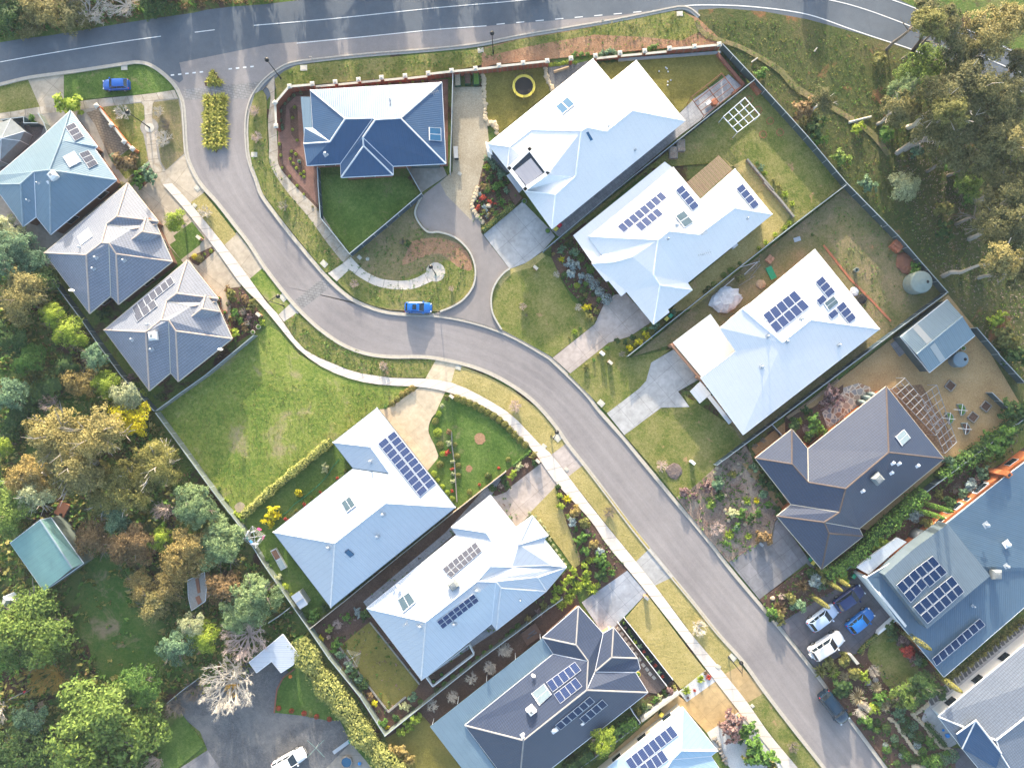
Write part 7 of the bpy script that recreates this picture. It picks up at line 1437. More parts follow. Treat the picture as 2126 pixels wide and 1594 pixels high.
# ================================================================== bins
plain('plastic_green',(.02,.25,.13),.5); plain('plastic_darkgreen',(.01,.06,.03),.5); plain('plastic_yellow',(.60,.50,.08),.45); plain('plastic_red',(.55,.02,.04),.45); plain('plastic_blue',(.02,.25,.65),.45); plain('plastic_orange',(.8,.20,.02),.5); plain('plastic_pink',(.75,.06,.22),.5); plain('net_black',(.02,.02,.022),.9); plain('tarp',(.50,.53,.57),.5,var=.3,bump=.1); plain('tank_green',(.20,.25,.235),.5,var=.15); plain('fabric_white',(.7,.7,.72),.9)
def bin_(tile,x,y,lid,label,rot=-.7):
    q = G3(*t(tile,x,y)); root = thing('wheelie_bin',label,'bin',q,'wheelie bins',rot); m_ = MB(); m_.hexa([(-.22,-.24,.06),(.22,-.24,.06),(.22,.24,.06),(-.22,.24,.06)],[(-.29,-.32,.98),(.29,-.32,.98),(.29,.32,.98),(-.29,.32,.98)]); a = link(bpy.data.objects.new('body',m_.mesh('body',MATS['plastic_darkgreen']))); a.parent = root
    m_ = MB(); m_.hexa([(-.31,-.35,.985),(.31,-.35,.985),(.31,.36,.985),(-.31,.36,.985)],[(-.27,-.30,1.08),(.27,-.30,1.08),(.27,.34,1.06),(-.27,.34,1.06)]); a = link(bpy.data.objects.new('lid',m_.mesh('lid',MATS[lid]))); a.parent = root
    for sd in (-1,1): m_ = MB(); m_.tube((sd * .24,.30,.11),(sd * .30,.30,.11),.11,n=12); a = link(bpy.data.objects.new('wheel',m_.mesh('wheel',MATS['rubber']))); a.parent = root
bin_('b3',593,380,'plastic_yellow','yellow lidded bin at the corner of the large white house'); bin_('b3',622,350,'plastic_red','red lidded bin at the corner of the large white house'); bin_('b3',1473,1094,'plastic_yellow','yellow lidded bin at the pergola house corner'); bin_('b3',1505,1070,'plastic_green','green lidded bin at the pergola house corner')
bin_('c4',607,1280,'plastic_green','green lidded bin beside the dark tiled house driveway'); bin_('c4',625,1308,'plastic_yellow','yellow lidded bin beside the dark tiled house driveway'); bin_('d4',905,42,'plastic_green','green lidded bin behind the navy blue car'); bin_('d3',1427,1145,'plastic_yellow','yellow lidded bin in the tan side passage')
# ================================================================== back yard things
def mesh_thing(name,label,cat,parts,loc,group=None,rz=0):
    r_ = thing(name,label,cat,loc,group,rz)
    for nm,mb_,mt in parts: o = link(bpy.data.objects.new(nm,mb_.mesh(nm,MATS[mt]))); o.parent = r_
    return r_
# trampoline
q = G3(*t('a3',338,712)); R0 = 1.85; mat_ = MB(); mat_.lathe((0,0,.88),[(0.02,0),(R0 * .78,0),(R0 * .78,.02),(.02,.02)],36); pad = MB(); n = 36
for k in range(n):
    a0,a1 = 6.2832 * k / n,6.2832 * (k + 1) / n; c_ = lambda a,r_,z: (math.cos(a) * r_,math.sin(a) * r_,z)
    pad.hexa([c_(a0,R0 * .79,.86),c_(a1,R0 * .79,.86),c_(a1,R0,.86),c_(a0,R0,.86)][::-1],[c_(a0,R0 * .79,.93),c_(a1,R0 * .79,.93),c_(a1,R0,.93),c_(a0,R0,.93)][::-1])
leg = MB(); net = MB(); tp = MB()
for k in range(8):
    a = 6.2832 * k / 8; leg.tube((math.cos(a) * R0,math.sin(a) * R0,0),(math.cos(a) * R0,math.sin(a) * R0,.9),.03); tp.tube((math.cos(a) * R0 * 1.02,math.sin(a) * R0 * 1.02,.9),(math.cos(a) * R0 * .96,math.sin(a) * R0 * .96,2.6),.03)
for k in range(n):
    a0,a1 = 6.2832 * k / n,6.2832 * (k + 1) / n; net.tube((math.cos(a0) * R0 * .76,math.sin(a0) * R0 * .76,.93),(math.cos(a0) * R0 * .8,math.sin(a0) * R0 * .8,2.55),.008,n=3); net.tube((math.cos(a0) * R0 * .8,math.sin(a0) * R0 * .8,2.55),(math.cos(a1) * R0 * .8,math.sin(a1) * R0 * .8,2.55),.02,n=4)
mesh_thing('trampoline','round trampoline with yellow pad, black mat and safety net','trampoline',[('mat',mat_,'net_black'),('pad',pad,'plastic_yellow'),('frame',leg,'steel_grey'),('net_pole',tp,'net_black'),('net',net,'net_black')],q)
def beams(name,label,c4,nx,ny,z,mat,w_=.10,posts=True,cat='pergola',hgt=.14,group=None):
    q = [P(x,y,z) for x,y in c4]; c = sum(q,Vector()) / 4; g = gz(c.x,c.y); root = thing(name,label,cat,(c.x,c.y,g),group)
    def bm_(nm,a,b,dz=0): m = MB(); d = b - a; m.box((a + b) / 2 + Vector((0,0,dz)),(d.length,w_,hgt),math.atan2(d.y,d.x)); obj(nm,m,MATS[mat],root)
    for i in range(nx + 1): bm_('beam',q[0].lerp(q[1],i / nx),q[3].lerp(q[2],i / nx))
    for j in range(ny + 1): bm_('rafter',q[0].lerp(q[3],j / ny),q[1].lerp(q[2],j / ny),.12)
    if posts:
        for x in q: m = MB(); m.tube((x.x,x.y,g - .05),(x.x,x.y,z),.06,n=6); obj('post',m,MATS[mat],root)
    return root
beams('pergola','white timber pergola frame standing on the patchy lawn',tt('a4',(5,825),(158,690),(262,812),(105,935)),4,3,2.5,'steel_white')
beams('pergola','brown steel pergola frame over the paved corner',tt('a3',(1680,785),(1925,590),(2040,735),(1785,930)),2,4,2.5,'steel_rust',.09)
beams('pergola','upper left open steel pergola over the square terracotta paving',tt('c4',(1190,95),(1285,15),(1560,345),(1500,420)),3,9,2.6,'steel_grey',.05); beams('pergola','lower right open steel pergola over the terracotta paving',tt('c4',(1400,145),(1510,65),(1650,465),(1565,545)),3,8,2.6,'steel_grey',.05)
q = G3(*t('a3',1862,832)); m_ = MB(); m_.lathe((0,0,0),[(.55,0),(.55,.7),(.5,.78),(.1,.80)],18); m2 = MB(); m2.box((-1.0,-.1,.4),(.8,.5,.45),.7); mesh_thing('outdoor_oven','round terracotta outdoor oven with side bench under the brown frame','oven',[('oven',m_,'terracotta'),('bench',m2,'steel_white')],q)
for i,(x,y) in enumerate(tt('a3',(1422,577),(1476,547),(1485,556),(1494,580),(1516,649),(1492,661),(1491,688))):
    q = G3(x,y); m_ = MB(); m_.lathe((q.x,q.y,q.z),[(.02,0),(.10,.05),(.13,.13),(.10,.21),(.02,.26)],10); tag(obj('ball',m_,MATS['fabric_white'],org=q,smooth=True),'small white ball on the dark olive lawn, %s from the top' % ORD[[1,2,3,0,0,0,0][0] * 0 + sorted(range(7),key=lambda k: tt('a3',(1422,577),(1476,547),(1485,556),(1494,580),(1516,649),(1492,661),(1491,688))[k][1]).index(i)],'ball','white balls on the lawn')
# water tanks
def tank(px,py,r_,h,label,mat='tank_green',slim=1.0,rz=0):
    q = G3(px,py); root = thing('water_tank',label,'water tank',q,None,rz); m_ = MB(); prof = [(r_,0)]
    for k in range(12): prof += [(r_ * (1 + .012 * (k % 2)),h * .9 * (k + .5) / 12)]
    prof += [(r_,h * .9),(r_ * .92,h * .97),(r_ * .3,h * 1.06),(r_ * .05,h * 1.07)]; m_.lathe((0,0,0),prof,32,slim); a = link(bpy.data.objects.new('tank_body',m_.mesh('tank_body',MATS[mat],smooth=False))); a.parent = root
    m_ = MB(); m_.lathe((r_ * .45 * slim,0,h * 1.0),[(.25,0),(.25,.12),(.2,.14)],14); a = link(bpy.data.objects.new('inlet_lid',m_.mesh('inlet_lid',MATS['net_black']))); a.parent = root
tank(*t('b4',1345,712),1.75,2.4,'large round grey-green corrugated water tank by the boundary fence','tank_green'); tank(*t('b4',1640,1245),1.25,1.5,'low round blue-grey water tank behind the gable shed','roof_shed')
for i,(x,y) in enumerate(((965,195),(1000,162),(1035,140))): q = G3(*t('c4',x,y)); root = thing('water_tank','slim grey-green water tank behind the dark tiled house, %s from the left' % ORD[i],'water tank',q,'three slim water tanks',-.7); m_ = MB(); m_.lathe((0,0,0),[(.42,0),(.42,1.6),(.36,1.85),(.1,1.95)],20,1.9); a = link(bpy.data.objects.new('tank_body',m_.mesh('tank_body',MATS['tank_green'],smooth=True))); a.parent = root
q = G3(*t('c4',1345,1105)); root = thing('water_tank','grey tank beside the red trimmed orange wall','water tank',q,None,.7); m_ = MB(); m_.lathe((0,0,0),[(.55,0),(.55,1.4),(.45,1.7),(.1,1.8)],20,1.8); a = link(bpy.data.objects.new('tank_body',m_.mesh('tank_body',MATS['fence_grey'],smooth=True))); a.parent = root
# rotary clotheslines
def hoist(tile,x,y,r_,label,clothes=False,rot=.2,mat='steel_white',lines=4):
    q = G3(*t(tile,x,y)); root = thing('rotary_clothesline',label,'clothesline',q,None,rot); m_ = MB(); m_.tube((0,0,0),(0,0,2.0),.035); a = link(bpy.data.objects.new('pole',m_.mesh('pole',MATS['steel_grey']))); a.parent = root
    for k in range(4): m_ = MB(); an = 6.2832 * k / 4; m_.tube((0,0,1.85),(math.cos(an) * r_,math.sin(an) * r_,2.0),.028,n=5); a = link(bpy.data.objects.new('arm',m_.mesh('arm',MATS[mat]))); a.parent = root
    m_ = MB()
    for s_ in range(lines):
        f = r_ * (1 - s_ * .15)
        for k in range(4): a0,a1 = 6.2832 * k / 4,6.2832 * (k + 1) / 4; m_.tube((math.cos(a0) * f,math.sin(a0) * f,2.0),(math.cos(a1) * f,math.sin(a1) * f,2.0),.012 if lines > 1 else .006,n=3)
    if lines: a = link(bpy.data.objects.new('line_wire',m_.mesh('line_wire',MATS[mat]))); a.parent = root
    if clothes:
        r2 = random.Random(4)
        for k,(mt,a0,f,w_) in enumerate((('plastic_pink',.9,.95,.6),('fabric_white',2.6,.9,.9),('plastic_green',3.2,.85,.4),('fabric_white',4.5,.8,1.1),('fabric_white',5.5,.6,.7),('plastic_pink',6.0,.95,.5),('fabric_white',1.8,.6,.6),('plastic_blue',3.9,.7,.5))):
            an = a0; c = Vector((math.cos(an),math.sin(an),0)) * r_ * f * .8; m_ = MB(); m_.box((c.x,c.y,1.65),(w_,.10,.65),an + 1.57); a = link(bpy.data.objects.new('garment',m_.mesh('garment',MATS[mt]))); a.parent = root
hoist('c2',143,1272,1.8,'rotary clothesline full of pink, white and teal washing',True,.15); hoist('d2',912,678,1.6,'empty square rotary clothesline on the olive back lawn',False,.55,'steel_grey'); hoist('d2',627,1385,1.9,'bare four armed pale green clothesline on the gravel yard',False,.8,'roof_greenish',0)
# pool, seesaw and toys of the gravel yard
q = G3(*t('d2',850,1535)); m_ = MB(); m_.lathe((0,0,0),[(.98,0),(1.0,.55),(.86,.56),(.86,.40)],8); m2 = MB(); m2.lathe((0,0,.40),[(.80,0),(.80,.06),(.02,.07)],16); mesh_thing('trampoline','small octagonal dark blue trampoline tub on the concrete slab','trampoline',[('rim',m_,'timber_grey'),('net',m2,'glass_blue')],q)
a_,b_ = P(*t('d2',745,1462),.5),P(*t('d2',880,1375),1.1); m_ = MB(); d = b_ - a_; m_.box((a_ + b_) / 2,(d.length,.55,.12),math.atan2(d.y,d.x)); m2 = MB(); m2.box((b_.x + .2,b_.y + .15,.9),(1.0,.5,1.2),math.atan2(d.y,d.x)); r_ = thing('play_slide','long grey plank slide with green end beside the gravel yard','slide',((a_.x + b_.x) / 2,(a_.y + b_.y) / 2,.1)); obj('chute',m_,MATS['galv'],r_); obj('platform',m2,MATS['plastic_green'],r_)
def blob(name,label,cat,tile,x,y,r_,h,mat,group=None,seed=0,sx=1.0,rz=0.0,n=10):
    q = G3(*t(tile,x,y)); rr = random.Random(seed + int(x * 7 + y)); b = MB(); rings = []
    for lv,(f,z) in enumerate(((.8,0),(1,.35),(.85,.75),(.45,1))):
        rings.append([(math.cos(6.2832 * k / n + rz) * r_ * f * sx * rr.uniform(.82,1.12),math.sin(6.2832 * k / n + rz) * r_ * f * rr.uniform(.82,1.12),h * z * rr.uniform(.9,1.08)) for k in range(n)])
    for a,c in zip(rings,rings[1:]):
        for k in range(n): b.face([a[k],a[(k + 1) % n],c[(k + 1) % n],c[k]])
    b.face(rings[-1]); o = link(bpy.data.objects.new(name,b.mesh(name,MATS[mat]))); o.location = q; o.rotation_euler = (0,0,rr.uniform(0,6)); return tag(o,label,cat,group)
blob('toy','round orange toy shell on the fan shaped lawn','toy','d2',397,862,.32,.2,'plastic_orange'); blob('toy','blue toy on the bottom concrete slab','toy','d2',950,1555,.3,.3,'plastic_blue'); blob('toy','small turquoise toy on the pebble terrace, upper one','toy','d4',1553,1135,.22,.2,'plastic_blue'); blob('toy','larger turquoise toy on the pebble terrace','toy','d4',1582,1172,.42,.3,'plastic_blue')
blob('tarpaulin','crumpled silver tarpaulin heap beside the fence','tarpaulin','b3',1955,940,2.0,.9,'tarp',sx=1.35,rz=.5,n=22); blob('debris_heap','heap of orange-brown split firewood by the boundary fence','firewood','b4',1290,570,1.5,.5,'steel_rust',sx=1.3,n=20); blob('debris_heap','pile of brown timber offcuts by the carport house','timber pile','b4',268,715,.8,.3,'timber_pale',n=16)
def stack(tile,x,y,w_,d_,h,n,mat,label,rot=0.0,name='brick_stack',cat='brick stack'):
    q = G3(*t(tile,x,y)); root = thing(name,label,cat,q,None,rot); r2 = random.Random(int(x))
    for i in range(n):
        for j in range(n): m_ = MB(); hh = h * r2.uniform(.75,1.05); m_.box((-w_ / 2 + w_ * (i + .5) / n,-d_ / 2 + d_ * (j + .5) / n,hh / 2),(w_ / n * .92,d_ / n * .92,hh)); a = link(bpy.data.objects.new('block',m_.mesh('block',MATS[mat]))); a.parent = root
stack('b4',1215,450,1.7,1.6,.9,3,'terracotta','square stack of red bricks against the boundary fence',-.7); stack('a4',235,625,1.3,2.2,.8,3,'terracotta','orange brick stack in the fence corner above the white pergola',.65); stack('b4',328,540,1.1,1.2,.5,2,'brick_salmon','small pallet of pink bricks near the fence',-.7)
for i,(x,y,l_,an) in enumerate(((170,640,3.4,.6),(200,600,3.0,.75),(230,620,2.6,.9),(190,575,3.2,.3),(170,690,3.0,.55),(40,705,2.2,.7),(240,570,1.8,1.2))):
    q = G3(*t('b4',x,y)); m_ = MB(); d = Vector((math.cos(an),math.sin(an),0)) * l_ / 2; c = Vector((q.x,q.y,q.z + .08 + .06 * i)); m_.tube(c - d,c + d,.05,n=5); tag(obj('timber_pole',m_,MATS['steel_white' if i % 2 else 'timber_grey'],org=q),'loose pale pole in the heap by the fence, %s from the top' % ORD[sorted(range(7),key=lambda k: (640,600,620,575,690,705,570)[k]).index(i)],'pole','loose poles by the fence')
q = G3(*t('b4',340,635)); m_ = MB(); m_.box((q.x,q.y,q.z + .12),(1.0,2.1,.22),.45); tag(obj('green_mat',m_,MATS['plastic_green'],org=q),'bright green folded mat on the back lawn','mat'); q = G3(*t('b4',930,618)); m_ = MB(); m_.lathe((0,0,0),[(.30,0),(.36,.8),(.30,.81),(.28,.3)],14); mesh_thing('barrel','small open green barrel on the scrubby back lawn','barrel',[('body',m_,'tank_green')],q)
q = G3(*t('b4',1235,1165)); m_ = MB(); m_.box((q.x,q.y,q.z + .06),(1.2,2.5,.12),.62); tag(obj('concrete_slab',m_,MATS['concrete_grey'],org=q),'grey slab at the door of the gable shed','slab'); blob('tarpaulin','pale crumpled sheet lying behind the carport house','tarpaulin','b4',925,765,.8,.25,'tarp',n=14); blob('tarpaulin','dark crumpled sheet behind the carport house','tarpaulin','b4',975,820,.9,.3,'net_black',n=14)
q = G3(*t('b4',525,398)); m_ = MB(); m_.box((q.x,q.y,q.z + .06),(1.1,.7,.08),.3); tag(obj('metal_sheet',m_,MATS['galv'],org=q),'flat grey metal sheet on the grass near the fence','sheet')
# half-round veggie pots by the pergola
for i,(x,y) in enumerate(((1660,240),(1575,300),(1690,372))):
    q = G3(*t('c4',x,y)); m_ = MB(); n = 14
    pts = [(math.cos(a) * 1.0,math.sin(a) * 1.0) for a in [-1.2 + math.pi * k / n for k in range(n + 1)]]; m_.slab([Vector(p) for p in pts],.45,0); m3 = MB(); m3.slab([Vector(p) * .85 for p in pts],.50,.46); m2 = MB(); m2.tube((-1.1,.1,.62),(1.1,-.1,.62),.04); m2.tube((0,-.9,.7),(.3,1.0,.7),.04)
    mesh_thing('garden_bed_tub','half round tub bed with pale hoops, %s from the left' % ORD[(1,0,2)[i]],'planter',[('tub',m_,'tank_green'),('soil',m3,'leaf_green' if i < 2 else 'mulch'),('hoop',m2,'steel_white')],q,'half round tub beds')
for i,(x,y) in enumerate(((1600,70),(1760,290),(1850,215))):
    q = G3(*t('c4',x,y)); m_ = MB()
    for sx,sy in ((1,0),(-1,0),(0,1),(0,-1)): m_.box((sx * .65,sy * .65,.15),(.1 if sx else 1.4,.1 if sy else 1.4,.3))
    m2 = MB(); m2.box((0,0,.1),(1.2,1.2,.15)); mesh_thing('raised_bed','square timber raised bed in the sandy yard, %s from the left' % ORD[i],'raised bed',[('frame',m_,'timber_grey'),('soil',m2,'mulch')],q,'timber raised beds',.9)
for i,(x,y) in enumerate(((1905,-60 + 175),)): pass
for x,y,lb,w_,d_ in (('c2',(310,1465),'corrugated raised garden bed in two halves behind the array house',1.0,3.6),): 
    q = G3(*t(x,*y)); m_ = MB(); m_.box((0,0,.3),(w_,d_,.6)); m2 = MB(); m2.box((0,d_ * .24,.61),(w_ * .85,d_ * .42,.04)); m3 = MB(); m3.box((0,-d_ * .24,.61),(w_ * .85,d_ * .42,.04)); mesh_thing('raised_bed',lb,'raised bed',[('frame',m_,'galv'),('soil',m2,'mulch'),('cover',m3,'glass_grey')],q,None,.5)
# glasshouse-like box and small sheds
for tile,x,y,w_,d_,h_,rot,lb in (('d2',500,222,1.5,2.5,1.9,.58,'small pale blue garden cabinet shed on the green corner'),):
    q = G3(*t(tile,x,y)); m_ = MB(); m_.box((0,0,h_ / 2),(w_ * .92,d_ * .92,h_)); m2 = MB(); m2.hexa([(-w_ / 2,-d_ / 2,h_),(w_ / 2,-d_ / 2,h_),(w_ / 2,d_ / 2,h_),(-w_ / 2,d_ / 2,h_)],[(-w_ / 2,-d_ / 2,h_ + .08),(w_ / 2,-d_ / 2,h_ + .08),(w_ / 2,d_ / 2,h_ + .3),(-w_ / 2,d_ / 2,h_ + .3)]); m3 = MB(); m3.box((0,0,h_ + .24),(w_,.08,.1)); mesh_thing('garden_shed',lb,'shed',[('wall',m_,'galv'),('roof',m2,'roof_pale'),('roof_strap',m3,'render_grey')],q,None,rot)
# netted fruit cage at the top left
q = [P(*t('a1',*p),2.0) for p in ((-60,1010),(85,955),(195,1055),(160,1130),(0,1290),(-120,1330))]; c = sum(q,Vector()) / 6; r_ = thing('fruit_cage','grey netted fruit cage at the left edge under the road','fruit cage',(c.x,c.y,.1)); m_ = MB(); ap = Vector((c.x,c.y,2.9))
for a,b in zip(q,q[1:] + q[:1]): m_.face([a,b,ap]); m_.face([a,b,Vector((b.x,b.y,.1)),Vector((a.x,a.y,.1))])
obj('net',m_,MATS['fence_grey'],r_); m_ = MB()
for a in q: m_.tube(a,ap,.04); m_.tube((a.x,a.y,.1),a,.04)
obj('frame',m_,MATS['steel_white'],r_)
# trailers, chairs, bench
q = G3(*t('c1',515,1065)); m_ = MB(); m_.box((0,0,.55),(1.7,2.2,.4)); m2 = MB(); m2.tube((-1.0,0,.3),(-.85,0,.3),.3,n=14); m3 = MB(); m3.tube((.85,0,.3),(1.0,0,.3),.3,n=14); m4 = MB(); m4.tube((-.4,-1.1,.4),(0,-2.2,.4),.04); m4.tube((.4,-1.1,.4),(0,-2.2,.4),.04); m5 = MB(); m5.lathe((.3,-.8,.76),[(.25,0),(.25,.15),(.1,.16)],12); mesh_thing('box_trailer','rusty brown box trailer among the trees','trailer',[('tray',m_,'steel_rust'),('wheel',m2,'rubber'),('wheel',m3,'rubber'),('drawbar',m4,'steel_rust'),('spare_wheel',m5,'rubber')],q,None,-.5)
q = G3(*t('c1',490,1228)); m_ = MB(); m_.box((0,0,.45),(.6,.6,.06)); m_.box((0,.3,.75),(.6,.06,.6)); mesh_thing('garden_chair','white plastic garden chair beside the green shed','chair',[('seat',m_,'fabric_white')],q,None,.4); q = G3(*t('c1',455,1180)); m_ = MB(); m_.box((0,0,.3),(.5,1.2,.5)); mesh_thing('toolbox','red and blue tool cart against the green shed','cart',[('box',m_,'plastic_red')],q,None,.6)
q = G3(*t('d1',338,1080)); m_ = MB(); [m_.box((x * .2 - .4,0,.45),(.15,1.0,.05)) for x in range(5)]; m2 = MB(); [m2.box((0,y,.2),(.8,.08,.4)) for y in (-.4,.4)]; mesh_thing('slatted_bench','small yellow slatted timber bench in the left garden','bench',[('seat',m_,'timber_pale'),('leg',m2,'timber_pale')],q,None,.4)
q = G3(*t('d1',300,1220)); m_ = MB(); m_.box((0,0,.4),(.7,.6,.4)); mesh_thing('folding_chair','blue folding chair near the bottom left trees','chair',[('seat',m_,'plastic_blue')],q,None,.4)
q = G3(*t('d1',195,985)); m_ = MB(); m_.tube((-1.3,0,2.0),(1.3,.3,2.0),.06); [m_.tube((sx * 1.3,0,2),(sx * 1.3 + dx,.15 + sx * .15,0),.05) for sx in (-1,1) for dx in (-.6,.6)]; m2 = MB(); m2.box((.4,.1,.6),(.4,.3,.1)); mesh_thing('swing_set','timber swing frame with a red seat in the left garden','swing',[('frame',m_,'timber_grey'),('seat',m2,'plastic_red')],q,None,.35)
# pots, wheelbarrow, baskets
for i,(tl,x,y,r_,mt,lb) in enumerate((('b1',1765,925,.3,'terracotta','terracotta pot under the third tiled house eave, upper one'),('b1',1763,970,.35,'terracotta','terracotta pot under the third tiled house eave, lower one'),('b1',1812,1040,.35,'terracotta','terracotta pot by the brick porch post of the third tiled house'),('b1',2035,1197,.35,'render_cream','cream pot at the vacant lot corner path'),('b1',2080,1155,.4,'render_cream','larger cream pot at the vacant lot corner path'),('b3',342,150,.42,'tank_green','grey-green round pot beside the white house wall'),('b3',530,388,.5,'render_grey','grey round pot beside the garage end of the white house'),
                                      ('d2',1607,838,.35,'net_black','dark pot on the silver roof side terrace, right one'),('d2',1543,893,.35,'net_black','dark pot on the silver roof side terrace, left one'),('d3',1245,835,.45,'plastic_yellow','yellow-green pot on the paved strip'),('b4',1685,1165,.4,'render_cream','cream drum beside the gable shed'),('a2',475,1303,.3,'fence_grey','small round bird bath in the leaf shaped bed'))):
    q = G3(*t(tl,x,y)); m_ = MB(); m_.lathe((0,0,0),[(r_ * .7,0),(r_,.5),(r_ * .85,.52),(r_ * .8,.4)],14); m2 = MB(); m2.lathe((0,0,.40),[(r_ * .78,0),(r_ * .6,.15),(.02,.2)],10); mesh_thing('plant_pot',lb,'pot',[('pot',m_,mt),('plant',m2,'leaf_green')],q)
for i,(x,y) in enumerate(((1742,655),(1820,640),(1890,645))):
    q = G3(*t('a2',x,y)); m_ = MB(); m_.box((0,0,.35),(.95,1.9,.7)); m2 = MB(); m2.box((0,0,.71),(.8,1.75,.05)); mesh_thing('planter_box','dark framed planter box at the end of the gravel driveway, %s from the left' % ORD[i],'planter',[('box',m_,'plastic_darkgreen'),('soil',m2,('cream_gravel','mulch','leaf_green')[i])],q,'row of three planter boxes',.05)
q = G3(*t('a2',1730,1240)); m_ = MB(); m_.box((0,0,.5),(.6,1.8,1.0)); m2 = MB(); m2.box((0,0,1.04),(.7,1.9,.08)); mesh_thing('barbecue','black covered barbecue against the grey side fence','barbecue',[('body',m_,'net_black'),('lid',m2,'render_grey')],q,None,.05)
for i,(x,y,an) in enumerate(((1572,1178,.7),(1512,1235,.7))): q = G3(*t('a3',x + 20,y)); m_ = MB(); m_.box((0,0,.35),(1.3,1.9,.7)); m2 = MB(); m2.box((0,0,.72),(1.1,1.7,.06)); mesh_thing('raised_bed','grey timber raised bed by the long fence, %s from the right' % ORD[i],'raised bed',[('frame',m_,'timber_grey'),('soil',m2,'bed_scrub')],q,'raised beds by the fence',an - 1.57 + .9)
# stone edges
def stones(tile,pts,n,sz,mat,lab,group,jit=4):
    pl = [Vector(t(tile,*p)) for p in pts]; L_ = [0]
    for a,b in zip(pl,pl[1:]): L_.append(L_[-1] + (b - a).length)
    for i in range(n):
        s = L_[-1] * (i + .5) / n; k = max(j for j in range(len(pl) - 1) if L_[j] <= s); p = pl[k].lerp(pl[k + 1],(s - L_[k]) / (L_[k + 1] - L_[k]))
        x,y = p.x + rnd.uniform(-1,1) * jit / 4,p.y + rnd.uniform(-1,1) * jit / 4; tl = TILES[tile[0]]; s_ = 3.396 if tile[1] == '4' else 3.86
        blob('rock',lab % ORD[i],'rock',tile,(x - (int(tile[1]) - 1) * 500) * s_,(y - tl) * s_,sz * rnd.uniform(.8,1.25),sz * .9,mat,group,i,1.35,0,8)
stones('a2',((1945,590),(1955,700),(1960,850),(1970,975)),15,.36,'rock_cream','cream wall stone beside the gravel driveway, %s from the top','stones beside the gravel driveway'); stones('a3',((40,985),(110,1000),(125,1080)),6,.42,'rock_cream','cream boulder stacked at the trampoline lawn corner, %s along','boulders at the lawn corner')
stones('a3',((515,545),(525,640),(560,700),(570,730)),9,.36,'rock_cream','cream stone between trampoline lawn and gravel strip, %s from the top','stones beside the trampoline lawn'); stones('b2',((1905,30),(1860,180),(1875,240),(1955,320)),12,.34,'rock_cream','cream edge stone of the colourful bed, %s from the top','edge stones of the colourful bed')
stones('d4',((1165,1045),(1215,1080),(1265,1160),(1320,1240),(1385,1310)),18,.30,'rock_cream','cream rockery stone, %s down the left stone line','left rockery stone line'); stones('d4',((1330,1020),(1400,1080),(1470,1170),(1540,1250),(1640,1290)),20,.32,'rock_cream','cream rockery stone, %s down the right stone line','right rockery stone line')
stones('d4',((1340,1030),(1400,990),(1450,950)),7,.32,'rock_cream','cream step stone below the pale path, %s from the left','step stones'); stones('d4',((1340,1385),(1400,1395),(1440,1400)),4,.45,'rock_cream','large cream stone at the foot of the rockery, %s from the left','foot stones')
stones('d3',((1850,1340),(1900,1410),(1915,1480),(1960,1560)),8,.36,'rock_grey','grey boulder along the white pebble bed, %s from the top','boulders along the pebble bed',3)
blob('rock','pale boulder among the red plants of the colourful bed','rock','b3',58,185,.45,.4,'rock_cream'); blob('rock','brown boulder beside the white bare bush in the rockery','rock','d4',1020,795,.6,.5,'rock_grey'); blob('rock','second boulder beside the white bare bush, right one','rock','d4',1075,780,.5,.4,'rock_grey'); blob('rock','pale boulder near the orange spiky plant','rock','d4',350,205,.4,.4,'rock_cream')
for i,(x,y) in enumerate(((1885,740),(1868,780),(2078,783),(1940,845),(1950,955),(2095,1010),(1950,1075),(1980,1160),(2110,1190),(2060,700))): blob('rock','cream rock in the scrubby front garden, %s listed from top' % ORD[i] if False else 'cream rock scattered in the upper scrubby garden, %s from the left' % ORD[sorted(range(10),key=lambda k: (1885,1868,2078,1940,1950,2095,1950.5,1980,2110,2060)[k]).index(i)],'rock','c3',x,y,.34,.25,'rock_cream','garden rocks')
# stepping stones
for i,(x,y) in enumerate(((1105,480),(1130,520),(1160,560),(1185,600),(1210,640),(1240,680),(1270,725),(1300,770),(1330,805),(1355,840),(1385,870),(1320,920),(1350,890),(1290,735))[:11]):
    q = G3(*t('d3',x - 8,y)); m_ = MB(); m_.box((0,0,.04),(.62,.5,.08)); o = link(bpy.data.objects.new('stepping_stone',m_.mesh('stepping_stone',MATS['stone_cap']))); o.location = q; o.rotation_euler = (0,0,-.85); tag(o,'square stepping stone beside the black planter, %s from the top' % ORD[i],'stepping stone','stepping stones')
for i in range(26):
    f = i / 25; x,y = 1470 + (2126 - 1470) * f,935 + (385 - 935) * f; q = G3(*t('d4',x,y)); m_ = MB(); m_.box((0,0,.03),(.55,1.15,.06)); o = link(bpy.data.objects.new('dark_paver',m_.mesh('dark_paver',MATS['tile_char']))); o.location = q; o.rotation_euler = (0,0,.70 - .2); tag(o,'dark rectangular paver in the pale path, %s from the left' % ORD[i],'paver','row of dark pavers')
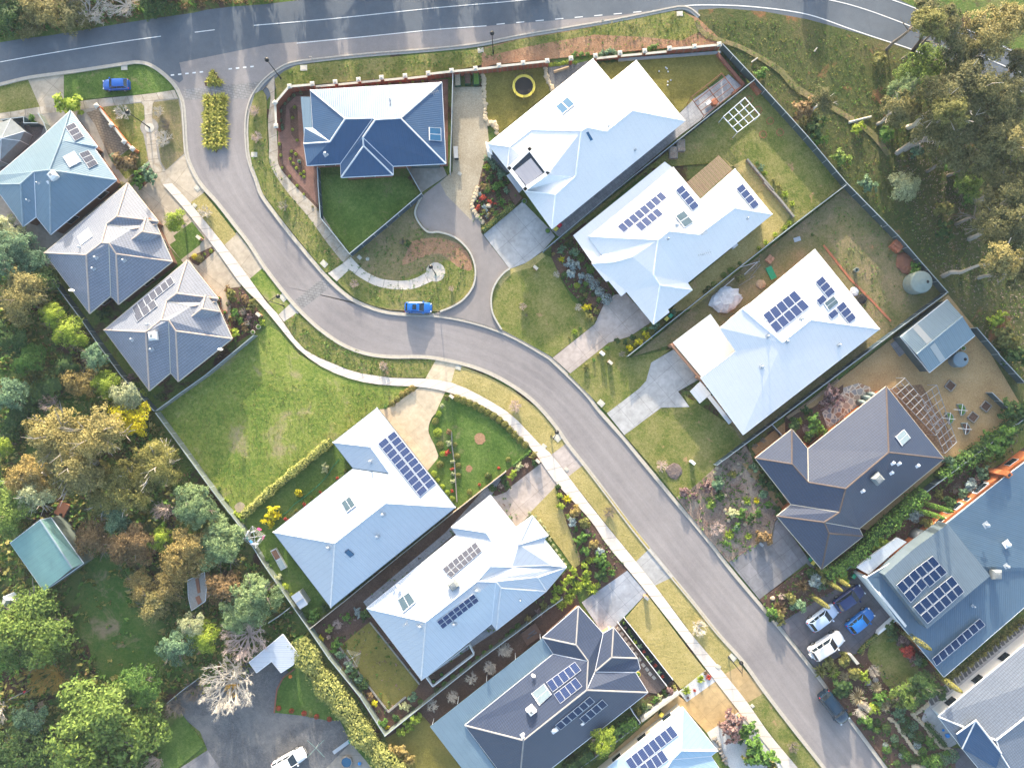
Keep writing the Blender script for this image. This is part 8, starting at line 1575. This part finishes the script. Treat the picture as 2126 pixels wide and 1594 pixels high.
# tree rings in the front lawn and back lawn
for tl,x,y,r_,lb,mt in (('c2',1918,503,.95,'large round bare soil ring on the bright front lawn','red_soil'),('c2',1832,745,.55,'small round bare soil ring on the bright front lawn','red_soil'),('c1',1925,1055,.85,'pale round sandy patch in the meadow corner','cream_gravel'),('b2',1018,610,.3,'small round cover in the court corner weeds','stone_cap')):
    q = G3(*t(tl,x,y)); rr = random.Random(int(x)); m_ = MB(); pts = [Vector((math.cos(6.2832 * k / 16) * r_ * rr.uniform(.88,1.1),math.sin(6.2832 * k / 16) * r_ * rr.uniform(.88,1.1))) for k in range(16)]; m_.slab(pts,.03,-.05); o = link(bpy.data.objects.new('soil_ring',m_.mesh('soil_ring',MATS[mt]))); o.location = q; tag(o,lb,'soil ring',kind='structure')
for i,(x,y) in enumerate(((190,703),(250,778),(335,855),(405,935),(285,950))):
    q = G3(*t('a4',x,y)); root = thing('brick_ring','circle of orange bricks round a tree hole, %s from the top' % ORD[i],'brick ring',q,'brick tree rings')
    for k in range(9): m_ = MB(); an = 6.2832 * k / 9; m_.box((math.cos(an) * .55,math.sin(an) * .55,.06),(.12,.24,.12),an); a = link(bpy.data.objects.new('brick',m_.mesh('brick',MATS['terracotta']))); a.parent = root
# hoses
def hose(label,tile,pts,mat,r_=.03):
    pl = smoothline([t(tile,*p) for p in pts],5); m_ = MB(); z = gz(*pl[0]) + .05
    for a,b in zip(pl,pl[1:]): m_.tube((a.x,a.y,z),(b.x,b.y,z),r_,n=4,caps=False)
    tag(obj('garden_hose',m_,MATS[mat],org=(pl[0].x,pl[0].y,z)),label,'hose')
hose('long turquoise hose across the side lawn','c2',((790,670),(740,730),(700,790),(650,850),(580,915),(500,980),(430,1030),(380,1085),(330,1120),(298,1155)),'plastic_green',.045)
hose('coiled grey hose on the sandy driveway','c2',((1585,640),(1540,650),(1530,690),(1560,670),(1520,700),(1545,720),(1570,680),(1590,720)),'galv',.04)
# straw bare bush mulch and log
for a in (('c3',1540,760,1.35,'grey ash coloured mulch heap beside the pink bush'),): blob('mulch_heap',a[4],'mulch heap',a[0],a[1],a[2],a[3],.22,'mulch_light',n=16)
q0,q1 = G3(*t('a3',580,585)),G3(*t('a3',700,545)); m_ = MB(); m_.tube(q0 + Vector((0,0,.25)),q1 + Vector((0,0,.25)),.22,.18,10); tag(obj('timber_log',m_,MATS['timber_pale'],org=q0),'long split log on the gravel strip behind the white house','log')
# deck and timber garden between lower roofs
m_ = MB(); q = wpts(tt('d3',(310,515),(425,425),(485,520),(365,610))); m_.slab(q,.45,.0); tag(obj('timber_deck',m_,MATS['timber_deck'],org=(q[0].x,q[0].y,.1)),'small dark brown timber deck between two lower roofs','deck')
for i,(x,y) in enumerate(((400,505),(415,520),(390,535))): q = G3(*t('d3',x,y)); m_ = MB(); m_.box((0,0,.1),(1.3,.22,.5)); o = link(bpy.data.objects.new('deck_bench',m_.mesh('deck_bench',MATS['tile_char']))); o.location = q; o.rotation_euler = (0,0,.6); tag(o,'dark bench slat on the brown deck, %s from the left' % ORD[(1,2,0)[i]],'bench','deck benches')
m_ = MB(); q = wpts(tt('b3',(190,40),(235,0),(325,125),(270,180))); m_.slab(q,.5,.0); tag(obj('timber_deck',m_,MATS['timber_deck'],org=(q[0].x,q[0].y,.1)),'brown timber deck below the balcony','deck')
q = [P(*t('d2',*p),.9) for p in ((1480,865),(1825,605),(1865,685),(1535,940))]; m_ = MB()
for a,b in zip(q,q[1:] + q[:1]): d = b - a; m_.box(((a.x + b.x) / 2,(a.y + b.y) / 2,.55),(d.length,.14,1.1),math.atan2(d.y,d.x))
tag(obj('terrace_wall',m_,MATS['render_white'],org=(q[0].x,q[0].y,.1)),'white low wall round the tiled side terrace','wall')
# road signs on the verge
for tl,x,y,lb in (('a2',590,510,'thin sign post on the verge by the junction lamp'),('a3',955,225,'small sign post on the kerb of the service lane')): q = G3(*t(tl,x,y)); m_ = MB(); m_.tube((0,0,0),(0,0,2.4),.03); m2 = MB(); m2.box((0,0,2.2),(.45,.03,.45)); mesh_thing('sign_post',lb,'sign',[('post',m_,'steel_grey'),('plate',m2,'stone_cap')],q)
# utility cabinet etc in the reserve, fallen logs
for i,(x0,y0,x1,y1,r_) in enumerate(((1762,255,1808,243,.22),(1560,130,1572,122,.12),(1828,470,1838,462,.15),(1690,108,1696,100,.12))):
    a,b = G3(x0,y0),G3(x1,y1); m_ = MB(); m_.tube(a + Vector((0,0,.2)),b + Vector((0,0,.25)),r_,r_ * .7,8); tag(obj('fallen_log',m_,MATS['bark_pale'],org=a),'pale fallen log in the reserve, %s from the left' % ORD[(2,0,3,1)[i]],'log','fallen logs')
# leaning white trunks of the big gums
for i,(bx,by,tx,ty,h) in enumerate(((1863,318,1965,240,11),(1959,573,2075,540,10),(1888,122,1922,60,12),(2010,368,2095,300,9))):
    a = G3(bx,by); b = P(tx,ty,h); root = thing('gum_tree','leaning gum with bare %s trunk in the reserve, %s from the left' % ('white' if i != 2 else 'dark',ORD[(0,2,1,3)[i]]),'tree',a,'leaning gums'); m_ = MB(); p = a; r_ = .42; r2 = random.Random(i)
    for k in range(6): q = a.lerp(b,(k + 1) / 6) + Vector((r2.uniform(-.3,.3),r2.uniform(-.3,.3),0)); m_.tube(p,q,r_,r_ * .84,8,False); p = q; r_ *= .84
    for k in range(5): d = rv(r2); d.z = abs(d.z); m_.tube(p,p + d * r2.uniform(2,3.5),r_ * .6,.06,5,False)
    obj('trunk',m_,MATS['bark_white' if i != 2 else 'bark_dark'],root); me = crown_for('gum' if i % 2 else 'olive',1,i % 2); o = link(bpy.data.objects.new('crown',me)); o.parent = root; o.location = b - a + Vector((0,0,1.0)); o.scale = (3.6,3.2,2.6)
# ================================================================== ground cover that nobody could count
EXCL = [[q_ for q_ in wpts(tt('d1',(640,-120),(900,-100),(1060,300),(1280,380),(1350,700),(1230,850),(860,900),(640,560),(560,300)))]]
def inside(p,poly):
    c = False
    for a,b in zip(poly,poly[1:] + poly[:1]):
        if (a.y > p.y) != (b.y > p.y) and p.x < (b.x - a.x) * (p.y - a.y) / (b.y - a.y) + a.x: c = not c
    return c
def scatter_poly(pts,n,r):
    w_ = wpts(pts); xs = [p.x for p in w_]; ys = [p.y for p in w_]; out = []; k = 0
    tris = [[w_[i] for i in tri] for tri in tessellate_polygon([[Vector((p.x,p.y,0)) for p in w_]])]; ar = [abs((a - c).cross(b - c)) for a,b,c in tris]
    for _ in range(n):
        a,b,c = r.choices(tris,ar)[0]; u,v = r.random(),r.random()
        if u + v > 1: u,v = 1 - u,1 - v
        p = a + (b - a) * u + (c - a) * v
        if not any(inside(p,e) for e in EXCL) or r.random() < .12: out.append(p)
    return out
def tufts(name,label,polys,mat,s0,s1,blades=5,asp=.45,flat=.6):
    r = random.Random(len(label)); b = MB()
    for pts,n in polys:
        for p in scatter_poly(pts,n,r):
            g = gz(p.x,p.y); s = r.uniform(s0,s1)
            for k in range(blades):
                d = rv(r); d.z = abs(d.z) * flat + .25; leafquad(b,Vector((p.x,p.y,g + s * .35)) + rv(r) * s * .45,d.normalized(),s * r.uniform(.6,1.2),asp,r)
    return tag(obj(name,b,MATS[mat]),label,'ground cover',kind='stuff')
RES = [(1450,40),(1600,40),(1760,75),(1900,120),(2126,200),(2126,800),(2030,680),(1975,600),(1870,480),(1765,375),(1640,230),(1510,95)]
tufts('grass','dark weedy tufts scattered over the reserve',[(RES,2600),(tt('a3',(0,390),(700,250),(1540,95),(1740,150),(1900,330),(900,440)),260)],'leaf_green',.14,.36,4,.45,.25)
tufts('grass','yellow-green tufts scattered over the reserve',[(RES,1900),(tt('a3',(300,320),(1540,95),(1740,150),(1900,330),(1300,330)),240)],'leaf_olive',.14,.38,4,.45,.25)
tufts('leaf_litter','pale fallen leaves and sticks in the reserve',[([(1850,300),(2126,280),(2126,800),(2030,680),(1900,500)],1500)],'leaf_pink',.15,.4,4,.3,.9)
WOOD = [(-20,480),(90,540),(170,670),(320,860),(470,1080),(600,1260),(640,1330),(430,1440),(340,1450),(330,1600),(-20,1600)]
tufts('undergrowth','dark green undergrowth below the left woodland',[(WOOD,2600)],'leaf_olive',.35,1.1,6,.6); tufts('undergrowth','mid green undergrowth below the left woodland',[(WOOD,2200),([(-20,-10),(300,-10),(420,10),(200,50),(-20,80)],400)],'leaf_green',.3,.9,6,.6); tufts('undergrowth','brown dead undergrowth below the trees',[(WOOD,1200),([(-20,-10),(300,-10),(600,0),(420,15),(200,50),(-20,80)],900)],'leaf_rust',.25,.7,5,.5)
GR = [(tt('c1',(1280,320),(1640,20),(2126,-380),(2300,60),(3300,80),(2700,500),(2000,1080),(1750,1000),(1450,560)),2600)]
tufts('grass','longer tufts of grass in the vacant meadow',GR,'leaf_olive',.10,.24,4); tufts('grass','weeds on the verges and islands',[([(589,668),(616,650),(712,721),(810,747),(906,746),(823,784),(733,771),(645,734)],300),(tt('b2',(880,600),(1400,300),(1800,520),(1840,800),(1600,1000),(1000,940),(800,800)),500),([(529,195),(556,310),(600,400),(712,545),(676,566),(570,434),(523,340)],260),([(600,150),(1040,95),(1040,125),(605,178)],300),([(1640,450),(1750,390),(1950,610),(1830,690),(1700,510)],300)],'leaf_green',.15,.42,4)
BEDS = [(tt('c3',(1560,975),(1895,715),(2126,545),(2126,1440),(1985,1500),(1800,1280)),189),(tt('c4',(0,650),(150,470),(440,930),(340,1140),(45,1310)),189),(tt('d4',(740,830),(1080,600),(1440,1020),(1640,1400),(1190,1420)),270),(tt('d4',(262,215),(590,-10),(860,60),(600,260),(395,385)),117),(tt('b3',(560,480),(730,420),(1060,900),(920,1100),(700,860)),117),([(1050,990),(1000,1040),(760,1240),(650,1310),(740,1440),(800,1520),(870,1420),(1130,1240)],405),
        (tt('c3',(600,880),(870,1150),(1160,1546),(800,1546),(690,1200)),108),([(1918,1027),(2126,870),(2090,980),(1780,1200),(1640,1280),(1790,1110)],315),(tt('b1',(1800,850),(1940,830),(2126,1100),(1880,1290)),72),(tt('a3',(30,1250),(330,1590),(100,1750),(-80,1800)),90)]
tufts('groundcover','low mixed ground cover filling the mulched beds',BEDS,'leaf_green',.15,.5,5,.6); tufts('groundcover','purplish dry ground cover in the mulched beds',BEDS,'leaf_purple',.12,.4,4,.5)
# ================================================================== haze volume, added to lift the shadows
m = bpy.data.materials.new('haze'); m.use_nodes = True; n_ = m.node_tree.nodes; n_.remove(n_['Principled BSDF']); pv = n_.new('ShaderNodeVolumePrincipled')
pv.inputs['Color'].default_value = (.72,.85,1,1); pv.inputs['Density'].default_value = .00014; pv.inputs['Anisotropy'].default_value = 0; m.node_tree.links.new(pv.outputs[0],n_['Material Output'].inputs['Volume'])
hz_ = MB(); hz_.box((0,0,55),(900,900,112)); o = obj('haze',hz_,m); tag(o,'thin pale haze added over the whole estate to lift the shadows','haze',kind='stuff')
